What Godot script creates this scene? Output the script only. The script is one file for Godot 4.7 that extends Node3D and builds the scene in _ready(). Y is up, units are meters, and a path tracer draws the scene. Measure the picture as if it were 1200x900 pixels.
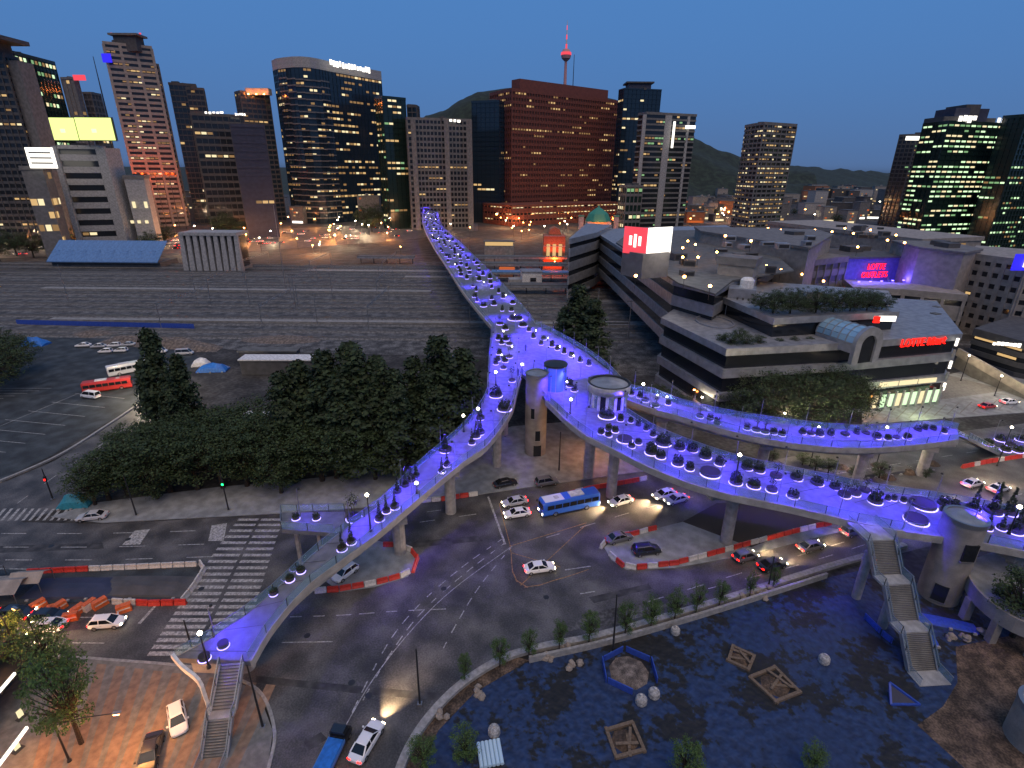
extends Node3D
# Dusk over a city junction: a raised garden walkway that forks above a rail yard.
# World: x to the east of the lens, -z away from it, y up, metres. The eye stands 56 m up.

const FOCAL := 632.0
const EYE := Vector3(0, 56, 0)
const TILT := deg_to_rad(-21.58)
const ROLL := deg_to_rad(0.5)
var look: Basis
var taken := {}
var rng := RandomNumberGenerator.new()
var M := {}
var T := {}
var unit_box: BoxMesh
var stage := 0

# ---------------------------------------------------------------- surveying
func sight(px: float, py: float) -> Vector3:
	return look * Vector3((px - 600.0) / FOCAL, (450.0 - py) / FOCAL, -1.0)

func g(px: float, py: float, h: float = 0.0) -> Vector3:      # where a surveyed line of sight meets the level h
	var d := sight(px, py)
	return EYE + d * ((h - EYE.y) / d.y)

func far(px: float, py: float, dist: float) -> Vector3:       # a point so many metres ahead
	var d := sight(px, py)
	return EYE + d * (dist / -d.z)

func flat(v: Vector3) -> Vector2:
	return Vector2(v.x, v.z)

func g2(px: float, py: float, h: float = 0.0) -> Vector2:
	return flat(g(px, py, h))

func lift(p: Vector2, y: float) -> Vector3:
	return Vector3(p.x, y, p.y)

func rnd(a: float, b: float) -> float:
	return rng.randf_range(a, b)

# ---------------------------------------------------------------- names and nodes
func numbered(called: String) -> String:
	var n: int = taken.get(called, 0)
	taken[called] = n + 1
	return called if n == 0 else "%s_%03d" % [called, n]

func tag(o: Node3D, label: String, category: String, group: String = "") -> Node3D:
	o.set_meta("label", label)
	o.set_meta("category", category)
	if group != "":
		o.set_meta("group", group)
	return o

func thing(called: String, label: String, category: String, at: Vector3 = Vector3.ZERO, turn: float = 0.0, group: String = "") -> Node3D:
	var o := Node3D.new()
	o.name = numbered(called)
	add_child(o)
	o.position = at
	o.rotation.y = turn
	tag(o, label, category, group)
	return o

func copy(o: Node3D, called: String, label: String, at: Vector3, turn: float = 0.0, group: String = "") -> Node3D:
	var c: Node3D = o.duplicate()
	c.name = numbered(called)
	add_child(c)
	c.position = at
	c.rotation.y = turn
	c.set_meta("label", label)
	if group != "":
		c.set_meta("group", group)
	return c

func put(parent: Node, called: String, mesh: Mesh, m: Material, xf: Transform3D = Transform3D.IDENTITY) -> MeshInstance3D:
	var o := MeshInstance3D.new()
	o.name = called
	o.mesh = mesh
	o.material_override = m
	o.transform = xf
	if parent == self:
		o.name = numbered(called)
	parent.add_child(o, true)
	return o

func part(parent: Node, called: String, st: SurfaceTool, m: Material) -> MeshInstance3D:
	st.generate_normals()
	return put(parent, called, st.commit(), m)

func structure(called: String, st: SurfaceTool, m: Material) -> MeshInstance3D:
	var o := part(self, called, st, m)
	o.set_meta("kind", "structure")
	return o

func block(parent: Node, called: String, c: Vector3, s: Vector3, m: Material, turn: float = 0.0) -> MeshInstance3D:
	return put(parent, called, unit_box, m, Transform3D(Basis(Vector3.UP, turn).scaled_local(s), c))

# ---------------------------------------------------------------- shapes
func tool(smooth: bool = false) -> SurfaceTool:
	var st := SurfaceTool.new()
	st.begin(Mesh.PRIMITIVE_TRIANGLES)
	st.set_smooth_group(0 if smooth else -1)
	return st

func tri(st: SurfaceTool, a: Vector3, b: Vector3, c: Vector3, away: Vector3) -> void:    # front face looks along away
	if (c - a).cross(b - a).dot(away) < 0.0:
		st.add_vertex(a); st.add_vertex(c); st.add_vertex(b)
	else:
		st.add_vertex(a); st.add_vertex(b); st.add_vertex(c)

func quad(st: SurfaceTool, a: Vector3, b: Vector3, c: Vector3, d: Vector3, away: Vector3) -> void:
	tri(st, a, b, c, away)
	tri(st, a, c, d, away)

func sheet(st: SurfaceTool, poly: PackedVector2Array, y: float) -> void:
	var idx := Geometry2D.triangulate_polygon(poly)
	for i in range(0, idx.size(), 3):
		tri(st, lift(poly[idx[i]], y), lift(poly[idx[i + 1]], y), lift(poly[idx[i + 2]], y), Vector3.UP)

func prism(st: SurfaceTool, poly: PackedVector2Array, y0: float, y1: float, bottom: bool = true) -> void:
	var idx := Geometry2D.triangulate_polygon(poly)
	for i in range(0, idx.size(), 3):
		tri(st, lift(poly[idx[i]], y1), lift(poly[idx[i + 1]], y1), lift(poly[idx[i + 2]], y1), Vector3.UP)
		if bottom:
			tri(st, lift(poly[idx[i]], y0), lift(poly[idx[i + 1]], y0), lift(poly[idx[i + 2]], y0), Vector3.DOWN)
	var area := 0.0
	for i in poly.size():
		area += poly[i].cross(poly[(i + 1) % poly.size()])
	var turn := signf(area)
	for i in poly.size():
		var a := poly[i]
		var b := poly[(i + 1) % poly.size()]
		var e := (b - a).normalized()
		quad(st, lift(a, y0), lift(b, y0), lift(b, y1), lift(a, y1), Vector3(e.y, 0, -e.x) * turn)

func bx(st: SurfaceTool, c: Vector3, s: Vector3, b: Basis = Basis.IDENTITY) -> void:
	var h := s * 0.5
	for k in 3:
		for sg in [-1.0, 1.0]:
			var n := Vector3.ZERO
			n[k] = sg
			var u := Vector3.ZERO
			u[(k + 1) % 3] = 1.0
			var v := Vector3.ZERO
			v[(k + 2) % 3] = 1.0
			quad(st, c + b * ((n - u - v) * h), c + b * ((n + u - v) * h), c + b * ((n + u + v) * h), c + b * ((n - u + v) * h), b * n)

func bar(st: SurfaceTool, a: Vector3, b: Vector3, w: float, h: float) -> void:             # a beam between two points
	var d := b - a
	var z := d.normalized()
	var x := Vector3.UP.cross(z)
	x = Vector3.RIGHT if x.length() < 0.01 else x.normalized()
	bx(st, (a + b) * 0.5, Vector3(w, h, d.length()), Basis(x, z.cross(x), z))

func tube(st: SurfaceTool, a: Vector3, b: Vector3, r0: float, r1: float, n: int = 8, caps: bool = true) -> void:
	var z := (b - a).normalized()
	var x := z.cross(Vector3.UP if absf(z.y) < 0.9 else Vector3.RIGHT).normalized()
	var y := z.cross(x)
	for i in n:
		var p := x * cos(TAU * i / n) + y * sin(TAU * i / n)
		var q := x * cos(TAU * (i + 1) / n) + y * sin(TAU * (i + 1) / n)
		quad(st, a + p * r0, a + q * r0, b + q * r1, b + p * r1, p + q)
		if caps:
			tri(st, a, a + p * r0, a + q * r0, -z)
			tri(st, b, b + p * r1, b + q * r1, z)

func lathe(st: SurfaceTool, prof: Array, n: int = 16, c: Vector3 = Vector3.ZERO) -> void:   # prof: Vector2(radius, y), wound with the outside on the right going up
	for i in prof.size() - 1:
		var a: Vector2 = prof[i]
		var b: Vector2 = prof[i + 1]
		var out := Vector2(b.y - a.y, a.x - b.x)
		for k in n:
			var p := Vector2.from_angle(TAU * k / n)
			var q := Vector2.from_angle(TAU * (k + 1) / n)
			var m := (p + q).normalized()
			var away := Vector3(m.x * out.x, out.y, m.y * out.x)
			if a.x > 0.0:
				tri(st, c + Vector3(p.x * a.x, a.y, p.y * a.x), c + Vector3(q.x * a.x, a.y, q.y * a.x), c + Vector3(q.x * b.x, b.y, q.y * b.x), away)
			if b.x > 0.0:
				tri(st, c + Vector3(p.x * a.x, a.y, p.y * a.x), c + Vector3(q.x * b.x, b.y, q.y * b.x), c + Vector3(p.x * b.x, b.y, p.y * b.x), away)

func loft(st: SurfaceTool, rings: Array, closed_ends: bool = true) -> void:                 # rings of equal size, each a PackedVector3Array round the body
	var mids := []
	for r in rings:
		var c := Vector3.ZERO
		for p in r:
			c += p
		mids.append(c / r.size())
	for i in rings.size() - 1:
		var n: int = rings[i].size()
		for k in n:
			var a: Vector3 = rings[i][k]
			var b: Vector3 = rings[i][(k + 1) % n]
			var c: Vector3 = rings[i + 1][(k + 1) % n]
			var d: Vector3 = rings[i + 1][k]
			quad(st, a, b, c, d, (a + b + c + d) * 0.25 - (mids[i] + mids[i + 1]) * 0.5)
	if closed_ends:
		for e in [0, rings.size() - 1]:
			var away: Vector3 = mids[0] - mids[rings.size() - 1] if e == 0 else mids[rings.size() - 1] - mids[0]
			for k in range(1, rings[e].size() - 1):
				tri(st, rings[e][0], rings[e][k], rings[e][k + 1], away)

func resample(pts: Array, n: int) -> Array:                   # n + 1 points evenly along a 3D polyline, rounded by a spline
	var cv := Curve3D.new()
	for i in pts.size():
		var a: Vector3 = pts[maxi(i - 1, 0)]
		var b: Vector3 = pts[mini(i + 1, pts.size() - 1)]
		var tg: Vector3 = (b - a).normalized()
		var before: float = 0.0 if i == 0 else (pts[i] - pts[i - 1]).length() / 3.0
		var after: float = 0.0 if i == pts.size() - 1 else (pts[i + 1] - pts[i]).length() / 3.0
		cv.add_point(pts[i], -tg * before, tg * after)
	var out := []
	for i in n + 1:
		out.append(cv.sample_baked(cv.get_baked_length() * i / n))
	return out

func poly_px(px: Array, h: float = 0.0) -> PackedVector2Array:
	var out := PackedVector2Array()
	for p in px:
		out.append(g2(p[0], p[1], h))
	return out

# ---------------------------------------------------------------- materials
func lin(r: float, gg: float, b: float) -> Color:            # real base colours are linear; albedo_color is sRGB
	return Color(r, gg, b).linear_to_srgb()

func mat(called: String, c: Color, rough: float = 0.8, metal: float = 0.0, tex: String = "", size: float = 10.0) -> StandardMaterial3D:
	var m := StandardMaterial3D.new()
	m.resource_name = called
	m.albedo_color = c
	m.roughness = rough
	m.metallic = metal
	if tex != "":
		m.albedo_texture = T[tex]
		m.uv1_triplanar = true
		m.uv1_world_triplanar = true
		m.uv1_scale = Vector3.ONE / size
	M[called] = m
	return m

func glow(called: String, c: Color, energy: float, base: Color = Color(0.1, 0.1, 0.1)) -> StandardMaterial3D:
	var m := mat(called, base, 0.5)
	m.emission_enabled = true
	m.emission = c
	m.emission_energy_multiplier = energy
	return m

func grain(called: String, seed_: int, coarse: float, fine: float, lo: float, hi: float, mixc: float, size: int = 512) -> void:
	var a := FastNoiseLite.new()
	a.seed = seed_
	a.frequency = coarse
	a.fractal_octaves = 4
	var b := FastNoiseLite.new()
	b.seed = seed_ + 7
	b.frequency = fine
	b.fractal_octaves = 2
	var ia := a.get_seamless_image(size, size)
	var ib := b.get_seamless_image(size, size)
	var im := Image.create(size, size, false, Image.FORMAT_RGB8)
	for y in size:
		for x in size:
			var v := lerpf(ib.get_pixel(x, y).r, ia.get_pixel(x, y).r, mixc)
			v = lerpf(lo, hi, clampf((v - 0.25) * 2.0, 0.0, 1.0))
			im.set_pixel(x, y, Color(v, v, v))
	im.generate_mipmaps()
	T[called] = ImageTexture.create_from_image(im)

func tarp_texture() -> void:                                  # torn blue dust netting over black earth
	var a := FastNoiseLite.new()
	a.seed = 31
	a.frequency = 0.006
	a.fractal_octaves = 7
	a.fractal_gain = 0.72
	var b := FastNoiseLite.new()
	b.seed = 5
	b.frequency = 0.05
	b.fractal_octaves = 3
	var ia := a.get_seamless_image(1024, 1024)
	var ib := b.get_seamless_image(1024, 1024)
	var im := Image.create(1024, 1024, false, Image.FORMAT_RGB8)
	for y in 1024:
		for x in 1024:
			var v := ia.get_pixel(x, y).r
			var f := ib.get_pixel(x, y).r
			var net := Color(0.07, 0.14, 0.26).lerp(Color(0.12, 0.215, 0.37), clampf(f * 1.5 - 0.3, 0, 1))
			var soil := Color(0.04, 0.05, 0.065).lerp(Color(0.10, 0.10, 0.10), f)
			var k := smoothstep(0.385, 0.475, v * 0.84 + f * 0.16)
			im.set_pixel(x, y, soil.lerp(net, k))
	im.generate_mipmaps()
	T["tarp"] = ImageTexture.create_from_image(im)
	ib.convert(Image.FORMAT_RGBA8)
	ib.resize(512, 512)
	ib.bump_map_to_normal_map(5.0)
	T["folds"] = ImageTexture.create_from_image(ib)

func make_materials() -> void:
	grain("asphalt", 3, 0.008, 0.2, 0.5, 1.0, 0.62)
	grain("concrete", 11, 0.010, 0.12, 0.8, 1.0, 0.7)
	grain("earth", 23, 0.012, 0.09, 0.4, 1.0, 0.55)
	grain("worn", 47, 0.03, 0.15, 0.5, 1.0, 0.5, 256)
	tarp_texture()
	mat("ground", lin(0.062, 0.06, 0.058), 0.95, 0, "earth", 60)
	mat("road", lin(0.12, 0.115, 0.11), 0.62, 0, "asphalt", 28)
	mat("patch", lin(0.07, 0.068, 0.066), 0.7, 0, "asphalt", 9)
	mat("lot", lin(0.05, 0.062, 0.068), 0.8, 0, "asphalt", 24)
	mat("ballast", lin(0.15, 0.15, 0.148), 0.95, 0, "earth", 30)
	mat("trackbed", lin(0.215, 0.21, 0.20), 0.95, 0, "earth", 9)
	mat("platform", lin(0.25, 0.25, 0.24), 0.85, 0, "concrete", 12)
	mat("rail", lin(0.3, 0.29, 0.28), 0.35, 0.8)
	mat("paving", lin(0.25, 0.27, 0.28), 0.85, 0, "concrete", 14)
	mat("pave_orange", lin(0.24, 0.165, 0.115), 0.8, 0, "concrete", 6)
	mat("pave_grey", lin(0.18, 0.178, 0.165), 0.8, 0, "concrete", 6)
	mat("kerb", lin(0.32, 0.32, 0.31), 0.85, 0, "concrete", 4)
	mat("paint", lin(0.50, 0.50, 0.48), 0.7, 0, "worn", 4)
	mat("paint_orange", lin(0.45, 0.26, 0.10), 0.7, 0, "worn", 4)
	var net := mat("tarp", Color.WHITE, 0.7, 0, "tarp", 62)
	net.normal_enabled = true
	net.normal_texture = T["folds"]
	net.normal_scale = 0.25
	mat("sack", lin(0.5, 0.5, 0.49), 0.8, 0, "worn", 3)
	mat("joint", lin(0.03, 0.03, 0.03), 0.9)
	mat("timber", lin(0.17, 0.125, 0.085), 0.9, 0, "concrete", 2)
	mat("stone", lin(0.30, 0.26, 0.22), 0.9, 0, "concrete", 1.5)
	mat("soil", lin(0.16, 0.11, 0.075), 0.95, 0, "earth", 16)
	mat("deck", lin(0.15, 0.157, 0.175), 0.6, 0, "concrete", 9)
	mat("concrete", lin(0.33, 0.32, 0.31), 0.8, 0, "concrete", 7)
	mat("fascia", lin(0.36, 0.35, 0.33), 0.75, 0, "concrete", 11)
	mat("pot", lin(0.075, 0.075, 0.08), 0.8, 0, "concrete", 2)
	mat("potsoil", lin(0.03, 0.025, 0.02), 1.0)
	mat("steel", lin(0.25, 0.26, 0.27), 0.4, 0.7)
	mat("dark_steel", lin(0.03, 0.032, 0.035), 0.5, 0.4)
	mat("black", lin(0.012, 0.012, 0.013), 0.6)
	mat("white", lin(0.72, 0.72, 0.70), 0.5, 0, "concrete", 5)
	mat("offwhite", lin(0.34, 0.34, 0.335), 0.7, 0, "concrete", 9)
	mat("beige", lin(0.29, 0.265, 0.235), 0.8, 0, "concrete", 14)
	mat("pale_metal", lin(0.29, 0.305, 0.33), 0.45, 0.3, "concrete", 14)
	mat("grey_wall", lin(0.16, 0.155, 0.15), 0.8, 0, "concrete", 16)
	mat("dim_wall", lin(0.075, 0.075, 0.078), 0.8, 0, "concrete", 16)
	mat("brown_wall", lin(0.17, 0.048, 0.03), 0.7, 0, "concrete", 20)
	mat("brown_dark", lin(0.06, 0.02, 0.014), 0.7, 0, "concrete", 20)
	mat("navy_wall", lin(0.03, 0.035, 0.07), 0.6, 0, "concrete", 20)
	mat("roof_grey", lin(0.115, 0.12, 0.118), 0.9, 0, "concrete", 18)
	mat("roof_blue", lin(0.10, 0.22, 0.45), 0.5, 0, "concrete", 9)
	mat("roof_green", lin(0.04, 0.26, 0.17), 0.6, 0, "concrete", 5)
	mat("brick", lin(0.34, 0.14, 0.07), 0.85, 0, "concrete", 6)
	mat("purple_wall", lin(0.10, 0.085, 0.28), 0.6, 0, "concrete", 12)
	mat("hill", lin(0.028, 0.045, 0.025), 1.0, 0, "earth", 120)
	mat("glass_dark", lin(0.015, 0.018, 0.022), 0.12, 0.0)
	mat("glass_blue", lin(0.014, 0.026, 0.04), 0.1, 0.0)
	mat("glass_green", lin(0.012, 0.026, 0.022), 0.12, 0.0)
	mat("bark", lin(0.06, 0.045, 0.032), 0.95, 0, "earth", 1.5)
	mat("plastic_red", lin(0.55, 0.04, 0.025), 0.5, 0, "concrete", 2)
	mat("plastic_white", lin(0.6, 0.58, 0.54), 0.5, 0, "concrete", 2)
	mat("plastic_orange", lin(0.65, 0.14, 0.03), 0.5, 0, "concrete", 2)
	mat("plastic_blue", lin(0.03, 0.08, 0.42), 0.5, 0, "concrete", 3)
	mat("tarp_blue", lin(0.02, 0.16, 0.55), 0.5, 0, "concrete", 4)
	mat("teal", lin(0.03, 0.26, 0.33), 0.6, 0, "concrete", 4)
	mat("rubble", lin(0.24, 0.20, 0.17), 0.95, 0, "earth", 7)
	mat("tyre", lin(0.015, 0.015, 0.015), 0.85)
	mat("rim", lin(0.4, 0.4, 0.4), 0.35, 0.8)
	mat("car_glass", lin(0.012, 0.014, 0.017), 0.08)
	for c in [["car_white", 0.72, 0.72, 0.72], ["car_black", 0.012, 0.012, 0.014], ["car_silver", 0.42, 0.43, 0.45], ["car_grey", 0.11, 0.11, 0.12], ["car_blue", 0.06, 0.2, 0.5], ["car_red", 0.42, 0.03, 0.025], ["bus_blue", 0.03, 0.13, 0.6]]:
		var m := mat(c[0], lin(c[1], c[2], c[3]), 0.35)
		m.clearcoat_enabled = true
		m.clearcoat = 0.6
		m.clearcoat_roughness = 0.1
	for l in [["leaf", 0.035, 0.062, 0.022], ["leaf_light", 0.07, 0.12, 0.03], ["needle", 0.026, 0.044, 0.022]]:
		var m := mat(l[0], lin(l[1], l[2], l[3]), 0.8)
		m.vertex_color_use_as_albedo = true
		m.albedo_color = Color.WHITE
		m.backlight_enabled = true
		m.backlight = Color(0.25, 0.3, 0.15)
	var gl := mat("clear_glass", Color(0.55, 0.75, 0.8, 0.16), 0.08)
	gl.transparency = BaseMaterial3D.TRANSPARENCY_ALPHA
	var gd := mat("roof_glass", Color(0.35, 0.6, 0.75, 0.55), 0.15)
	gd.transparency = BaseMaterial3D.TRANSPARENCY_ALPHA
	glow("lit_warm", Color(1.0, 0.82, 0.55), 0.5)
	glow("lit_warm_dim", Color(1.0, 0.78, 0.5), 0.2)
	glow("lit_cream", Color(1.0, 0.92, 0.72), 0.75)
	glow("lit_green", Color(0.85, 1.0, 0.78), 0.9)
	glow("lit_green_dim", Color(0.75, 1.0, 0.7), 0.3)
	glow("lit_orange", Color(1.0, 0.48, 0.2), 0.4)
	glow("lamp_white", Color(1.0, 0.93, 0.8), 22.0)
	glow("lamp_warm", Color(1.0, 0.68, 0.34), 24.0)
	glow("lamp_blue", Color(0.45, 0.36, 1.0), 5.0)
	glow("ring_light", Color(0.62, 0.56, 1.0), 3.4)
	glow("sign_white", Color(1.0, 0.97, 0.92), 1.6)
	glow("sign_red", Color(1.0, 0.08, 0.04), 2.4)
	glow("sign_pink", Color(1.0, 0.30, 0.36), 0.7)
	glow("sign_lime", Color(0.93, 1.0, 0.58), 0.95)
	glow("sign_violet", Color(0.20, 0.16, 1.0), 0.7)
	glow("tail_light", Color(1.0, 0.05, 0.02), 14.0)
	glow("head_light", Color(1.0, 0.92, 0.75), 22.0)
	glow("signal_green_light", Color(0.1, 1.0, 0.45), 6.0)
	glow("signal_red_light", Color(1.0, 0.08, 0.05), 6.0)

# ---------------------------------------------------------------- trees
func leaf_quad(st: SurfaceTool, p: Vector3, s: float, dir: Vector3, c: Color) -> void:
	var n := dir.normalized()
	var u := n.cross(Vector3(rnd(-1, 1), rnd(-1, 1), rnd(-1, 1))).normalized()
	var v := n.cross(u)
	st.set_color(c)
	tri(st, p - u * s, p + v * s * 0.6, p + u * s, n)
	tri(st, p - u * s, p + u * s, p - v * s * 0.6, n)

func tree_meshes(kind: String, seed_: int, base: Color) -> Dictionary:      # a tree one unit tall
	rng.seed = seed_
	var wood := tool()
	var st := tool()
	if kind == "cone":
		tube(wood, Vector3.ZERO, Vector3(0, 0.55, 0), 0.022, 0.012, 7)
		tube(wood, Vector3(0, 0.55, 0), Vector3(0, 0.97, 0), 0.012, 0.002, 6)
		for i in 165:
			var t := pow(rnd(0.0, 1.0), 0.85) * 0.86 + 0.1
			var reach := (0.225 * pow(1.0 - t, 0.92) + 0.008) * rnd(0.68, 1.1)
			var a := rnd(0, TAU)
			var d := Vector3(cos(a), rnd(0.05, 0.4), sin(a)).normalized()
			var from := Vector3(0, t, 0)
			tube(wood, from, from + d * reach * 0.8, 0.004, 0.001, 3, false)
			for k in 26:
				var f := sqrt(rnd(0.02, 1.0))
				var p := from + d * reach * f + Vector3(rnd(-1, 1), rnd(-1.1, 0.7), rnd(-1, 1)) * 0.026
				leaf_quad(st, p, rnd(0.009, 0.019), Vector3(cos(a), rnd(-0.4, 1.2), sin(a)) + Vector3(rnd(-1, 1), rnd(-1, 1), rnd(-1, 1)) * 0.7, base * rnd(0.6, 1.35))
	else:
		var wide := 0.30 if kind == "round" else 0.42
		tube(wood, Vector3.ZERO, Vector3(0.01, 0.3, 0.005), 0.026, 0.018, 7)
		var n := 64 if kind == "round" else 84
		for i in n:
			var a := rnd(0, TAU)
			var e := asin(rnd(-0.92, 1.0))
			var f := pow(rnd(0.15, 1.0), 0.4)
			var c := Vector3(cos(a) * cos(e) * wide * f, 0.56 + sin(e) * 0.41 * f, sin(a) * cos(e) * wide * f)
			c += Vector3(rnd(-1, 1), rnd(-1, 1), rnd(-1, 1)) * 0.035
			tube(wood, Vector3(0.01, 0.26 + rnd(0, 0.12), 0.005), c, 0.009, 0.002, 4, false)
			var r := rnd(0.05, 0.105)
			for k in 84:
				var o := Vector3(rnd(-1, 1), rnd(-1, 1), rnd(-1, 1))
				if o.length() > 1.15:
					continue
				leaf_quad(st, c + o * Vector3(r, r * 0.75, r), rnd(0.008, 0.017), o + Vector3(rnd(-1, 1), rnd(-0.2, 1.6), rnd(-1, 1)), base * rnd(0.6, 1.4))
	wood.generate_normals()
	st.generate_normals()
	return {"wood": wood.commit(), "crown": st.commit()}

var tree_kinds := {}

func make_tree_kinds() -> void:
	for k in 3:
		tree_kinds["cone%d" % k] = tree_meshes("cone", 100 + k, Color(0.022, 0.040, 0.014))
		tree_kinds["round%d" % k] = tree_meshes("round", 200 + k, Color(0.027, 0.048, 0.014))
	for k in 2:
		tree_kinds["broad%d" % k] = tree_meshes("broad", 300 + k, Color(0.025, 0.045, 0.014))
		tree_kinds["street%d" % k] = tree_meshes("round", 400 + k, Color(0.055, 0.105, 0.025))
	rng.seed = 500
	for k in 4:                                                 # shrubs and small conifers for the pots
		var st := tool()
		for i in 170 if k < 2 else 190:
			var p: Vector3
			if k < 2:
				var a := rnd(0, TAU)
				p = Vector3(cos(a), 0, sin(a)) * sqrt(rnd(0, 1)) * 0.9 + Vector3(0, rnd(0.0, 0.9), 0)
			else:
				var t := rnd(0.0, 1.0)
				var a := rnd(0, TAU)
				p = Vector3(cos(a), 0, sin(a)) * (1.0 - t) * 0.62 * rnd(0.5, 1.05) + Vector3(0, t * 2.4, 0)
			leaf_quad(st, p, rnd(0.13, 0.25), p - Vector3(0, 0.3, 0) + Vector3(rnd(-1, 1), rnd(-0.3, 1), rnd(-1, 1)) * 0.6, Color(0.02, 0.032, 0.014) * rnd(0.55, 1.5))
		st.generate_normals()
		tree_kinds["shrub%d" % k] = st.commit()
	var sm := tool()                                            # a little tree with an airy crown
	sm.set_color(Color(0.04, 0.03, 0.02))
	for k in 3:
		tube(sm, Vector3(0.1 * k - 0.1, 0, 0), Vector3(0.5 * k - 0.5, 1.5, 0.3 * (k % 2)), 0.05, 0.025, 5)
	for i in 260:
		var o := Vector3(rnd(-1, 1), rnd(-1, 1), rnd(-1, 1))
		if o.length() > 1.05:
			continue
		leaf_quad(sm, o * Vector3(0.95, 0.8, 0.95) + Vector3(0, 1.9, 0), rnd(0.07, 0.14), o + Vector3(0, 0.6, 0), Color(0.028, 0.046, 0.016) * rnd(0.6, 1.5))
	sm.generate_normals()
	tree_kinds["shrub4"] = sm.commit()

func tree(kind: String, label: String, at: Vector3, tall: float, wide: float, group: String, called: String = "tree") -> Node3D:
	var d: Dictionary = tree_kinds[kind]
	var t := thing(called, label, "tree", at, rnd(0, TAU), group)
	var b := Basis.from_scale(Vector3(tall * wide, tall, tall * wide))
	put(t, "trunk", d.wood, M.bark, Transform3D(b, Vector3.ZERO))
	put(t, "crown", d.crown, M.needle if kind.begins_with("cone") else M.leaf, Transform3D(b, Vector3.ZERO))
	return t

# ---------------------------------------------------------------- vehicles, front along +x
func ring(x: float, w: float, y0: float, y1: float, top: float) -> PackedVector3Array:
	return PackedVector3Array([Vector3(x, y0, -w * 0.86), Vector3(x, y0 + (y1 - y0) * 0.25, -w), Vector3(x, y0 + (y1 - y0) * 0.78, -w * 0.97), Vector3(x, y1, -w * top), Vector3(x, y1, w * top), Vector3(x, y0 + (y1 - y0) * 0.78, w * 0.97), Vector3(x, y0 + (y1 - y0) * 0.25, w), Vector3(x, y0, w * 0.86)])

var tyre_mesh: Mesh
var rim_mesh: Mesh

func wheel(parent: Node3D, at: Vector3, r: float, side: float) -> void:
	if tyre_mesh == null:
		var st := tool()
		lathe(st, [Vector2(0.6, -0.12), Vector2(0.94, -0.12), Vector2(1.0, -0.07), Vector2(1.0, 0.07), Vector2(0.94, 0.12), Vector2(0.6, 0.12)], 16)
		st.generate_normals()
		tyre_mesh = st.commit()
		st = tool()
		lathe(st, [Vector2(0.0, -0.09), Vector2(0.62, -0.10), Vector2(0.62, 0.10), Vector2(0.2, 0.07), Vector2(0.0, 0.09)], 12)
		st.generate_normals()
		rim_mesh = st.commit()
	var b := Basis(Vector3.RIGHT, PI / 2 * side).scaled_local(Vector3(r, 0.9, r))
	var t := put(parent, "wheel", tyre_mesh, M.tyre, Transform3D(b, at))
	put(t, "rim", rim_mesh, M.rim)

var car_cache := {}

func car_parts(kind: String) -> Dictionary:
	if car_cache.has(kind):
		return car_cache[kind]
	var k := {"sedan": [4.7, 0.91, 1.44, -1.75, -0.95, 0.35, 1.2, 0.92], "hatch": [4.1, 0.87, 1.5, -1.95, -1.55, 0.35, 1.15, 0.95], "suv": [4.6, 0.95, 1.72, -2.15, -1.85, 0.4, 1.2, 1.06], "van": [5.1, 0.97, 1.98, -2.5, -2.4, 1.1, 2.0, 1.1]}[kind] as Array
	var L: float = k[0] / 2
	var w: float = k[1]
	var hb: float = k[7]                                        # shoulder
	var low := 0.24
	var st := tool()
	loft(st, [ring(-L, w * 0.78, 0.42, hb * 0.82, 0.88), ring(-L + 0.14, w * 0.93, 0.3, hb * 0.96, 0.88), ring(-L + 0.55, w, low, hb, 0.88), ring(-0.3, w, low, hb, 0.88), ring(k[6], w, low, hb * 0.97, 0.88), ring(L - 0.6, w * 0.98, low, hb * 0.86, 0.86), ring(L - 0.16, w * 0.9, 0.28, hb * 0.74, 0.84), ring(L, w * 0.7, 0.36, hb * 0.62, 0.82)])
	st.generate_normals()
	var d := {"body": st.commit(), "k": k}
	var glass := tool()
	var ht: float = k[2]
	loft(glass, [PackedVector3Array([Vector3(k[3], hb - 0.02, -w * 0.86), Vector3(k[4], ht - 0.04, -w * 0.66), Vector3(k[4], ht - 0.04, w * 0.66), Vector3(k[3], hb - 0.02, w * 0.86)]), PackedVector3Array([Vector3(k[6], hb - 0.04, -w * 0.86), Vector3(k[5], ht - 0.04, -w * 0.66), Vector3(k[5], ht - 0.04, w * 0.66), Vector3(k[6], hb - 0.04, w * 0.86)])])
	glass.generate_normals()
	d["glass"] = glass.commit()
	var roof := tool()
	loft(roof, [PackedVector3Array([Vector3(k[4] - 0.06, ht - 0.06, -w * 0.69), Vector3(k[4] + 0.1, ht, -w * 0.6), Vector3(k[4] + 0.1, ht, w * 0.6), Vector3(k[4] - 0.06, ht - 0.06, w * 0.69)]), PackedVector3Array([Vector3(k[5] + 0.06, ht - 0.06, -w * 0.69), Vector3(k[5] - 0.1, ht, -w * 0.6), Vector3(k[5] - 0.1, ht, w * 0.6), Vector3(k[5] + 0.06, ht - 0.06, w * 0.69)])])
	for s in [-1.0, 1.0]:                                       # pillars
		bar(roof, Vector3(k[6], hb - 0.03, s * w * 0.865), Vector3(k[5], ht - 0.05, s * w * 0.67), 0.07, 0.07)
		bar(roof, Vector3(k[3], hb - 0.01, s * w * 0.865), Vector3(k[4], ht - 0.05, s * w * 0.67), 0.13, 0.1)
		bar(roof, Vector3((k[5] + k[4]) * 0.5, hb - 0.02, s * w * 0.868), Vector3((k[5] + k[4]) * 0.5, ht - 0.05, s * w * 0.675), 0.07, 0.08)
	roof.generate_normals()
	d["roof"] = roof.commit()
	car_cache[kind] = d
	return d

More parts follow.
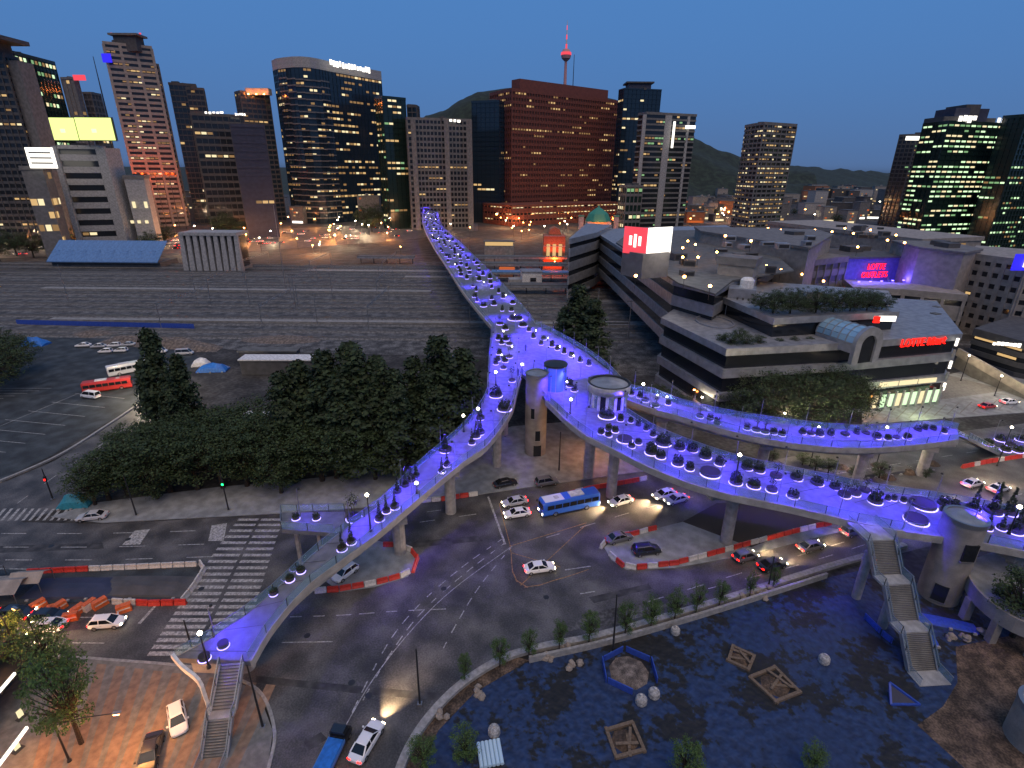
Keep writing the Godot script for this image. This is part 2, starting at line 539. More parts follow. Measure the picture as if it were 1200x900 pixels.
func car(kind: String, paint: Material, rear: Array, front: Array, label: String, lights: bool, group: String = "", category: String = "car", detail: bool = true) -> Node3D:
	var a := g(rear[0], rear[1])
	var b := g(front[0], front[1])
	var dir := (b - a).normalized()
	var t := thing("van" if kind == "van" else "car", label, category, (a + b) * 0.5 + Vector3(0, 0.01, 0), atan2(-dir.z, dir.x), group)
	dress_car(t, kind, paint, lights, detail)
	return t

func dress_car(t: Node3D, kind: String, paint: Material, lights: bool, detail: bool) -> void:
	var d := car_parts(kind)
	var L: float = d.k[0] / 2
	var w: float = d.k[1]
	var hb: float = d.k[7]
	put(t, "body", d.body, paint)
	put(t, "window", d.glass, M.car_glass)
	put(t, "roof", d.roof, paint)
	for s in [-1.0, 1.0]:
		if detail:
			wheel(t, Vector3(L - 0.85, 0.32, s * (w - 0.08)), 0.32, s)
			wheel(t, Vector3(-L + 0.85, 0.32, s * (w - 0.08)), 0.32, s)
			block(t, "mirror", Vector3(d.k[6] - 0.25, hb + 0.06, s * (w + 0.09)), Vector3(0.14, 0.14, 0.2), paint)
			block(t, "door_handle", Vector3(-0.3, hb - 0.14, s * (w + 0.0)), Vector3(0.2, 0.035, 0.04), M.steel)
		block(t, "headlight", Vector3(L - 0.12, hb * 0.62, s * w * 0.66), Vector3(0.2, 0.13, 0.34), M.head_light if lights else M.plastic_white, -s * 0.25)
		block(t, "tail_light", Vector3(-L + 0.06, hb * 0.8, s * w * 0.66), Vector3(0.12, 0.13, 0.36), M.tail_light if lights else M.plastic_red, s * 0.2)
	if detail:
		block(t, "number_plate", Vector3(-L - 0.005, hb * 0.62, 0), Vector3(0.03, 0.12, 0.42), M.white)
		block(t, "bumper", Vector3(L - 0.08, 0.4, 0), Vector3(0.14, 0.16, w * 1.5), M.black)

func beam(energy: float, x: float = 2.4, y: float = 0.66) -> SpotLight3D:       # the light of a car's headlamps
	var l := SpotLight3D.new()
	l.name = "headlamp_beam"
	l.position = Vector3(x, y, 0)
	l.rotation = Vector3(deg_to_rad(-7), -PI / 2, 0)
	l.light_color = Color(1, 0.84, 0.64)
	l.light_energy = energy
	l.light_size = 0.15
	l.spot_angle = 34
	l.spot_range = 40
	l.spot_attenuation = 2
	l.shadow_enabled = true
	return l

func lamp_beam(t: Node3D, x: float, y: float, energy: float) -> void:
	t.add_child(beam(energy, x, y))

func bus(label: String, rear: Array, front: Array, paint: Material, upper: Material, lights: bool) -> Node3D:
	var a := g(rear[0], rear[1])
	var b := g(front[0], front[1])
	var dir := (b - a).normalized()
	var t := thing("bus", label, "bus", (a + b) * 0.5, atan2(-dir.z, dir.x))
	var L := 5.5
	var w := 1.25
	var st := tool()
	loft(st, [ring(-L, w * 0.92, 0.4, 1.5, 0.98), ring(-L + 0.15, w, 0.32, 1.55, 1), ring(L - 0.25, w, 0.32, 1.55, 1), ring(L, w * 0.92, 0.36, 1.5, 0.98)])
	part(t, "body", st, paint)
	st = tool()
	loft(st, [ring(-L, w * 0.9, 1.5, 2.9, 0.85), ring(-L + 0.2, w * 0.985, 1.5, 3.05, 0.9), ring(L - 0.35, w * 0.985, 1.5, 3.05, 0.9), ring(L - 0.06, w * 0.9, 1.5, 2.85, 0.84)])
	part(t, "upper_body", st, upper)
	for s in [-1.0, 1.0]:
		for k in 7:
			block(t, "window", Vector3(-L + 1.0 + k * 1.42, 1.98, s * w * 0.965), Vector3(1.26, 0.8, 0.12), M.car_glass)
		wheel(t, Vector3(L - 2.4, 0.5, s * (w - 0.1)), 0.5, s)
		wheel(t, Vector3(-L + 2.6, 0.5, s * (w - 0.1)), 0.5, s)
		block(t, "headlight", Vector3(L - 0.02, 0.75, s * 0.85), Vector3(0.12, 0.2, 0.35), M.head_light if lights else M.plastic_white)
		block(t, "tail_light", Vector3(-L + 0.02, 0.95, s * 0.95), Vector3(0.12, 0.35, 0.22), M.tail_light if lights else M.plastic_red)
		block(t, "mirror", Vector3(L + 0.15, 2.3, s * 1.3), Vector3(0.16, 0.4, 0.2), M.black)
	block(t, "windscreen", Vector3(L - 0.1, 1.95, 0), Vector3(0.14, 1.1, 1.95), M.car_glass)
	block(t, "rear_window", Vector3(-L + 0.08, 2.15, 0), Vector3(0.14, 0.7, 1.7), M.car_glass)
	block(t, "roof_unit", Vector3(-1.2, 3.13, 0), Vector3(2.6, 0.24, 1.5), M.white)
	if upper == M.bus_blue:
		block(t, "white_roof_panel", Vector3(3.2, 3.06, 0), Vector3(3.6, 0.06, 2.0), M.car_white)
	block(t, "roof_hatch", Vector3(2.6, 3.12, 0), Vector3(0.8, 0.12, 0.8), M.plastic_white)
	return t

# ---------------------------------------------------------------- lamps
func omni(parent: Node3D, at: Vector3, c: Color, energy: float, size: float = 0.15) -> OmniLight3D:
	var l := OmniLight3D.new()
	l.name = "lamp_light"
	parent.add_child(l, true)
	l.position = at
	l.light_color = c
	l.light_energy = energy
	l.light_size = size
	l.omni_range = 80
	l.omni_attenuation = 2
	l.shadow_enabled = true
	return l

func street_lamp(at: Vector3, tall: float, reach: float, turn: float, warm: bool, energy: float, label: String, group: String = "", size: float = 0.3) -> Node3D:
	var t := thing("street_lamp", label, "street lamp", at, turn, group)
	var st := tool()
	tube(st, Vector3.ZERO, Vector3(0, tall, 0), 0.12, 0.07, 8)
	lathe(st, [Vector2(0.0, 0.0), Vector2(0.24, 0.0), Vector2(0.2, 0.35), Vector2(0.12, 0.4)], 10)
	part(t, "pole", st, M.dark_steel)
	if reach > 0.0:
		st = tool()
		tube(st, Vector3(0, tall - 0.1, 0), Vector3(reach * 0.5, tall + 0.45, 0), 0.06, 0.05, 6)
		tube(st, Vector3(reach * 0.5, tall + 0.45, 0), Vector3(reach, tall + 0.5, 0), 0.05, 0.045, 6)
		part(t, "arm", st, M.dark_steel)
		block(t, "lamp_head", Vector3(reach + 0.25, tall + 0.55, 0), Vector3(0.75, 0.12, 0.32), M.steel)
		block(t, "lamp_glass", Vector3(reach + 0.25, tall + 0.45, 0), Vector3(size * 1.6, 0.07, size), M.lamp_warm if warm else M.lamp_white)
	else:
		st = tool()
		lathe(st, [Vector2(0.0, tall), Vector2(size * 0.7, tall + size * 0.15), Vector2(size, tall + size * 0.8), Vector2(size * 0.6, tall + size * 1.5), Vector2(0.0, tall + size * 1.6)], 10)
		part(t, "lamp_globe", st, M.lamp_warm if warm else M.lamp_white)
	if energy > 0.0:
		omni(t, Vector3(reach + (0.25 if reach > 0 else 0.0), tall + (0.3 if reach > 0 else size * 0.8), 0), Color(1.0, 0.66, 0.34) if warm else Color(1.0, 0.9, 0.74), energy, 0.12)
	return t

# ---------------------------------------------------------------- planters on the walkway
var pot_mesh: Mesh
var pot_soil: Mesh
var pot_ring: Mesh

func make_pots() -> void:
	var st := tool()
	lathe(st, [Vector2(0.0, 0.05), Vector2(0.93, 0.05), Vector2(1.0, 0.12), Vector2(1.0, 0.86), Vector2(0.99, 0.9), Vector2(0.95, 0.9), Vector2(0.94, 0.8)], 20)
	st.generate_normals()
	pot_mesh = st.commit()
	st = tool()
	lathe(st, [Vector2(0.94, 0.8), Vector2(0.5, 0.84), Vector2(0.0, 0.86)], 16)
	st.generate_normals()
	pot_soil = st.commit()
	st = tool()
	lathe(st, [Vector2(1.0, 0.01), Vector2(1.1, 0.01), Vector2(1.1, 0.1), Vector2(1.0, 0.14)], 20)
	st.generate_normals()
	pot_ring = st.commit()

func planter(at: Vector3, r: float, plant: int, tall: float, label: String, group: String) -> void:
	var t := thing("planter", label, "planter", at, rnd(0, TAU), group)
	if plant in [0, 1] and r > 0.6 and rng.randf() < 0.24:
		plant = 4
	var b := Basis.from_scale(Vector3(r, 0.62, r))
	put(t, "pot", pot_mesh, M.pot, Transform3D(b, Vector3.ZERO))
	put(t, "soil", pot_soil, M.potsoil, Transform3D(b, Vector3.ZERO))
	put(t, "ring_light", pot_ring, M.ring_light, Transform3D(b, Vector3.ZERO))
	if plant >= 0:
		put(t, "foliage", tree_kinds["shrub%d" % plant], M.leaf, Transform3D(Basis.from_scale(Vector3(r * 1.0, tall, r * 1.0)), Vector3(0, 0.45, 0)))

var glow_post_parts := []

func glow_post(at: Vector3, inward: Vector3, label: String, energy: float) -> void:          # slim post of the walkway with a shaded blue lamp
	var t := thing("walkway_lamp", label, "lamp post", at, atan2(-inward.z, inward.x), "blue lamp posts along the walkway")
	if glow_post_parts.is_empty():
		var st := tool()
		tube(st, Vector3.ZERO, Vector3(0, 4.6, 0), 0.07, 0.05, 7)
		tube(st, Vector3(0, 4.6, 0), Vector3(0.3, 4.75, 0), 0.045, 0.04, 6)
		st.generate_normals()
		glow_post_parts.append(st.commit())
		st = tool()
		lathe(st, [Vector2(0.0, 4.62), Vector2(0.15, 4.62), Vector2(0.15, 4.7), Vector2(0.0, 4.7)], 8, Vector3(0.4, 0, 0))
		st.generate_normals()
		glow_post_parts.append(st.commit())
		st = tool()
		lathe(st, [Vector2(0.19, 4.62), Vector2(0.2, 4.72), Vector2(0.14, 4.84), Vector2(0.0, 4.88)], 8, Vector3(0.4, 0, 0))
		st.generate_normals()
		glow_post_parts.append(st.commit())
	put(t, "pole", glow_post_parts[0], M.steel)
	put(t, "lamp_glass", glow_post_parts[1], M.lamp_blue)
	put(t, "lamp_hood", glow_post_parts[2], M.dark_steel)
	var l := SpotLight3D.new()
	l.name = "lamp_light"
	t.add_child(l, true)
	l.position = Vector3(0.4, 4.58, 0)
	l.rotation = Vector3(deg_to_rad(-60), -PI / 2, 0)
	l.light_color = Color(0.27, 0.17, 1.0)
	l.light_energy = energy * 0.85
	l.light_size = 0.15
	l.spot_angle = 56
	l.spot_range = 40
	l.spot_attenuation = 2
	l.shadow_enabled = true

# ---------------------------------------------------------------- road barriers
var barrier_mesh: Mesh

func barrier_row(pts: Array, pattern: String, label_red: String, label_white: String, group: String, gap: float = 1.72) -> void:
	if barrier_mesh == null:
		var st := tool()
		var prof := [Vector2(-0.27, 0.0), Vector2(-0.27, 0.16), Vector2(-0.14, 0.42), Vector2(-0.11, 0.86), Vector2(0.11, 0.86), Vector2(0.14, 0.42), Vector2(0.27, 0.16), Vector2(0.27, 0.0)]
		var rings := []
		for x in [-0.8, -0.76, 0.76, 0.8]:
			var f := 0.9 if absf(x) > 0.78 else 1.0
			var r := PackedVector3Array()
			for p in prof:
				r.append(Vector3(x, p.y * f, p.x * f))
			rings.append(r)
		loft(st, rings)
		st.generate_normals()
		barrier_mesh = st.commit()
	var w := []
	for p in pts:
		w.append(g(p[0], p[1]))
	var n := 0
	var left := 0.0
	for i in w.size() - 1:
		var a: Vector3 = w[i]
		var b: Vector3 = w[i + 1]
		var d := (b - a).normalized()
		var s := left
		while s < (b - a).length():
			var red := pattern[n % pattern.length()] == "r"
			var o := put(self, "road_barrier", barrier_mesh, M.plastic_red if red else M.plastic_white, Transform3D(Basis(Vector3.UP, atan2(-d.z, d.x) + rnd(-0.05, 0.05)), a + d * s + Vector3(0, 0.01, 0)))
			tag(o, label_red if red else label_white, "barrier", group)
			n += 1
			s += gap
		left = s - (b - a).length()

# ---------------------------------------------------------------- towers
func outset(poly: PackedVector2Array, d: float) -> PackedVector2Array:
	var out := Geometry2D.offset_polygon(poly, d, Geometry2D.JOIN_MITER)
	return out[0] if out.size() else poly

func foot(px: Array, deep_: float) -> Dictionary:               # front roof corners [x, y, metres ahead], set back by deep
	var deep := minf(deep_, 15.0)
	var pts := []
	for i in px.size():
		var p: Array = px[i]
		var x: float = p[0]
		if px.size() == 2 and ((i == 1 and x < 600.0) or (i == 0 and x > 600.0)):       # that side wall shows: its far corner is what was surveyed
			x = 600.0 + (x - 600.0) * (1.0 + deep / p[2])
		pts.append(far(x, p[1], p[2]))
	var h := 0.0
	for p in pts:
		h += p.y / pts.size()
	var a: Vector3 = pts[0]
	var b: Vector3 = pts[pts.size() - 1]
	var e := flat(b - a).normalized()
	var back := Vector2(e.y, -e.x)
	var poly := PackedVector2Array()
	for p in pts:
		poly.append(flat(p))
	poly.append(flat(b) + back * deep)
	poly.append(flat(a) + back * deep)
	return {"poly": poly, "h": h}

func tower(called: String, label: String, f: Dictionary, o: Dictionary) -> Node3D:
	var poly: PackedVector2Array = f.poly
	var area := 0.0
	for i in poly.size():
		area += poly[i].cross(poly[(i + 1) % poly.size()])
	if area < 0:
		poly.reverse()
	var h: float = f.h
	var y0: float = o.get("base", 0.0)
	var mid := Vector2.ZERO
	for p in poly:
		mid += p / poly.size()
	var t := thing(called, label, o.get("category", "building"), lift(mid, 0))
	var local := PackedVector2Array()
	for p in poly:
		local.append(p - mid)
	var floors: int = o.get("floors", 20)
	var fh := (h - y0) / floors
	var st := tool()
	prism(st, local, y0, h - 0.3)
	part(t, "glazing" if o.get("glazed", true) else "wall", st, M[o.get("core", "glass_dark")])
	var band_h: float = fh * o.get("band", 0.42)
	var proud: float = o.get("proud", 0.35)
	if band_h > 0.0:
		st = tool()
		prism(st, outset(local, proud), 0.0, band_h)
		st.generate_normals()
		var bm := st.commit()
		for i in floors:
			put(t, "floor_band", bm, M[o.get("band_mat", "grey_wall")], Transform3D(Basis.IDENTITY, Vector3(0, y0 + fh * i, 0)))
	st = tool()
	prism(st, outset(local, proud + 0.15), h - 0.3, h + o.get("parapet", 2.0))
	part(t, "parapet", st, M[o.get("cap_mat", o.get("band_mat", "grey_wall"))])
	var lit_mats: Array = o.get("lit_mats", ["lit_warm", "lit_warm_dim", "lit_cream", "lit_warm_dim"])
	var lit: float = o.get("lit", 0.2)
	var bay: float = o.get("bay", 5.0)
	var left := 290
	var slots := []
	for i in local.size():
		var a := local[i]
		var b := local[(i + 1) % local.size()]
		var e := (b - a).normalized()
		var out := Vector2(e.y, -e.x)
		var seen := out.dot(-(mid + (a + b) * 0.5)) > 0.0
		var len := (b - a).length()
		if len < 2.0:
			continue
		var n := maxi(1, roundi(len / bay))
		var turn := atan2(-e.y, e.x)
		var step: int = o.get("pier_step", 1)
		var pw: float = o.get("pier", 0.6)
		if pw > 0.0 and seen:
			for k in range(0, n + 1, step):
				var p := a.lerp(b, float(k) / n)
				block(t, "pier", lift(p + out * (proud * 0.5 + 0.05), (y0 + h) * 0.5 - 0.1), Vector3(pw, h - y0 - 0.2, proud + 0.5), M[o.get("pier_mat", o.get("band_mat", "grey_wall"))], turn)
		if seen and lit > 0.0:
			for fl in range(o.get("lit_from", 0), floors - o.get("lit_top", 0)):
				var row := rng.randf()
				var full := row < lit * 0.55
				var start := 0.1 if row > 0.8 else lit * 0.34
				var run := 0
				for k in n:
					if run <= 0 and rng.randf() < (0.5 if full else start):
						run = 1 + rng.randi() % (7 if full else 4)
					if run > 0:
						run -= 1
						slots.append([lift(a.lerp(b, (k + 0.5) / n) + out * 0.02, y0 + fh * fl + band_h + (fh - band_h) * 0.55), Vector3(len / n * rnd(0.72, 0.95), (fh - band_h) * o.get("lit_h", 0.5), 0.08), turn])
	for i in range(slots.size() - 1, 0, -1):
		var j := rng.randi() % (i + 1)
		var sw = slots[i]
		slots[i] = slots[j]
		slots[j] = sw
	for i in mini(left, slots.size()):
		block(t, "lit_window", slots[i][0], slots[i][1], M[lit_mats[rng.randi() % lit_mats.size()]], slots[i][2])
	for k in o.get("roof_units", 2):
		var p := Vector2(rnd(-0.3, 0.3), rnd(-0.3, 0.3)) * sqrt(absf(area) * 0.5)
		if Geometry2D.is_point_in_polygon(p, local):
			var s := Vector3(rnd(3, 9), rnd(2, 4.5), rnd(3, 7))
			block(t, "plant_room", Vector3(p.x, h + s.y * 0.5 - 0.2, p.y), s, M.dim_wall, rnd(0, 1))
	return t

# ---------------------------------------------------------------- the setting
func ground_sheet(called: String, px: Array, y: float, m: Material, drop: float = 0.0) -> MeshInstance3D:
	var st := tool()
	if drop > 0.0:
		prism(st, poly_px(px), y - drop, y, false)
	else:
		sheet(st, poly_px(px), y)
	return structure(called, st, m)

func stripe(parent: Node, called: String, a: Vector3, b: Vector3, w: float, y: float, m: Material) -> void:
	var d := b - a
	d.y = 0
	block(parent, called, Vector3((a.x + b.x) * 0.5, y, (a.z + b.z) * 0.5), Vector3(d.length(), 0.006, w), m, atan2(-d.z, d.x))

func dashes(parent: Node, px: Array, w: float, on: float, off: float, y: float, m: Material) -> void:
	var pts := []
	for p in px:
		pts.append(g(p[0], p[1]))
	var total := 0.0
	for i in pts.size() - 1:
		total += (pts[i + 1] - pts[i]).length()
	var fine := resample(pts, maxi(2, int(total * 2.0)))
	var step := total / (fine.size() - 1)
	var s := 0.0
	while s + on < total:
		var i := int(s / step)
		var j := mini(int((s + on) / step), fine.size() - 1)
		if off <= 0.0:
			j = mini(j + 1, fine.size() - 1)
		stripe(parent, "dash" if off > 0 else "line_piece", fine[i], fine[j], w, y, m)
		s += on + off

func line_px(parent: Node, px: Array, w: float, y: float, m: Material, piece: float = 3.0) -> void:
	dashes(parent, px, w, piece, 0.0, y, m)

func kerb_line(called: String, px: Array, w: float, h: float, n: int) -> MeshInstance3D:
	var pts := []
	for p in px:
		pts.append(g(p[0], p[1]))
	var f := resample(pts, n)
	var st := tool()
	for i in n:
		bar(st, f[i] + Vector3(0, h * 0.5, 0), f[i + 1] + Vector3(0, h * 0.5, 0), w, h)
	return structure(called, st, M.kerb)

func build_ground() -> void:
	var st := tool()
	sheet(st, PackedVector2Array([Vector2(-3500, 200), Vector2(3500, 200), Vector2(3500, -5200), Vector2(-3500, -5200)]), -0.06)
	structure("ground", st, M.ground)
	# rail yard
	ground_sheet("rail_yard", [[-260, 324], [330, 318], [480, 306], [640, 306], [760, 312], [830, 345], [830, 440], [700, 440], [560, 418], [300, 412], [100, 396], [-260, 392]], 0.0, M.ballast)
	# parking lot and the lane beside it
	var lot := ground_sheet("parking_lot", [[-260, 396], [60, 394], [200, 402], [240, 422], [168, 470], [60, 534], [-20, 572], [-260, 600]], 0.004, M.lot)
	var lane := ground_sheet("lane", [[172, 470], [186, 492], [60, 600], [-60, 640], [-160, 640], [-20, 576], [64, 540]], 0.008, M.road)
	kerb_line("lane_kerb", [[-20, 573], [64, 537], [120, 503], [172, 468]], 0.5, 0.35, 30)
	dashes(lane, [[20, 590], [90, 540], [150, 500], [178, 478]], 0.15, 3.0, 4.0, 0.016, M.paint)
	for k in 9:                                                  # parking bays
		var f := k / 8.0
		var a := g(lerpf(146, -40, f), lerpf(467, 551, f))
		var b := g(lerpf(88, -130, f), lerpf(461, 543, f))
		stripe(lot, "bay_line", a, b, 0.14, 0.012, M.paint)
	line_px(lot, [[92, 461], [-150, 562]], 0.14, 0.012, M.paint, 4.0)
	for k in 6:
		var f := k / 5.0
		stripe(lot, "bay_line", g(lerpf(60, -10, f), lerpf(455, 470, f)), g(lerpf(0, -80, f), lerpf(455, 470, f)), 0.14, 0.012, M.paint)
	# the junction
	var road := ground_sheet("road", [[-260, 606], [120, 614], [330, 603], [470, 592], [560, 580], [640, 560], [720, 556], [800, 548], [900, 540], [1010, 520], [1330, 480], [1330, 585], [1200, 600], [1090, 640], [960, 672], [800, 722], [690, 752], [600, 772], [540, 806], [498, 850], [468, 930], [460, 990], [290, 990], [318, 900], [322, 858], [306, 812], [262, 792], [215, 784], [120, 776], [-260, 752]], 0.012, M.road)
	ground_sheet("pavement", [[60, 606], [110, 590], [250, 572], [420, 556], [520, 530], [600, 500], [700, 492], [790, 520], [790, 548], [700, 560], [560, 580], [470, 592], [330, 602], [120, 613]], 0.13, M.paving, 0.14)
	ground_sheet("side_street", [[-200, 604], [50, 604], [95, 586], [180, 520], [130, 505], [40, 560], [-200, 590]], 0.016, M.road)
	for k in 14:                                                 # small zebra at the side street
		stripe(road, "crossing_bar", g(0 + k * 8.2 - 6, 610), g(10 + k * 8.2 - 4, 596), 0.45, 0.024, M.paint)
	# corner plaza in bands of orange and grey paving
	var plaza := ground_sheet("plaza", [[-140, 762], [60, 770], [130, 775], [214, 782], [262, 792], [303, 812], [320, 858], [314, 900], [290, 985], [-140, 985]], 0.14, M.pave_grey, 0.15)
	for k in 12:
		var x0 := 30.0 + k * 22.0
		var top0 := lerpf(772, 800, clampf((x0 - 60) / 230.0, 0, 1))
		var f := 0.82
		var p := poly_px([[x0 + 40, top0 + 4], [x0 + 51, top0 + 5], [x0 * 0.86 + 8, 980], [x0 * 0.86 - 8, 980]], 0.14)
		var s2 := tool()
		sheet(s2, p, 0.146)
		part(plaza, "paving_band", s2, M.pave_orange)
	kerb_line("plaza_kerb", [[-140, 761], [60, 769], [130, 774], [214, 781], [262, 791], [304, 811], [322, 858], [315, 900], [291, 985]], 0.35, 0.16, 60)
	# road markings
	for strip in 2:
		for k in 22:
			var f := k / 21.0
			var y := lerpf(609, 766, pow(f, 1.06))
			var xl := lerpf(279, 174, f) if strip == 0 else lerpf(306, 232, f)
			var xr := lerpf(303, 226, f) if strip == 0 else lerpf(332, 282, f)
			stripe(road, "crossing_bar", g(xl, y), g(xr, y), 0.62, 0.02, M.paint)
	for y in [624.0, 640.0, 655.0]:
		dashes(road, [[-60, y + 1], [120, y + 1], [262, y - 3]], 0.16, 4.0, 5.0, 0.02, M.paint)
	line_px(road, [[-60, 666], [130, 668]], 0.18, 0.02, M.paint)
	line_px(road, [[182, 710], [153, 742]], 0.4, 0.02, M.paint)
	for y in [722.0, 752.0]:
		dashes(road, [[-60, y], [150, y + 2]], 0.16, 4.0, 4.0, 0.02, M.paint)
	var pads := [[[158, 622], [176, 620], [164, 638], [143, 639]], [[248, 616], [266, 613], [262, 634], [244, 634]]]
	for p in pads:                                               # worn pale patches
		var s3 := tool()
		sheet(s3, poly_px(p), 0.02)
		part(road, "painted_patch", s3, M.paint)
	for px in [[[588, 632], [545, 662], [495, 705], [456, 752], [405, 850]], [[592, 636], [540, 676], [492, 720], [455, 770], [420, 830]], [[600, 640], [560, 690], [530, 740], [512, 775]]]:
		dashes(road, px, 0.15, 1.4, 1.2, 0.02, M.paint)
	dashes(road, [[340, 723], [400, 721], [470, 716], [540, 713]], 0.15, 1.8, 1.4, 0.02, M.paint)
	line_px(road, [[330, 753], [390, 752]], 0.15, 0.02, M.paint)
	line_px(road, [[355, 960], [400, 860], [450, 778], [520, 700], [600, 640]], 0.12, 0.02, M.paint, 2.0)  # trail of passing headlights drawn as a thin white painted arc
	line_px(road, [[585, 590], [598, 640], [610, 686], [650, 680], [700, 664]], 0.14, 0.02, M.paint_orange, 2.0)
	line_px(road, [[598, 640], [690, 612]], 0.14, 0.02, M.paint_orange, 2.0)
	line_px(road, [[610, 686], [690, 612]], 0.14, 0.02, M.paint_orange, 2.0)
	line_px(road, [[600, 648], [668, 668]], 0.14, 0.02, M.paint_orange, 2.0)
	line_px(road, [[572, 582], [592, 638]], 0.35, 0.022, M.paint, 2.0)
	line_px(road, [[662, 668], [696, 663]], 0.2, 0.022, M.paint, 2.0)
	line_px(road, [[680, 696], [710, 691]], 0.2, 0.022, M.paint, 2.0)
	for px in [[[500, 600], [560, 592]], [[492, 612], [575, 600]], [[640, 630], [800, 585], [1000, 552], [1200, 520]], [[830, 690], [960, 655], [1100, 610], [1240, 565]], [[760, 705], [900, 662], [1000, 632]]]:
		dashes(road, px, 0.15, 3.0, 4.0, 0.02, M.paint)
	for p in [[[300, 792], [440, 806], [560, 816], [556, 824], [430, 814], [300, 800]], [[424, 640], [560, 628], [566, 634], [430, 647]], [[0, 690 - 50], [120, 636], [122, 643], [0, 648]], [[690, 700], [760, 684], [764, 690], [696, 707]], [[356, 870], [376, 858], [384, 866], [362, 880]]]:
		var s4 := tool()
		sheet(s4, poly_px(p), 0.016)
		part(road, "asphalt_patch", s4, M.patch)
	for p in [[412, 800], [432, 815], [360, 745], [236, 690], [150, 632], [520, 690], [640, 700], [300, 740], [60, 640], [470, 660]]:
		var s5 := tool()
		lathe(s5, [Vector2(0.42, 0.0), Vector2(0.42, 0.012), Vector2(0.0, 0.012)], 12, g(p[0], p[1]) + Vector3(0, 0.016, 0))
		part(road, "manhole_cover", s5, M.dark_steel)
	# traffic islands
	ground_sheet("traffic_island", [[398, 694], [380, 680], [400, 650], [440, 634], [474, 640], [488, 656], [478, 676], [440, 688]], 0.1, M.paving, 0.09)
	ground_sheet("works_island", [[708, 642], [720, 632], [800, 612], [840, 606], [930, 612], [990, 622], [880, 650], [790, 666], [734, 668], [716, 656]], 0.1, M.paving, 0.09)
	ground_sheet("trench_ground", [[800, 612], [840, 590], [900, 590], [985, 612], [930, 622], [880, 642]], 0.108, M.potsoil)
	ground_sheet("median", [[-200, 668], [100, 668], [236, 664], [218, 704], [130, 706], [-200, 712]], 0.1, M.lot, 0.09)
	# building lot under blue netting
	ground_sheet("netting", [[474, 1000], [506, 858], [546, 812], [604, 780], [696, 758], [806, 728], [966, 678], [1010, 668], [1100, 690], [1330, 740], [1330, 1000]], 0.02, M.tarp)
	ground_sheet("bare_earth", [[1120, 758], [1200, 742], [1330, 745], [1330, 990], [1170, 960], [1130, 900], [1075, 850], [1105, 828], [1122, 800]], 0.03, M.soil)
	ground_sheet("verge", [[470, 990], [452, 990], [478, 896], [502, 846], [548, 800], [604, 770], [620, 774], [556, 812], [514, 856], [492, 900]], 0.05, M.soil, 0.04)
	kerb_line("lot_kerb", [[446, 1000], [470, 900], [500, 846], [546, 800], [604, 768], [700, 747], [806, 717], [966, 667], [1060, 640]], 0.9, 0.5, 90)
	kerb_line("lot_kerb", [[620, 776], [704, 757], [810, 727], [968, 677]], 0.35, 0.9, 50)
	ground_sheet("gravel_bed", [[650, 742], [700, 716], [770, 705], [790, 712], [720, 732]], 0.03, M.ballast)
	# forecourt of the shopping block
	var fore := ground_sheet("forecourt", [[1010, 480], [1040, 456], [1100, 442], [1150, 430], [1330, 470], [1330, 476], [1200, 484], [1010, 498]], 0.13, M.paving, 0.14)
	for k in 14:
		stripe(fore, "paving_line", g(1020 + k * 15, 494 - k * 1.4, 0.13), g(1034 + k * 15, 480 - k * 1.3, 0.13), 0.25, 0.138, M.pave_grey)
	ground_sheet("side_pavement", [[1010, 452], [1110, 440], [1180, 458], [1050, 476]], 0.14, M.pave_grey)
	# road beyond the yard, where the evening traffic runs
	var boulevard := ground_sheet("boulevard", [[-300, 306], [180, 300], [270, 296], [470, 282], [560, 270], [560, 262], [480, 262], [280, 270], [-300, 286]], 0.01, M.road)
	for px in [[[-200, 296], [270, 288], [480, 270]], [[200, 281], [480, 266]]]:
		dashes(boulevard, px, 0.3, 6.0, 6.0, 0.02, M.paint)
	ground_sheet("avenue", [[812, 262], [840, 262], [860, 246], [846, 232], [826, 226], [816, 226], [828, 236]], 0.012, M.road)

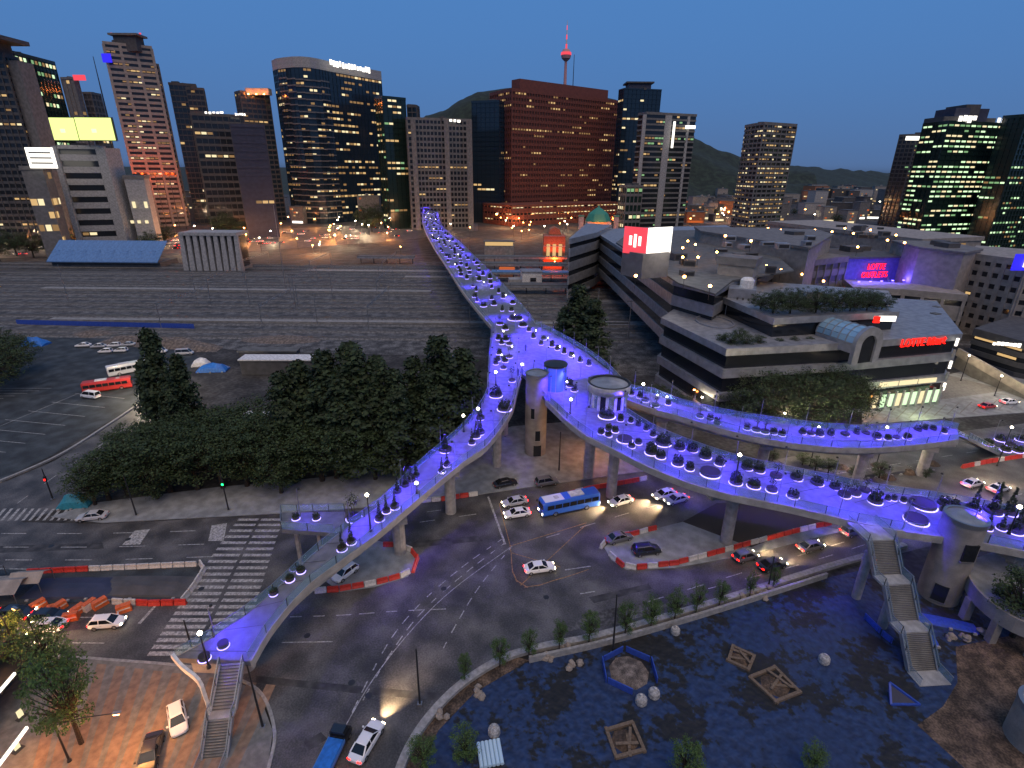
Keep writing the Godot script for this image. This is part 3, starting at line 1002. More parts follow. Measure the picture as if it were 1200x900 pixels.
func build_hills() -> void:
	var nz := FastNoiseLite.new()
	nz.seed = 4
	nz.frequency = 0.004
	nz.fractal_octaves = 4
	var st := tool(true)
	# the wooded hill with the mast: ridge surveyed as [pixel x, pixel y]
	var ridge := [[440, 178], [478, 152], [500, 138], [520, 132], [540, 118], [560, 108], [600, 104], [660, 100], [720, 118], [770, 140], [812, 163], [840, 176], [866, 186], [900, 197], [940, 201]]
	var rows := 14
	var cols := 84
	var grid := []
	for i in cols + 1:
		var fx := float(i) / cols * (ridge.size() - 1)
		var k := mini(int(fx), ridge.size() - 2)
		var p := Vector2(ridge[k][0], ridge[k][1]).lerp(Vector2(ridge[k + 1][0], ridge[k + 1][1]), fx - k)
		var top := far(p.x, p.y, 1750)
		var line := []
		for j in rows + 1:
			var f := float(j) / rows
			var z := -1750.0 + 700.0 * f
			var x := top.x * (1.0 - 0.28 * f)
			var y := (top.y) * (cos(f * PI) * 0.5 + 0.5)
			y += nz.get_noise_2d(x, z) * 26.0 * sin(f * PI) + nz.get_noise_2d(x * 9, z * 9) * 3.5
			line.append(Vector3(x, maxf(y, -2), z))
		grid.append(line)
	for i in cols:
		for j in rows:
			quad(st, grid[i][j], grid[i + 1][j], grid[i + 1][j + 1], grid[i][j + 1], Vector3.UP)
	structure("hill", st, M.hill)
	st = tool(true)
	var far_ridge := [[-200, 192], [300, 196], [700, 196], [860, 196], [920, 193], [950, 196], [990, 199], [1020, 201], [1060, 204], [1120, 205], [1250, 203], [1500, 200]]
	var prev := []
	for i in far_ridge.size() * 8:
		var fx := float(i) / 8.0
		var k := mini(int(fx), far_ridge.size() - 2)
		var p := Vector2(far_ridge[k][0], far_ridge[k][1]).lerp(Vector2(far_ridge[k + 1][0], far_ridge[k + 1][1]), minf(fx - k, 1.0))
		var top := far(p.x, p.y, 2600)
		top.y += nz.get_noise_2d(top.x * 4, 0) * 9.0
		var line := [Vector3(top.x, -2, -3100), top, Vector3(top.x * 0.9, top.y * 0.72, -2250), Vector3(top.x * 0.8, top.y * 0.4, -1800), Vector3(top.x * 0.7, -2, -1300)]
		if prev.size():
			for j in line.size() - 1:
				quad(st, prev[j], line[j], line[j + 1], prev[j + 1], Vector3.UP)
		prev = line
	structure("distant_hills", st, M.hill)

# ---------------------------------------------------------------- rail yard
const ORDER := ["first", "second", "third", "fourth", "fifth", "sixth", "seventh", "eighth", "ninth", "tenth", "eleventh", "twelfth", "thirteenth", "fourteenth", "fifteenth", "sixteenth", "seventeenth", "eighteenth", "nineteenth", "twentieth", "last"]

func build_yard() -> void:
	var zs := []
	var z := -338.0
	while z < -172.0:
		zs.append(z)
		z += 9.0 if int(absf(z)) % 4 != 1 else 13.5
	for i in zs.size():
		var t := thing("rail_track", "steel railway track in the yard, %s from the far side" % ORDER[mini(i, 20)], "railway track", Vector3(-40, 0, zs[i]), 0.012 * (i % 3), "parallel tracks of the rail yard")
		var st := tool()
		var prof := [Vector2(-2.6, 0.0), Vector2(-1.7, 0.3), Vector2(1.7, 0.3), Vector2(2.6, 0.0)]
		var rings := []
		for x in [-300.0, 300.0]:
			var r := PackedVector3Array()
			for p in prof:
				r.append(Vector3(x, p.y, p.x))
			rings.append(r)
		loft(st, rings)
		part(t, "ballast_bed", st, M.trackbed)
		for s in [-0.75, 0.75]:
			block(t, "rail", Vector3(0, 0.42, s), Vector3(600, 0.16, 0.14), M.rail)
	for p in [[-180.0, 46.0, -204.5, 3.2], [-60.0, 30.0, -300.0, 5.0], [-230, -40, -262, 4.0], [40, 130, -243, 5.0], [30, 120, -205, 5.0], [-120, 20, -318, 5]]:
		var lab := {-204.5: "long pale platform at the near side of the rail yard", -300.0: "pale platform strip in the far middle of the yard beside the walkway", -262.0: "pale platform strip in the yard left of the walkway", -243.0: "platform under the station block beyond the tall conifer", -205.0: "platform right of the tall conifer near the station pillars", -318.0: "long thin platform near the far edge of the yard"}
		var t := thing("platform", lab[float(p[2])], "platform", Vector3((p[0] + p[1]) / 2, 0, p[2]))
		block(t, "platform_slab", Vector3(0, 0.5, 0), Vector3(p[1] - p[0], 1.0, p[3]), M.platform)
		block(t, "platform_edge", Vector3(0, 1.02, p[3] * 0.46), Vector3(p[1] - p[0], 0.05, 0.4), M.offwhite)
	# catenary gantries
	var gx := [-150.0, -112.0, -72.0, -34.0]
	for i in gx.size():
		for j in 3:
			var zc := -318.0 + j * 52.0
			var t := thing("catenary_gantry", "thin steel gantry carrying wires over the tracks", "gantry", Vector3(gx[i] + j * 9, 0, zc), 0.0, "wire gantries over the rail yard")
			var st := tool()
			bar(st, Vector3(0, 0, -18), Vector3(0, 9.5, -18), 0.24, 0.24)
			part(t, "post", st, M.steel)
			st = tool()
			bar(st, Vector3(0, 0, 18), Vector3(0, 9.5, 18), 0.24, 0.24)
			part(t, "post", st, M.steel)
			st = tool()
			bar(st, Vector3(0, 8.2, -18), Vector3(0, 8.2, 18), 0.12, 0.12)
			bar(st, Vector3(0, 9.0, -18), Vector3(0, 9.0, 18), 0.12, 0.12)
			for k in 12:
				bar(st, Vector3(0, 8.2 + 0.8 * (k % 2), -18 + k * 3), Vector3(0, 9.0 - 0.8 * (k % 2), -15 + k * 3), 0.1, 0.1)
			part(t, "beam", st, M.steel)
	for p in [[232, 358, 18], [293, 358, 15], [347, 362, 15], [372, 380, 12], [525, 330, 10], [80, 352, 16], [335, 340, 40], [700, 372, 12], [736, 396, 14], [390, 350, 12], [445, 335, 12]]:
		var t := thing("yard_mast", "thin dark mast standing in the rail yard" if p[2] < 30 else "tallest thin mast in the rail yard in front of the glass tower", "mast", g(p[0], p[1]), 0.0, "masts of the rail yard")
		var st := tool()
		tube(st, Vector3.ZERO, Vector3(0, p[2], 0), 0.2, 0.12, 6)
		part(t, "pole", st, M.steel)
		st = tool()
		bar(st, Vector3(-1.6, p[2] - 0.5, 0), Vector3(1.6, p[2] - 0.5, 0), 0.15, 0.15)
		part(t, "crossarm", st, M.dark_steel)
	for i in range(0, zs.size(), 2):
		var wt := thing("overhead_wire", "thin overhead wire above the %s track of the yard" % ORDER[mini(i, 20)], "wire", Vector3(-60, 0, zs[i]), 0.012 * (i % 3), "overhead wires of the rail yard")
		block(wt, "contact_wire", Vector3(0, 6.2, 0), Vector3(360, 0.06, 0.06), M.steel)
		block(wt, "carrier_wire", Vector3(0, 7.6, 0), Vector3(360, 0.05, 0.05), M.steel)
	# blue site fence
	var fence := thing("site_fence", "long low blue site fence at the near edge of the rail yard", "fence", g(130, 382))
	var a := g(20, 380)
	var b := g(228, 385)
	for k in 30:
		var p := a.lerp(b, (k + 0.5) / 30.0) - fence.position
		block(fence, "fence_panel", p + Vector3(0, 0.9, 0), Vector3((b - a).length() / 30.0 - 0.08, 1.8, 0.1), M.plastic_blue, atan2(-(b - a).z, (b - a).x) + rnd(-0.02, 0.02))

# ---------------------------------------------------------------- the raised walkway
var trunk_l := []
var trunk_r := []
var west_l := []
var west_r := []
var east_l := []
var east_r := []
var north_l := []
var north_r := []

func edge(px: Array, n: int) -> Array:                         # [x, y, deck height] surveyed along one edge
	var pts := []
	for p in px:
		pts.append(g(p[0], p[1], p[2]))
	return resample(pts, n)

func ribbon(parent: Node, called: String, l: Array, r: Array, top: float, bottom: float, in0: float, in1: float, m: Material) -> void:
	var st := tool()
	for i in l.size() - 1:
		var up := Vector3.UP
		var a0: Vector3 = l[i].lerp(r[i], in0)
		var a1: Vector3 = l[i + 1].lerp(r[i + 1], in0)
		var b0: Vector3 = l[i].lerp(r[i], in1)
		var b1: Vector3 = l[i + 1].lerp(r[i + 1], in1)
		var out := (a0 - b0).normalized()
		quad(st, a0 + up * top, a1 + up * top, b1 + up * top, b0 + up * top, Vector3.UP)
		quad(st, a0 + up * bottom, a1 + up * bottom, b1 + up * bottom, b0 + up * bottom, Vector3.DOWN)
		quad(st, a0 + up * top, a1 + up * top, a1 + up * bottom, a0 + up * bottom, out)
		quad(st, b0 + up * top, b1 + up * top, b1 + up * bottom, b0 + up * bottom, -out)
		if i == 0 or i == l.size() - 2:
			var k := 0 if i == 0 else l.size() - 1
			var a: Vector3 = l[k].lerp(r[k], in0)
			var b: Vector3 = l[k].lerp(r[k], in1)
			quad(st, a + up * top, b + up * top, b + up * bottom, a + up * bottom, (l[i] - l[i + 1]) if i == 0 else (l[i + 1] - l[i]))
	part(parent, called, st, m)

func railing(parent: Node, e: Array, inner: Array, step: float, skip_from: float = -1.0, skip_to: float = -1.0) -> void:
	var total := 0.0
	for i in e.size() - 1:
		total += (e[i + 1] - e[i]).length()
	var s := 0.0
	var last: Vector3 = e[0].lerp(inner[0], 0.02)
	var acc := 0.0
	for i in range(1, e.size()):
		acc += (e[i] - e[i - 1]).length()
		if acc - s < step and i < e.size() - 1:
			continue
		var p: Vector3 = e[i].lerp(inner[i], 0.02)
		var hide := s > skip_from and s < skip_to
		if not hide:
			var d := p - last
			var mid := (p + last) * 0.5
			var yaw := atan2(-d.z, d.x)
			var b := Basis(Vector3.UP, yaw) * Basis(Vector3.BACK, atan2(d.y, Vector2(d.x, d.z).length()))
			put(parent, "railing_panel", unit_box, M.clear_glass, Transform3D(b.scaled_local(Vector3(d.length() - 0.12, 1.15, 0.03)), mid + Vector3(0, 0.72, 0)))
			put(parent, "handrail", unit_box, M.steel, Transform3D(b.scaled_local(Vector3(d.length(), 0.06, 0.08)), mid + Vector3(0, 1.34, 0)))
			block(parent, "railing_post", last + Vector3(0, 0.67, 0), Vector3(0.07, 1.34, 0.09), M.dark_steel, yaw)
		s = acc
		last = p

func build_bridge() -> void:
	var w := thing("elevated_walkway", "long curving raised walkway glowing violet blue that forks over the junction", "footbridge")
	trunk_l = edge([[452, 222, 29], [468, 227, 27.5], [488, 234, 24], [496, 243, 20], [495, 256, 16.5], [497, 266, 15], [508, 288, 14], [524, 312, 14], [542, 340, 14], [560, 363, 14], [577, 383, 14]], 90)
	trunk_r = edge([[456, 219, 29], [472, 223, 27.5], [502, 229, 24], [515, 238, 20], [514, 254, 16.5], [520, 268, 15], [544, 290, 14], [564, 310, 14], [594, 340, 14], [611, 359, 14], [627, 380, 14]], 90)
	west_l = edge([[572, 437, 14], [570, 463, 13.7], [553, 491, 12.7], [529, 515, 11.7], [486, 552, 10.3], [447, 591, 9.0], [401, 623, 7.8], [367, 650, 6.9], [317, 697, 6.0], [260, 740, 5.2], [205, 771, 5.0]], 60)
	west_r = edge([[611, 437, 14], [605, 461, 13.7], [598, 484, 12.7], [568, 524, 11.7], [542, 542, 10.3], [490, 585, 9.0], [444, 624, 7.8], [400, 657, 6.9], [360, 687, 6.0], [318, 735, 5.2], [293, 775, 5.0]], 60)
	east_l = edge([[733, 484, 14], [770, 507, 13.6], [831, 531, 12.9], [880, 545, 12.3], [933, 556, 11.8], [1027, 575, 10.8], [1107, 586, 10.2], [1200, 604, 9.7], [1300, 630, 9.2]], 60)
	east_r = edge([[641, 470, 14], [683, 507, 13.8], [727, 530, 13.4], [770, 551, 13.0], [835, 574, 12.4], [933, 595, 11.5], [1040, 619, 10.6], [1150, 636, 9.9], [1240, 654, 9.3]], 60)
	north_l = edge([[735, 457, 14], [761, 460, 14], [792, 473, 13.7], [857, 488, 12.8], [950, 501, 11.5], [1017, 505, 10.5], [1100, 499, 9.2], [1122, 503, 8.8]], 50)
	north_r = edge([[733, 468, 14], [761, 478, 14], [800, 489, 13.7], [867, 508, 12.8], [933, 520, 11.5], [1000, 525, 10.5], [1067, 522, 9.2], [1124, 515, 8.8]], 50)
	for k in [[trunk_l, trunk_r], [west_l, west_r], [east_l, east_r], [north_l, north_r]]:
		ribbon(w, "deck", k[0], k[1], 0.0, -0.7, 0.0, 1.0, M.deck)
		ribbon(w, "girder", k[0], k[1], -0.7, -2.1, 0.2, 0.8, M.fascia)
		ribbon(w, "edge_beam", k[0], k[1], 0.1, -1.0, -0.025, -0.001, M.fascia)
		ribbon(w, "edge_beam", k[0], k[1], 0.1, -1.0, 1.001, 1.025, M.fascia)
	for k in [[west_l, west_r, 3], [east_l, east_r, 3], [north_l, north_r, 3], [trunk_l, trunk_r, 2]]:
		for i in range(2, k[0].size() - 1, k[2]):                 # joints between the deck slabs
			var d: Vector3 = k[1][i] - k[0][i]
			block(w, "deck_joint", (k[0][i] + k[1][i]) * 0.5 + Vector3(0, 0.004, 0), Vector3(Vector2(d.x, d.z).length() * 0.97, 0.012, 0.07), M.joint, atan2(-d.z, d.x))
	var st := tool()
	var plaza := PackedVector2Array()
	for p in [[577, 383], [627, 380], [660, 397], [688, 414], [716, 436], [735, 457], [733, 468], [733, 484], [641, 470], [626, 452], [611, 437], [572, 437], [574, 410]]:
		plaza.append(g2(p[0], p[1], 14))
	prism(st, plaza, 13.3, 14.0)
	part(w, "fork_deck", st, M.deck)
	st = tool()
	prism(st, outset(plaza, -2.0), 12.2, 13.3)
	part(w, "fork_girder", st, M.fascia)
	railing(w, trunk_l, trunk_r, 9.0)
	railing(w, trunk_r, trunk_l, 9.0)
	railing(w, west_l, west_r, 3.4)
	railing(w, west_r, west_l, 3.4)
	railing(w, east_l, east_r, 3.4)
	railing(w, east_r, east_l, 3.4, 64.0, 72.0)
	railing(w, north_l, north_r, 4.2)
	railing(w, north_r, north_l, 4.2)
	for k in [[[627, 380], [660, 397], [688, 414], [716, 436], [735, 457]], [[572, 437], [574, 410], [577, 383]], [[641, 470], [626, 452], [611, 437]]]:
		var e := []
		for p in k:
			e.append(g(p[0], p[1], 14))
		railing(w, resample(e, 12), resample(e, 12), 4.0)
	# piers: [deck point px, height, width]
	for p in [[trunk_l, trunk_r, 12], [trunk_l, trunk_r, 30], [trunk_l, trunk_r, 42], [trunk_l, trunk_r, 52], [trunk_l, trunk_r, 61], [trunk_l, trunk_r, 69], [trunk_l, trunk_r, 76], [trunk_l, trunk_r, 83], [west_l, west_r, 2], [west_l, west_r, 13], [west_l, west_r, 27], [west_l, west_r, 37], [west_l, west_r, 57], [east_l, east_r, 2], [east_l, east_r, 8], [east_l, east_r, 25], [east_l, east_r, 42], [east_l, east_r, 55], [north_l, north_r, 6], [north_l, north_r, 20], [north_l, north_r, 34], [north_l, north_r, 46]]:
		var c: Vector3 = (p[0][p[2]] + p[1][p[2]]) * 0.5
		var across: Vector3 = p[1][p[2]] - p[0][p[2]]
		var ps := tool()
		tube(ps, Vector3(c.x, 0, c.z), Vector3(c.x, c.y - 3.0, c.z), 0.95, 0.95, 14)
		part(w, "pier", ps, M.concrete)
		block(w, "pier_cap", Vector3(c.x, c.y - 2.55, c.z), Vector3(across.length() * 0.52, 0.9, 2.2), M.concrete, atan2(-across.z, across.x))
	# the west end: landing wall and the white curved guard
	st = tool()
	var curve := []
	for p in [[202, 768, 6.2], [214, 782, 5.6], [232, 797, 4.4], [240, 815, 2.6], [247, 838, 0.2]]:
		curve.append(g(p[0], p[1], p[2]))
	var rc := resample(curve, 14)
	for i in 14:
		bar(st, rc[i], rc[i + 1], 0.35, 0.55)
	part(w, "white_guard", st, M.white)
	# side landing with a lift roof over the west arm
	var land := PackedVector2Array()
	for p in [[330, 600], [404, 599], [402, 621], [392, 624], [330, 620]]:
		land.append(g2(p[0], p[1], 7.9))
	st = tool()
	prism(st, land, 7.2, 7.8)
	part(w, "side_landing", st, M.deck)
	var e2 := []
	for p in [[404, 599], [330, 600], [330, 620], [392, 624]]:
		e2.append(g(p[0], p[1], 7.8))
	var er := []
	for i in 3:
		for j in 4:
			er.append(e2[i].lerp(e2[i + 1], j / 4.0))
	er.append(e2[3])
	railing(w, er, er, 2.0)
	for p in [[345, 612], [372, 616]]:
		var c := g(p[0], p[1], 7.5)
		block(w, "landing_column", Vector3(c.x, 3.6, c.z), Vector3(0.5, 7.2, 0.5), M.concrete)
	build_stairs()
	build_lifts()
	build_planters()

func flight(parent: Node3D, a: Vector3, b: Vector3, wide: float, steps: int) -> void:       # one flight with treads, strings and glazed sides; a above b
	var d := b - a
	var run := Vector3(d.x, 0, d.z)
	var dir := run.normalized()
	var side := dir.cross(Vector3.UP)
	var yaw := atan2(-dir.z, dir.x)
	for i in steps:
		var f := (i + 0.5) / steps
		var p := a + run * f
		p.y = a.y + d.y * (i + 1.0) / (steps + 1.0)
		block(parent, "tread", p - Vector3(0, 0.06, 0), Vector3(run.length() / steps + 0.03, 0.12, wide), M.platform, yaw)
		block(parent, "tread_nosing", p + dir * (run.length() / steps * 0.5) + Vector3(0, 0.004, 0), Vector3(0.06, 0.02, wide), M.dark_steel, yaw)
	for s in [-1.0, 1.0]:
		var st := tool()
		bar(st, a + side * wide * 0.53 * s - Vector3(0, 0.15, 0), b + side * wide * 0.53 * s - Vector3(0, 0.15, 0), 0.16, 0.55)
		part(parent, "stringer", st, M.pale_metal)
		st = tool()
		bar(st, a + side * wide * 0.53 * s + Vector3(0, 1.12, 0), b + side * wide * 0.53 * s + Vector3(0, 1.12, 0), 0.08, 0.07)
		part(parent, "handrail", st, M.steel)
		var n := maxi(2, roundi(d.length() / 2.0))
		for k in n:
			st = tool()
			bar(st, a.lerp(b, (k + 0.04) / n) + side * wide * 0.53 * s + Vector3(0, 0.6, 0), a.lerp(b, (k + 0.96) / n) + side * wide * 0.53 * s + Vector3(0, 0.6, 0), 0.03, 0.95)
			part(parent, "glass_panel", st, M.clear_glass)
			block(parent, "post", a.lerp(b, float(k) / n) + side * wide * 0.53 * s + Vector3(0, 0.5, 0), Vector3(0.07, 1.2, 0.07), M.dark_steel, yaw)

func landing(parent: Node3D, a: Vector3, b: Vector3, wide: float) -> void:
	var d := b - a
	var dir := d.normalized()
	var side := dir.cross(Vector3.UP)
	var yaw := atan2(-dir.z, dir.x)
	block(parent, "landing", (a + b) * 0.5 - Vector3(0, 0.15, 0), Vector3(d.length(), 0.3, wide * 1.1), M.offwhite, yaw)
	for s in [-1.0, 1.0]:
		var o: Vector3 = side * wide * 0.53 * s
		block(parent, "glass_panel", (a + b) * 0.5 + o + Vector3(0, 0.6, 0), Vector3(d.length() - 0.1, 0.95, 0.03), M.clear_glass, yaw)
		block(parent, "handrail", (a + b) * 0.5 + o + Vector3(0, 1.12, 0), Vector3(d.length(), 0.07, 0.08), M.steel, yaw)

func build_stairs() -> void:
	var t := thing("stairway", "narrow stair with glass sides from the walkway's end down to the striped plaza", "stairs")
	var a := g(272, 776, 5.0)
	var b := g(252, 888, 0.1)
	var m1 := a.lerp(b, 0.52)
	var m2 := m1 + Vector3(b.x - a.x, 0, b.z - a.z).normalized() * 1.0
	flight(t, a, m1, 2.3, 14)
	landing(t, m1, m2, 2.3)
	flight(t, m2, b, 2.3, 13)
	landing(t, b, b + Vector3(b.x - a.x, 0, b.z - a.z).normalized() * 2.4, 2.3)
	t = thing("stairway", "long glass sided stair descending from the east arm to the blue netted lot", "stairs")
	var top := g(1012, 614, 10.8)
	var end := g(1081, 786, 0.1)
	var dir := Vector3(end.x - top.x, 0, end.z - top.z)
	var u := dir.normalized()
	var p0 := top + u * 3.5
	landing(t, top - u * 0.6, p0, 3.6)
	var seg := (dir.length() - 3.5 - 3.6) / 3.0
	var p := p0
	for k in 3:
		var q := p + u * seg
		q.y = lerpf(10.8, 0.1, (k + 1) / 3.0)
		flight(t, p, q, 3.4, 20)
		if k < 2:
			landing(t, q, q + u * 1.8, 3.6)
			p = q + u * 1.8
		else:
			landing(t, q, q + u * 2.0, 3.6)
	var nt := thing("stairway", "short stair from the upper arm's end down to the planted corner", "stairs")
	flight(nt, g(1123, 509, 8.8), g(1160, 528, 0.1), 3.2, 30)
	for f in [0.16, 0.52]:
		var c: Vector3 = top + dir * f
		var st := tool()
		tube(st, Vector3(c.x, 0, c.z), Vector3(c.x, lerpf(10.4, 0, f) - 0.9, c.z), 0.6, 0.6, 12)
		part(t, "column", st, M.concrete)

func lift_tower(base: Vector3, r: float, tall: float, label: String, m: Material, window_turn: Array) -> Node3D:
	var t := thing("lift_tower", label, "lift tower", base)
	var st := tool(true)
	lathe(st, [Vector2(r, 0.0), Vector2(r, tall)], 36)
	part(t, "shaft", st, m)
	st = tool()
	lathe(st, [Vector2(r * 0.9, tall), Vector2(r * 1.04, tall - 0.35), Vector2(r * 1.04, tall + 0.25), Vector2(r * 0.9, tall + 0.25), Vector2(r * 0.9, tall)], 36)
	part(t, "rim", st, M.steel)
	st = tool()
	lathe(st, [Vector2(r * 0.9, tall + 0.05), Vector2(r * 0.45, tall + 0.3), Vector2(0.0, tall + 0.38)], 28)
	part(t, "roof", st, M.pale_metal)
	for wv in window_turn:
		var d := Vector3(sin(wv[0]), 0, cos(wv[0]))
		block(t, "window", d * (r - 0.06) + Vector3(0, wv[1], 0), Vector3(wv[2], wv[3], 0.35), M.glass_dark, wv[0])
		block(t, "window_frame", d * (r - 0.02) + Vector3(0, wv[1] - wv[3] * 0.5 - 0.05, 0), Vector3(wv[2] + 0.2, 0.1, 0.4), M.steel, wv[0])
	return t

func build_lifts() -> void:
	var c := g(627, 530)
	lift_tower(Vector3(c.x, 0, c.z), 2.25, 18.0, "pale cylindrical lift tower standing in the fork of the walkway", M.beige, [[0.15, 5.0, 1.0, 2.2], [-0.35, 10.0, 0.7, 2.2], [0.15, 1.5, 1.6, 2.4]])
	var c2 := g(650, 455, 14.0)
	var t := thing("lift_cabin", "round glass lift drum rising through the violet deck at the fork", "lift tower", c2)
	var st := tool(true)
	lathe(st, [Vector2(2.3, 0.0), Vector2(2.3, 5.2)], 32)
	part(t, "glass_drum", st, M.roof_glass)
	for k in 8:
		block(t, "mullion", Vector3(cos(k * TAU / 8), 0, sin(k * TAU / 8)) * 2.3 + Vector3(0, 2.6, 0), Vector3(0.1, 5.2, 0.12), M.steel, -k * TAU / 8)
	st = tool()
	lathe(st, [Vector2(2.2, 5.2), Vector2(2.45, 5.15), Vector2(2.45, 5.5), Vector2(1.6, 5.6), Vector2(0, 5.7)], 28)
	part(t, "roof", st, M.dark_steel)
	c = g(1098, 697)
	lift_tower(Vector3(c.x, 0, c.z), 2.45, far(1128, 606, -c.z).y, "pale cylindrical lift tower beside the east arm near the long stair", M.beige, [[-0.05, 9.2, 1.7, 2.6], [-0.7, 2.0, 1.6, 2.6]])
	c = g(1212, 870)
	lift_tower(Vector3(c.x, 0, c.z), 2.6, 5.0, "short pale round shaft cut off by the frame beside the bare earth", M.beige, [])
	# round glazed pavilion
	var pc := g(712, 474, 14.0)
	t = thing("round_pavilion", "round white pavilion with a pale glass roof on the walkway behind the east arm", "pavilion", Vector3(pc.x, 14.0, pc.z))
	var r := 3.7
	for k in 14:
		var a := k * TAU / 14
		var d := Vector3(cos(a), 0, sin(a))
		block(t, "column", d * (r - 0.2) + Vector3(0, 1.6, 0), Vector3(0.35, 3.2, 0.5), M.white, -a)
		var d2 := Vector3(cos(a + TAU / 28), 0, sin(a + TAU / 28))
		block(t, "glass_panel", d2 * (r - 0.32) + Vector3(0, 1.6, 0), Vector3(0.05, 3.0, 1.25), M.clear_glass if k % 2 else M.glass_dark, -(a + TAU / 28))
	st = tool(true)
	lathe(st, [Vector2(r - 0.1, 3.1), Vector2(r + 0.35, 3.1), Vector2(r + 0.4, 4.7)], 36)
	part(t, "ring_wall", st, M.white)
	st = tool()
	lathe(st, [Vector2(r + 0.4, 4.7), Vector2(r + 0.1, 4.85), Vector2(r - 0.1, 4.7), Vector2(r - 0.1, 4.3)], 36)
	part(t, "rim", st, M.dark_steel)
	st = tool()
	lathe(st, [Vector2(r - 0.1, 4.42), Vector2(r * 0.5, 4.65), Vector2(0, 4.75)], 30)
	part(t, "glass_roof", st, M.pale_metal)
	omni(t, Vector3(0, 2.7, 0), Color(1.0, 0.9, 0.75), 4.0, 0.3)
	block(t, "ceiling_lamp", Vector3(0, 2.9, 0), Vector3(0.45, 0.06, 0.45), M.lamp_white)

# ---------------------------------------------------------------- what stands on the deck
func deck_y(px: float, py: float) -> Vector3:                  # nearest deck level along the surveyed sight line
	var best := Vector3.ZERO
	var off := 1e9
	for k in [[west_l, west_r], [east_l, east_r], [north_l, north_r], [trunk_l, trunk_r]]:
		for i in k[0].size():
			var c: Vector3 = (k[0][i] + k[1][i]) * 0.5
			var p := g(px, py, c.y)
			var d: float = Vector2(p.x - c.x, p.z - c.z).length() - (k[0][i] - k[1][i]).length() * 0.4
			if d < off:
				off = d
				best = p
	return best

var bollard_parts := []

func bollard(at: Vector3, label: String) -> void:
	var t := thing("bollard_light", label, "bollard light", at, 0.0, "bollard lights on the walkway")
	if bollard_parts.is_empty():
		var st := tool()
		tube(st, Vector3.ZERO, Vector3(0, 0.8, 0), 0.1, 0.1, 8)
		st.generate_normals()
		bollard_parts.append(st.commit())
		st = tool()
		lathe(st, [Vector2(0.1, 0.8), Vector2(0.12, 0.82), Vector2(0.12, 1.0), Vector2(0.0, 1.05)], 8)
		st.generate_normals()
		bollard_parts.append(st.commit())
	put(t, "post", bollard_parts[0], M.dark_steel)
	put(t, "lamp_glass", bollard_parts[1], M.lamp_white)
	omni(t, Vector3(0, 0.92, 0), Color(0.75, 0.72, 1.0), 5.0, 0.1)

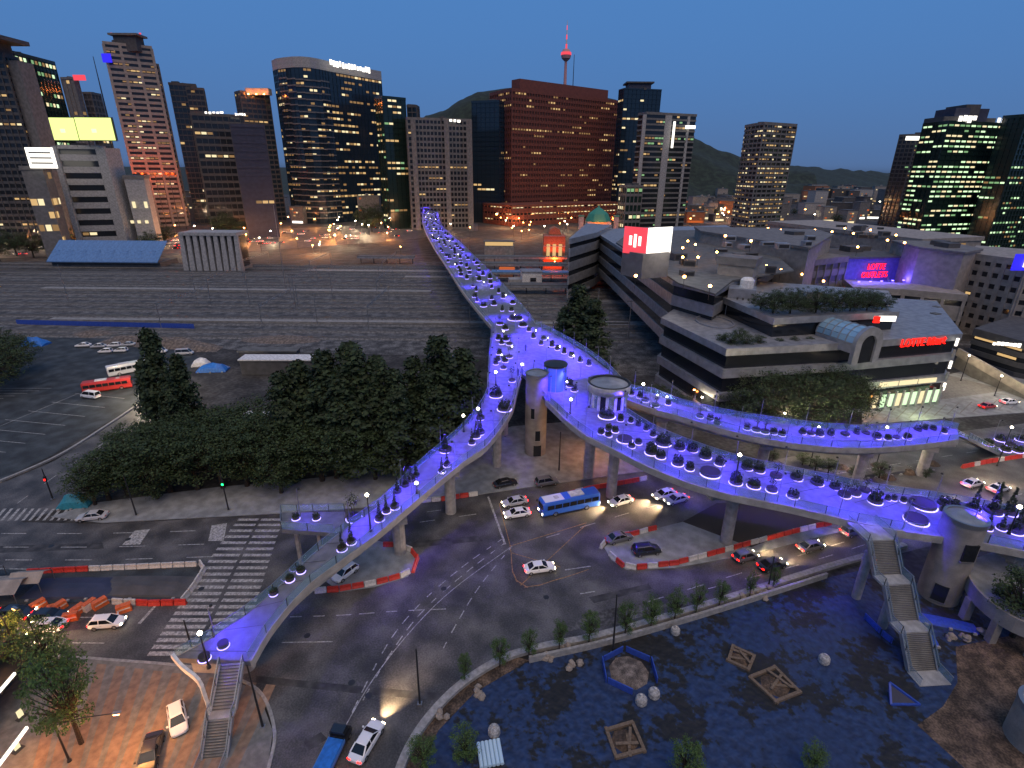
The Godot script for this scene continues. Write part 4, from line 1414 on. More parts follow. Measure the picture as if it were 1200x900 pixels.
func build_planters() -> void:
	rng.seed = 77
	var gp := "round planters on the walkway"
	# [x, y, radius, plant, plant height] ; plants 0 1 low shrubs, 2 3 small conifers, -1 bare soil
	var east := [[711, 488, 1.5, 0, 1.0], [704, 508, 0.6, 0, 0.7], [713, 504, 0.6, 1, 0.7], [713, 511, 0.6, 0, 0.7], [721, 506, 0.6, 1, 0.7], [748, 520, 0.6, 0, 0.6], [740, 524, 0.6, 1, 0.6], [763, 531, 1.0, 0, 1.6], [774, 536, 0.8, 1, 0.9], [777, 520, 1.3, 0, 1.5], [796, 526, 0.9, 1, 1.0], [811, 528, 0.9, 0, 1.0], [794, 544, 0.9, 1, 1.2], [808, 550, 0.7, 0, 1.0], [826, 536, 1.0, 0, 1.3], [843, 544, 0.8, 1, 1.0], [862, 566, 0.95, 0, 1.5], [883, 570, 0.95, 1, 0.8], [875, 549, 0.9, 0, 1.2], [889, 552, 0.9, 1, 1.2], [904, 575, 0.8, 0, 0.8], [929, 582, 0.85, 1, 0.8], [909, 559, 0.9, 0, 0.9], [933, 561, 0.9, 1, 0.9], [957, 567, 0.95, 0, 0.9], [978, 572, 0.8, 1, 0.8], [989, 581, 0.9, 0, 0.8], [1001, 579, 0.85, 1, 0.8], [1013, 576, 0.75, 0, 0.8], [1025, 588, 1.0, 1, 1.6], [1040, 586, 0.42, 0, 0.5], [1047, 586, 0.42, 1, 0.5], [1058, 588, 0.42, 0, 0.5], [1105, 591, 0.8, 1, 0.9], [1118, 594, 0.7, 0, 0.9], [1109, 600, 0.8, 1, 0.9], [757, 504, 0.5, 0, 0.7], [748, 499, 0.5, 1, 0.7], [739, 495, 0.5, 0, 0.7], [765, 511, 0.55, 1, 0.7], [727, 493, 0.6, 0, 1.0]]
	for k in east:
		planter(deck_y(k[0], k[1]), k[2], k[3], k[4], "round concrete planter with dark greenery on the east arm of the walkway", gp)
	planter(deck_y(732, 516), 1.3, -1, 0, "wide round planter of bare soil nearest the pavilion on the east arm", gp)
	planter(deck_y(832, 555), 1.55, -1, 0, "wide round planter of bare soil halfway along the east arm", gp)
	planter(deck_y(1081, 592), 1.75, -1, 0, "wide planter of bare soil at the far rail beyond the long stair", gp)
	planter(deck_y(1073, 610), 1.5, -1, 0, "wide planter of bare soil at the near rail beside the long stair", gp)
	for k in [[1140, 597, 0.95, 2, 1.6], [1163, 600, 1.2, 3, 1.9], [1181, 601, 1.1, 2, 1.6], [1157, 620, 0.6, 3, 1.2], [1173, 620, 0.6, 2, 1.1], [1189, 623, 1.0, 3, 1.5], [1201, 618, 0.9, 2, 1.4]]:
		planter(deck_y(k[0], k[1]), k[2], k[3], k[4], "planter with a dark conifer right of the lift tower on the east arm", gp)
	for k in [[740, 463], [750, 466], [756, 470], [768, 476], [783, 474], [820, 489], [832, 492], [840, 497], [875, 503], [886, 505], [896, 507], [906, 508], [916, 510], [940, 508], [950, 509], [960, 510], [973, 510], [990, 510], [1003, 509], [1014, 509], [1027, 513], [1040, 515], [1050, 514], [1063, 514], [1075, 505], [1083, 504], [1093, 504], [1106, 507]]:
		planter(deck_y(k[0], k[1]), rnd(0.5, 0.8), rng.randi() % 2, rnd(0.6, 1.0), "small round planter on the upper arm of the walkway behind the east arm", gp)
	for k in [[1158, 521], [1172, 516], [1184, 522], [1196, 516], [1178, 528], [1192, 529]]:
		planter(g(k[0], k[1], 0.02), 1.0, rng.randi() % 2, 1.0, "planter on the ground where the upper arm's stair comes down", gp)
	for k in [[1164, 514], [1190, 524]]:
		var gpst := g(k[0], k[1], 0.02)
		glow_post(gpst, Vector3(1, 0, 0.4), "slim blue lamp post on the ground below the upper arm's stair", 90.0)
	for k in [[347, 608], [371, 608]]:
		planter(g(k[0], k[1], 7.8), 0.55, 1, 0.6, "small lit pot on the side landing, the %s" % ("one nearer the trees" if k[0] == 347 else "one nearer the walkway"), gp)
	var slp := g(352, 604, 7.8)
	glow_post(slp, Vector3(1, 0, 0.3), "slim blue lamp post on the side landing", 50.0)
	for k in [[563, 491, 0.8], [563, 508, 0.8], [558, 512, 0.8], [553, 520, 0.6], [522, 528, 1.1], [524, 546, 0.6], [518, 553, 0.6], [488, 559, 0.6], [482, 564, 0.65], [475, 570, 0.65], [466, 577, 0.65], [463, 595, 0.7], [453, 600, 0.6], [445, 609, 0.7], [412, 636, 0.65], [401, 644, 0.65]]:
		planter(deck_y(k[0], k[1]), k[2], 2 + rng.randi() % 2, rnd(0.95, 1.25), "planter with a small pointed conifer on the curving west arm", gp)
	for k in [[581, 464, 1.3], [591, 480, 1.3], [415, 608, 1.1]]:
		planter(deck_y(k[0], k[1]), k[2], 0, 1.6, ["large shrub planter at the upper bend of the west arm", "large shrub planter at the lower bend of the west arm", "ball shaped shrub in a planter beside the side landing"][0 if k[0] == 581 else (1 if k[0] == 591 else 2)], gp)
	for k in [[353, 670], [340, 680], [321, 696]]:
		planter(deck_y(k[0], k[1]), 0.55, 1, 0.5, "one of three lit pots in a line on the lower west arm", gp)
	for k in [[262, 757], [240, 772]]:
		planter(deck_y(k[0], k[1]), 0.62, -1, 0, "dark planter at the %s of the walkway's west end" % ("head" if k[0] == 262 else "corner"), gp)
	for k in [[586, 380, 1.0], [592, 386, 0.9], [604, 374, 2.2], [613, 382, 1.2], [584, 398, 0.7], [593, 399, 0.8], [588, 403, 0.7], [597, 404, 0.8], [585, 415, 0.7], [597, 419, 0.8], [583, 423, 0.7], [592, 424, 0.7], [581, 427, 0.6], [590, 432, 0.7], [600, 447, 0.7], [620, 388, 0.7], [625, 396, 0.7], [637, 398, 0.7], [634, 404, 0.6], [647, 406, 0.7], [653, 410, 0.6], [661, 414, 0.6], [670, 418, 0.7], [680, 424, 0.6], [690, 428, 0.6], [662, 448, 0.7], [668, 453, 0.7], [673, 458, 0.7]]:
		var p := g(k[0], k[1], 14.0)
		planter(p, k[2], rng.randi() % 2, rnd(0.8, 1.3), "round planter with dark greenery on the violet plaza where the walkway forks", gp)
	for i in range(30, 89):
		for j in 3:
			var f: float = [0.2, 0.5, 0.78][j] + rnd(-0.1, 0.1)
			if rng.randf() < 0.2:
				continue
			planter(trunk_l[i].lerp(trunk_r[i], f) + Vector3(0, 0, rnd(-1, 1)), rnd(0.5, 1.1), rng.randi() % 2, rnd(0.9, 1.8), "round planter with dark greenery on the straight stretch of walkway over the rail yard", gp)
	# blue lamp posts
	var lab := "slim post with a blue lamp beside the walkway's rail"
	for i in range(2, 90, 3):
		for k in [[trunk_l, trunk_r], [trunk_r, trunk_l]]:
			var a: Vector3 = k[0][i]
			var b: Vector3 = k[1][i]
			glow_post(a.lerp(b, 0.05), b - a, lab, 520.0 if i < 40 else 330.0)
	for k in [[west_l, west_r, 4, 170.0], [east_l, east_r, 3, 190.0], [north_l, north_r, 3, 150.0]]:
		for i in range(1, k[0].size(), k[2]):
			if k[0] == west_l and i > 43 and i < 57:
				continue
			var near: bool = (i / k[2]) % 2 == 0
			var a: Vector3 = k[0][i] if near else k[1][i]
			var b: Vector3 = k[1][i] if near else k[0][i]
			glow_post(a.lerp(b, 0.05), b - a, lab, k[3])
	for i in range(8, 90, 3):                                    # low white bollard lights between the pots
		var f := 0.5 + 0.32 * sin(i * 1.7)
		bollard(trunk_l[i].lerp(trunk_r[i], f), "low white bollard light between the pots over the rail yard")
	for p in [[590, 392], [600, 410], [588, 420], [628, 391], [642, 400], [656, 410], [672, 421], [664, 452], [781, 470], [770, 468]]:
		bollard(deck_y(p[0], p[1]), "low white bollard light near the walkway's fork")
	for p in [[580, 392], [577, 410], [575, 430], [606, 418], [640, 430], [620, 384], [634, 390], [648, 397], [660, 403], [672, 410], [686, 419], [700, 430], [714, 441], [625, 448], [645, 468], [660, 462], [675, 476], [690, 470], [680, 442], [622, 404], [604, 392], [606, 436]]:
		var a := g(p[0], p[1], 14.0)
		glow_post(a, g(640, 430, 14.0) - a + Vector3(0.1, 0, 0), lab, 260.0)

# ---------------------------------------------------------------- the skyline
func foot_g(px: Array, h: float, deep: float) -> Dictionary:   # roof corners met at level h
	var poly := PackedVector2Array()
	for p in px:
		poly.append(g2(p[0], p[1], h))
	if deep > 0.0:
		var e := (poly[poly.size() - 1] - poly[0]).normalized()
		var back := Vector2(e.y, -e.x)
		poly.append(poly[poly.size() - 1] + back * deep)
		poly.append(poly[0] + back * deep)
	return {"poly": poly, "h": h}

func sign_bars(parent: Node3D, a: Vector3, b: Vector3, tall: float, n: int, m: Material) -> void:    # glowing characters too far off to read
	var d := b - a
	var turn := atan2(-d.z, d.x)
	for k in n:
		var w := d.length() / n
		block(parent, "sign_light", a.lerp(b, (k + 0.5) / n) + Vector3(0, rnd(-0.1, 0.1) * tall, 0), Vector3(w * rnd(0.5, 0.82), tall * rnd(0.6, 1.0), 0.4), m, turn)

func local(t: Node3D, p: Vector3) -> Vector3:
	return p - t.position

func build_skyline() -> void:
	rng.seed = 9
	var t: Node3D
	# far left slab with overhanging roof
	t = tower("office_tower", "dark slab tower with an overhanging roof cut by the picture's left side", foot([[-150, 60, 400], [24, 66, 412]], 15), {"floors": 28, "core": "glass_dark", "band_mat": "dim_wall", "lit": 0.05, "bay": 4.0, "roof_units": 0})
	var e0 := far(24, 66, 427)
	var top_y := far(24, 66, 412).y
	block(t, "end_wall", local(t, Vector3(e0.x - 0.2, top_y * 0.5 - 1, -421)), Vector3(14, top_y - 2, 13), M.grey_wall)
	block(t, "roof_slab", local(t, Vector3(e0.x - 38, top_y + 10, -414)), Vector3(90, 2.5, 30), M.dim_wall)
	block(t, "roof_storey", local(t, Vector3(e0.x - 40, top_y + 5, -418)), Vector3(74, 9, 14), M.dim_wall)
	tower("office_tower", "dark green glass tower with bright window rows behind the lime billboards", foot([[16, 65, 430], [80, 74, 470]], 40), {"floors": 19, "core": "glass_green", "band_mat": "glass_green", "band": 0.3, "pier": 0.25, "lit": 0.36, "bay": 3.6, "lit_mats": ["lit_green", "lit_cream", "lit_warm_dim", "lit_green_dim"]})
	# block with billboards
	t = tower("office_block", "white office block with dark window bands under the lime billboards", foot([[68, 172, 380], [134, 176, 388]], 15), {"floors": 9, "core": "glass_dark", "band_mat": "offwhite", "band": 0.52, "pier": 0.0, "lit": 0.05, "bay": 4.0})
	for k in [[61, 67, 172, 380], [113, 124, 174, 388]]:
		var a := far(k[0], k[2], k[3])
		var b := far(k[1], k[2], k[3])
		block(t, "side_fin", local(t, Vector3((a.x + b.x) * 0.5, a.y * 0.5, a.z - 6.0)), Vector3(b.x - a.x, a.y + 1.0, 15), M.offwhite)
	for k in [[63, 85.5], [93, 129]]:
		var a := far(k[0], 164, 382)
		var b := far(k[1], 138, 382)
		var s := thing("billboard", "%s glowing lime billboard on the white office block's roof" % ("narrower" if k[0] < 64 else "wider"), "billboard", Vector3((a.x + b.x) * 0.5, a.y - 2, -383))
		block(s, "lit_sign_panel", Vector3(0, (b.y - a.y) * 0.5 + 2, 0.6), Vector3(b.x - a.x - 0.6, b.y - a.y, 0.3), M.sign_lime, 0.02)
		block(s, "sign_mark", Vector3(-0.8, (b.y - a.y) * 0.42 + 2, 0.8), Vector3(3.0, 2.2, 0.1), M.lit_green, 0.02)
		block(s, "sign_frame", Vector3(0, (b.y - a.y) * 0.5 + 2, -0.4), Vector3(b.x - a.x + 0.8, b.y - a.y + 0.8, 0.8), M.dark_steel, 0.02)
		for x in [-0.3, 0.3]:
			block(s, "support", Vector3((b.x - a.x) * x, 0.6, -0.6), Vector3(0.5, 5, 0.5), M.dark_steel)
	t = tower("office_block", "small pale block with a white lit roof sign left of the billboards", foot([[24, 198, 352], [72, 199, 356]], 20), {"floors": 7, "core": "grey_wall", "glazed": false, "band": 0.0, "pier": 0.0, "lit": 0.28, "bay": 3.2})
	var s0 := far(36, 197, 350)
	var s1 := far(61, 173, 350)
	block(t, "lit_sign_panel", local(t, (s0 + s1) * 0.5), Vector3(s1.x - s0.x, s1.y - s0.y, 0.6), M.sign_white)
	for k in 3:
		block(t, "sign_line", local(t, Vector3((s0.x + s1.x) * 0.5, lerpf(s0.y, s1.y, 0.25 + k * 0.25), -349.6)), Vector3((s1.x - s0.x) * 0.8, 0.9, 0.1), M.dim_wall)
	# tall stepped tower
	t = tower("apartment_tower", "tall stepped grey tower with purple corner sign and orange lit base", foot([[121, 52, 560], [188, 56, 580]], 15), {"floors": 34, "core": "glass_dark", "band_mat": "beige", "pier": 2.2, "pier_step": 3, "lit": 0.4, "bay": 4.2, "lit_from": 5, "band": 0.5})
	var c0 := far(134, 41, 572)
	var c1 := far(160, 41, 572)
	block(t, "crown", local(t, Vector3((c0.x + c1.x) * 0.5, c0.y - 6, -575)), Vector3(c1.x - c0.x, 14, 12), M.dim_wall)
	block(t, "crown_slab", local(t, Vector3((c0.x + c1.x) * 0.5, c0.y, -575)), Vector3(c1.x - c0.x + 6, 1.6, 16), M.grey_wall)
	for k in [-1, 1]:
		block(t, "warning_light", local(t, Vector3((c0.x + c1.x) * 0.5 + k * 13, c0.y + 1.5, -573)), Vector3(1.4, 1.0, 1.0), M.sign_pink)
	var pv := far(125, 68, 559)
	block(t, "purple_sign", local(t, pv), Vector3(8, 7, 1.0), M.sign_violet)
	var w := foot([[178, 76, 583], [196, 78, 588]], 15)
	t = tower("apartment_tower", "lower shoulder block joined to the right of the stepped grey tower", w, {"floors": 30, "core": "glass_dark", "band_mat": "grey_wall", "band": 0.45, "pier": 1.2, "lit": 0.2, "bay": 4.5, "lit_from": 4})
	for k in 7:                                                  # orange floodlights at its foot
		var p := far(158 + k * 8, 206, 545)
		var f := thing("floodlight", "orange floodlight at the foot of the stepped grey tower", "floodlight", Vector3(p.x, 0, p.z), 0.0, "orange floodlights under the stepped tower")
		var st := tool()
		tube(st, Vector3.ZERO, Vector3(0, p.y - 0.5, 0), 0.3, 0.2, 6)
		part(f, "pole", st, M.dark_steel)
		block(f, "lamp_head", Vector3(0, p.y, 0), Vector3(1.6, 1.0, 1.0), M.lit_orange)
		omni(f, Vector3(0, p.y + 1.6, -1.5), Color(1.0, 0.34, 0.10), 120.0, 0.5)
	t = tower("office_tower", "slender tower topped by a glowing red sign left of the stepped tower", foot([[86, 92, 640], [103, 94, 645]], 24), {"floors": 24, "core": "grey_wall", "glazed": false, "band": 0.0, "pier": 0.8, "lit": 0.1, "bay": 5.0})
	var r0 := far(93, 91, 638)
	block(t, "lit_sign_panel", local(t, r0), Vector3(12, 5, 1.5), M.sign_pink)
	tower("office_block", "blocky grey building beside the thin aerial mast", foot([[97, 108, 660], [118, 112, 660]], 30), {"floors": 20, "core": "dim_wall", "glazed": false, "band": 0.3, "lit": 0.06})
	var am := far(109, 66, 665)
	var mast := thing("aerial_mast", "thin dark aerial mast left of the stepped grey tower", "mast", Vector3(am.x, 0, am.z))
	var ms := tool()
	tube(ms, Vector3(0, 90, 0), Vector3(0, am.y, 0), 1.0, 0.3, 6)
	part(mast, "pole", ms, M.dark_steel)
	tower("office_tower", "dark blue glass tower right of the stepped tower", foot([[198, 100, 600], [238, 100, 610]], 40), {"floors": 26, "core": "glass_blue", "band_mat": "dim_wall", "band": 0.2, "pier": 0.4, "lit": 0.07, "bay": 4})
	tower("office_tower", "narrow dark wing attached to the blue glass tower", foot([[238, 105, 605], [248, 107, 610]], 30), {"floors": 25, "core": "glass_dark", "band_mat": "dim_wall", "band": 0.3, "pier": 0.4, "lit": 0.12, "bay": 4})
	t = tower("office_block", "wide dark block with a white light line along its roof", foot([[224, 134, 520], [290, 138, 540]], 40), {"floors": 16, "core": "glass_dark", "band_mat": "dim_wall", "band": 0.35, "pier": 0.4, "lit": 0.02, "bay": 5})
	for k in [[239, 262, 132], [275, 288, 134]]:
		var a := far(k[0], k[2], 521)
		var b := far(k[1], k[2], 521)
		sign_bars(t, local(t, a), local(t, b), 2.0, 5, M.sign_white)
	t = tower("office_tower", "tower with an orange glowing crown left of the curved glass tower", foot([[281, 108, 620], [322, 112, 640]], 40), {"floors": 26, "core": "glass_blue", "band_mat": "dim_wall", "band": 0.35, "pier": 0.6, "lit": 0.05, "bay": 5})
	var o0 := far(300, 106, 622)
	block(t, "crown", local(t, o0 + Vector3(0, -0.5, -6)), Vector3(24, 6, 8), M.offwhite)
	for k in 3:
		block(t, "floodlight", local(t, o0 + Vector3(-8 + k * 8, -3.4, 1.0)), Vector3(1.2, 0.6, 0.8), M.lamp_warm)
		omni(t, local(t, o0 + Vector3(-8 + k * 8, -2.4, 1.6)), Color(1.0, 0.5, 0.2), 46.0, 0.4)
	tower("office_block", "dark navy block in front of the orange crowned tower", foot([[270, 147, 480], [318, 150, 490]], 34), {"floors": 14, "core": "navy_wall", "glazed": false, "band_mat": "navy_wall", "band": 0.3, "lit": 0.015, "pier": 0.5})
	t = tower("shop_building", "small white building with two lit windows right of the billboards block", foot([[145, 209, 392], [184, 209, 396]], 18), {"floors": 4, "core": "offwhite", "glazed": false, "band": 0.0, "pier": 0.0, "lit": 0.0})
	for k in [[157, 242], [171, 242], [155, 262], [163, 262], [172, 262]]:
		var p := far(k[0], k[1] - 2, 391.6)
		block(t, "lit_window", local(t, p), Vector3(2.2, 4.2 if k[1] < 250 else 2.0, 0.3), M.lit_cream)
	# curved glass tower
	var cv := []
	for k in 7:
		var f := k / 6.0
		cv.append([lerpf(325, 384, f), lerpf(78, 81, f) + 0.0, 632.0 - sin(f * PI * 0.75 + 0.2) * 28.0 + f * 20])
	cv.append([447, 97, 697])
	t = tower("office_tower", "curved dark glass tower with a white sign along its pale crown", foot(cv, 38), {"floors": 25, "core": "glass_blue", "band_mat": "glass_blue", "band": 0.22, "proud": 0.3, "pier": 0.2, "lit": 0.5, "lit_h": 0.42, "bay": 4.8, "parapet": 9.0, "cap_mat": "offwhite", "lit_mats": ["lit_warm", "lit_warm_dim", "lit_cream", "lit_warm_dim", "lit_warm_dim"]})
	for fl in 24:                                                # pale sills on the rounded end
		var ps := tool()
		for k in 6:
			var a := far(cv[k][0], cv[k][1], cv[k][2])
			var b := far(cv[k + 1][0], cv[k + 1][1], cv[k + 1][2])
			a.y = 6.0 + fl * (a.y - 5.0) / 25.0
			b.y = a.y
			bar(ps, local(t, a + Vector3(0, 0, 0.75)), local(t, b + Vector3(0, 0, 0.75)), 1.2, 1.1)
		part(t, "sill", ps, M.grey_wall)
	var g0 := far(386, 73, 626)
	var g1 := far(434, 83, 671)
	sign_bars(t, local(t, g0), local(t, g1), 5.6, 14, M.sign_white)
	tower("office_tower", "dark green tower right of the curved glass tower", foot([[448, 114, 560], [478, 118, 575]], 40), {"floors": 24, "core": "glass_green", "band_mat": "glass_green", "band": 0.3, "pier": 0.3, "lit": 0.3, "bay": 4.5, "lit_mats": ["lit_green_dim", "lit_warm_dim", "lit_cream", "lit_warm"]})
	tower("office_tower", "narrow dark tower peeking behind the grey concrete office block", foot([[477, 125, 600], [491, 126, 600]], 24), {"floors": 22, "core": "glass_blue", "band_mat": "dim_wall", "band": 0.2, "lit": 0.02})
	t = tower("office_block", "grey concrete office block with fine window grid beside the walkway's far end", foot([[477, 140, 560], [552, 142, 575]], 36), {"floors": 20, "core": "glass_dark", "band_mat": "grey_wall", "band": 0.4, "pier": 0.9, "lit": 0.05, "bay": 3.6, "lit_mats": ["lit_warm_dim", "lit_warm"]})
	for x in [484.0, 523.0, 550.0]:
		var p := far(x, 140, 559)
		block(t, "wide_pier", local(t, Vector3(p.x, p.y * 0.5, p.z + 0.4)), Vector3(4.6, p.y, 2.2), M.grey_wall)
	sign_bars(t, local(t, far(526, 141, 557)), local(t, far(540, 142, 559)), 3.0, 3, M.sign_white)
	tower("office_tower", "dark blue tower between the grey block and the brown block", foot([[553, 128, 650], [585, 112, 640]], 40), {"floors": 26, "core": "glass_blue", "band_mat": "glass_blue", "band": 0.2, "pier": 0.3, "lit": 0.03})
	# the big brown block
	t = tower("brown_office_block", "huge reddish brown office block with a fine window grid", foot([[580, 109, 681], [600, 107, 650], [737, 124, 765]], 12), {"floors": 23, "core": "brown_dark", "band_mat": "brown_wall", "band": 0.5, "proud": 0.5, "pier": 0.9, "pier_mat": "brown_wall", "lit": 0.16, "lit_h": 0.6, "bay": 3.9, "lit_mats": ["lit_warm_dim", "lit_warm_dim", "lit_warm"], "parapet": 3.0, "lit_from": 3, "roof_units": 0})
	var pf := foot([[609, 94, 681], [713, 104, 768]], 34)
	var pst := tool()
	var pl := PackedVector2Array()
	for p in pf.poly:
		pl.append(p - flat(t.position))
	prism(pst, pl, pf.h - 20, pf.h)
	part(t, "penthouse", pst, M.brown_wall)
	sign_bars(t, local(t, far(709, 119, 742)), local(t, far(734, 123, 762)), 4.2, 6, M.sign_white)
	var podium := tower("podium", "low brown podium with lamps around the foot of the brown office block", foot([[568, 236, 640], [600, 238, 605], [735, 246, 700]], 14), {"floors": 3, "core": "glass_dark", "band_mat": "brown_wall", "band": 0.7, "pier": 1.2, "lit": 0.25, "bay": 5, "lit_mats": ["lit_warm", "lit_cream"], "roof_units": 0})
	for k in 9:
		var p := far(582 + k * 17, 251 + k * 0.6, 601 + k * 11)
		block(podium, "wall_lamp", local(podium, p), Vector3(1.6, 1.2, 1.6), M.lamp_warm)
		omni(podium, local(podium, p + Vector3(0, 0, 3)), Color(1, 0.6, 0.3), 110, 0.4)
	tower("office_tower", "dark tower with lit top storeys just right of the brown block", foot([[729, 104, 690], [775, 106, 700]], 46), {"floors": 30, "core": "glass_blue", "band_mat": "glass_blue", "band": 0.25, "pier": 0.3, "lit": 0.34, "bay": 5, "lit_mats": ["lit_cream", "lit_warm_dim", "lit_warm"], "parapet": 1.0})
	var cr := far(752, 97, 700)
	var crown := tower("office_tower", "pale framed office tower with a vertical white light strip", foot([[754, 134, 590], [816, 136, 610]], 40), {"floors": 22, "core": "glass_dark", "band_mat": "grey_wall", "band": 0.34, "pier": 0.0, "lit": 0.14, "bay": 4.0, "lit_mats": ["lit_warm_dim", "lit_green_dim", "lit_warm"]})
	for k in [[754, 758], [783, 791], [812, 816]]:
		var a := far(k[0], 134, 588)
		var b := far(k[1], 134, 588)
		block(crown, "wide_pier", local(crown, Vector3((a.x + b.x) * 0.5, a.y * 0.5, lerpf(-590, -610, (k[0] - 754) / 62.0) + 1.0)), Vector3(b.x - a.x, a.y, 2.4), M.offwhite)
	block(crown, "light_strip", local(crown, far(789, 158, 594)), Vector3(2.0, 24, 1.0), M.sign_white)
	block(crown, "lit_sign_panel", local(crown, far(809, 149, 600)), Vector3(10, 3, 1.0), M.sign_white)
	t = thing("tower_crown", "flat dark crown storey on the tower right of the brown block", "roof storey", Vector3(cr.x, cr.y - 9, cr.z - 18))
	block(t, "crown_body", Vector3(0, 5, 0), Vector3(26, 10, 20), M.navy_wall)
	block(t, "crown_slab", Vector3(0, 10.4, 0), Vector3(32, 1.6, 24), M.dim_wall)
	tower("shop_building", "brightly lit low building at the foot of the dark tower right of the brown block", foot([[731, 219, 560], [753, 220, 565]], 22), {"floors": 5, "core": "glass_green", "band_mat": "grey_wall", "band": 0.3, "lit": 0.7, "bay": 4, "lit_mats": ["lit_cream", "lit_warm_dim", "lit_green_dim"]})
	# tower standing alone
	tower("apartment_tower", "lone grey tower with many lit windows left of the open skyline", foot([[882, 146, 500], [896, 146, 482], [933, 150, 500]], 26), {"floors": 26, "core": "glass_dark", "band_mat": "grey_wall", "band": 0.42, "pier": 0.8, "pier_step": 2, "lit": 0.42, "bay": 3.0, "lit_mats": ["lit_warm", "lit_warm_dim", "lit_cream", "lit_warm_dim"]})
	# right cluster
	t = tower("office_tower", "slim dark tower with a white roof sign left of the green lit towers", foot([[1062, 160, 560], [1092, 160, 575]], 30), {"floors": 24, "core": "glass_dark", "band_mat": "dim_wall", "band": 0.3, "pier": 0.6, "lit": 0.12, "bay": 4, "lit_mats": ["lit_warm_dim", "lit_green_dim", "lit_warm"]})
	block(t, "lit_sign_panel", local(t, far(1070, 162, 556)), Vector3(13, 3.4, 1.2), M.sign_white)
	t = tower("glass_tower", "broad glass tower with bright greenish window rows and a rounded crown", foot([[1100, 146, 470], [1112, 144, 458], [1182, 148, 476]], 36), {"floors": 25, "core": "glass_green", "band_mat": "glass_green", "band": 0.32, "pier": 0.25, "lit": 1.3, "lit_h": 0.5, "bay": 5.6, "lit_mats": ["lit_green", "lit_green", "lit_cream", "lit_green_dim"], "roof_units": 0})
	var ca := far(1108, 144, 462)
	var cb := far(1178, 147, 478)
	for k in 5:
		var f := k / 4.0
		var hh := 6.0 + sin(f * PI) * 9.0
		block(t, "crown_step", local(t, ca.lerp(cb, 0.12 + f * 0.62) + Vector3(0, hh * 0.5 - 1, -14)), Vector3(11.5, hh, 22), M.navy_wall if k % 2 else M.dim_wall)
	sign_bars(t, local(t, far(1123, 139, 459)), local(t, far(1145, 139, 464)), 5.0, 4, M.sign_white)
	sign_bars(t, local(t, far(1168, 141, 470)), local(t, far(1189, 143, 474)), 5.0, 4, M.sign_white)
	tower("glass_tower", "darker glass tower cut by the frame right of the green lit tower", foot([[1183, 137, 440], [1290, 142, 470]], 40), {"floors": 26, "core": "glass_green", "band_mat": "glass_green", "band": 0.3, "pier": 0.3, "lit": 0.3, "bay": 3.8, "lit_mats": ["lit_warm_dim", "lit_green_dim", "lit_green_dim", "lit_green"], "lit_top": 8})
	# mast on the hill
	var n := far(662, 100, 1745)
	t = thing("observation_tower", "pinkish lit observation tower with a red and white aerial on the hill", "tower", Vector3(n.x, n.y - 30, n.z))
	var k0 := (far(662, 72, 1745).y - n.y + 30)
	var k1 := (far(662, 57, 1745).y - n.y + 30)
	var k2 := (far(662, 24, 1745).y - n.y + 30)
	var st2 := tool()
	lathe(st2, [Vector2(7, 0), Vector2(4.5, 30), Vector2(3.6, k0)], 12)
	part(t, "shaft", st2, mat("pink_lit_concrete", lin(0.5, 0.25, 0.25), 0.8))  # pink of the tower's lighting is put into the concrete colour
	st2 = tool()
	lathe(st2, [Vector2(4, k0), Vector2(12, k0 + 7), Vector2(14, k0 + 14), Vector2(13, k1 - 10), Vector2(9, k1 - 2), Vector2(4, k1)], 16)
	part(t, "lookout", st2, M.pink_lit_concrete)
	st2 = tool()
	lathe(st2, [Vector2(14.4, k0 + 15), Vector2(14.6, k0 + 17), Vector2(14.2, k0 + 22)], 16)
	part(t, "lit_window_ring", st2, M.sign_pink)
	for j in 6:
		st2 = tool()
		tube(st2, Vector3(0, lerpf(k1, k2, j / 6.0), 0), Vector3(0, lerpf(k1, k2, (j + 1) / 6.0), 0), 2.6 - j * 0.35, 2.3 - j * 0.35, 8)
		part(t, "aerial_section", st2, M.sign_pink if j % 2 == 0 else M.white)
	var n2 := far(673, 64, 1760)
	t = thing("aerial_mast", "thin dark mast right of the observation tower on the hill", "mast", Vector3(n2.x, 150, n2.z))
	st2 = tool()
	tube(st2, Vector3.ZERO, Vector3(0, n2.y - 150, 0), 2.0, 0.8, 6)
	part(t, "pole", st2, M.dark_steel)

func low_building(p: Vector3, s: Vector3, turn: float, wall: Material, label: String, group: String, lit: int) -> void:
	var t := thing("low_building", label, "building", p, turn, group)
	block(t, "wall", Vector3(0, s.y * 0.5, 0), s, wall)
	block(t, "roof", Vector3(0, s.y + 0.25, 0), Vector3(s.x + 0.6, 0.5, s.z + 0.6), M.roof_grey if rng.randf() < 0.7 else M.dim_wall)
	if rng.randf() < 0.5:
		block(t, "roof_hut", Vector3(rnd(-0.25, 0.25) * s.x, s.y + 1.6, 0), Vector3(3, 2.6, 3), wall)
	if lit > 3:
		block(t, "lit_window", Vector3(0, 1.7, s.z * 0.5 + 0.06), Vector3(s.x * rnd(0.5, 0.9), 2.2, 0.12), [M.lit_cream, M.lit_warm, M.lit_orange, M.sign_white][rng.randi() % 4])
	for k in lit:
		var f := rng.randi() % maxi(1, int(s.y / 3.3))
		block(t, "lit_window", Vector3(rnd(-0.42, 0.42) * s.x, 1.8 + f * 3.3, s.z * 0.5 + 0.03), Vector3(rnd(1.2, 3.0), rnd(1.2, 1.8), 0.1), [M.lit_warm, M.lit_cream, M.lit_warm_dim, M.lit_warm, M.lit_orange][rng.randi() % 5])

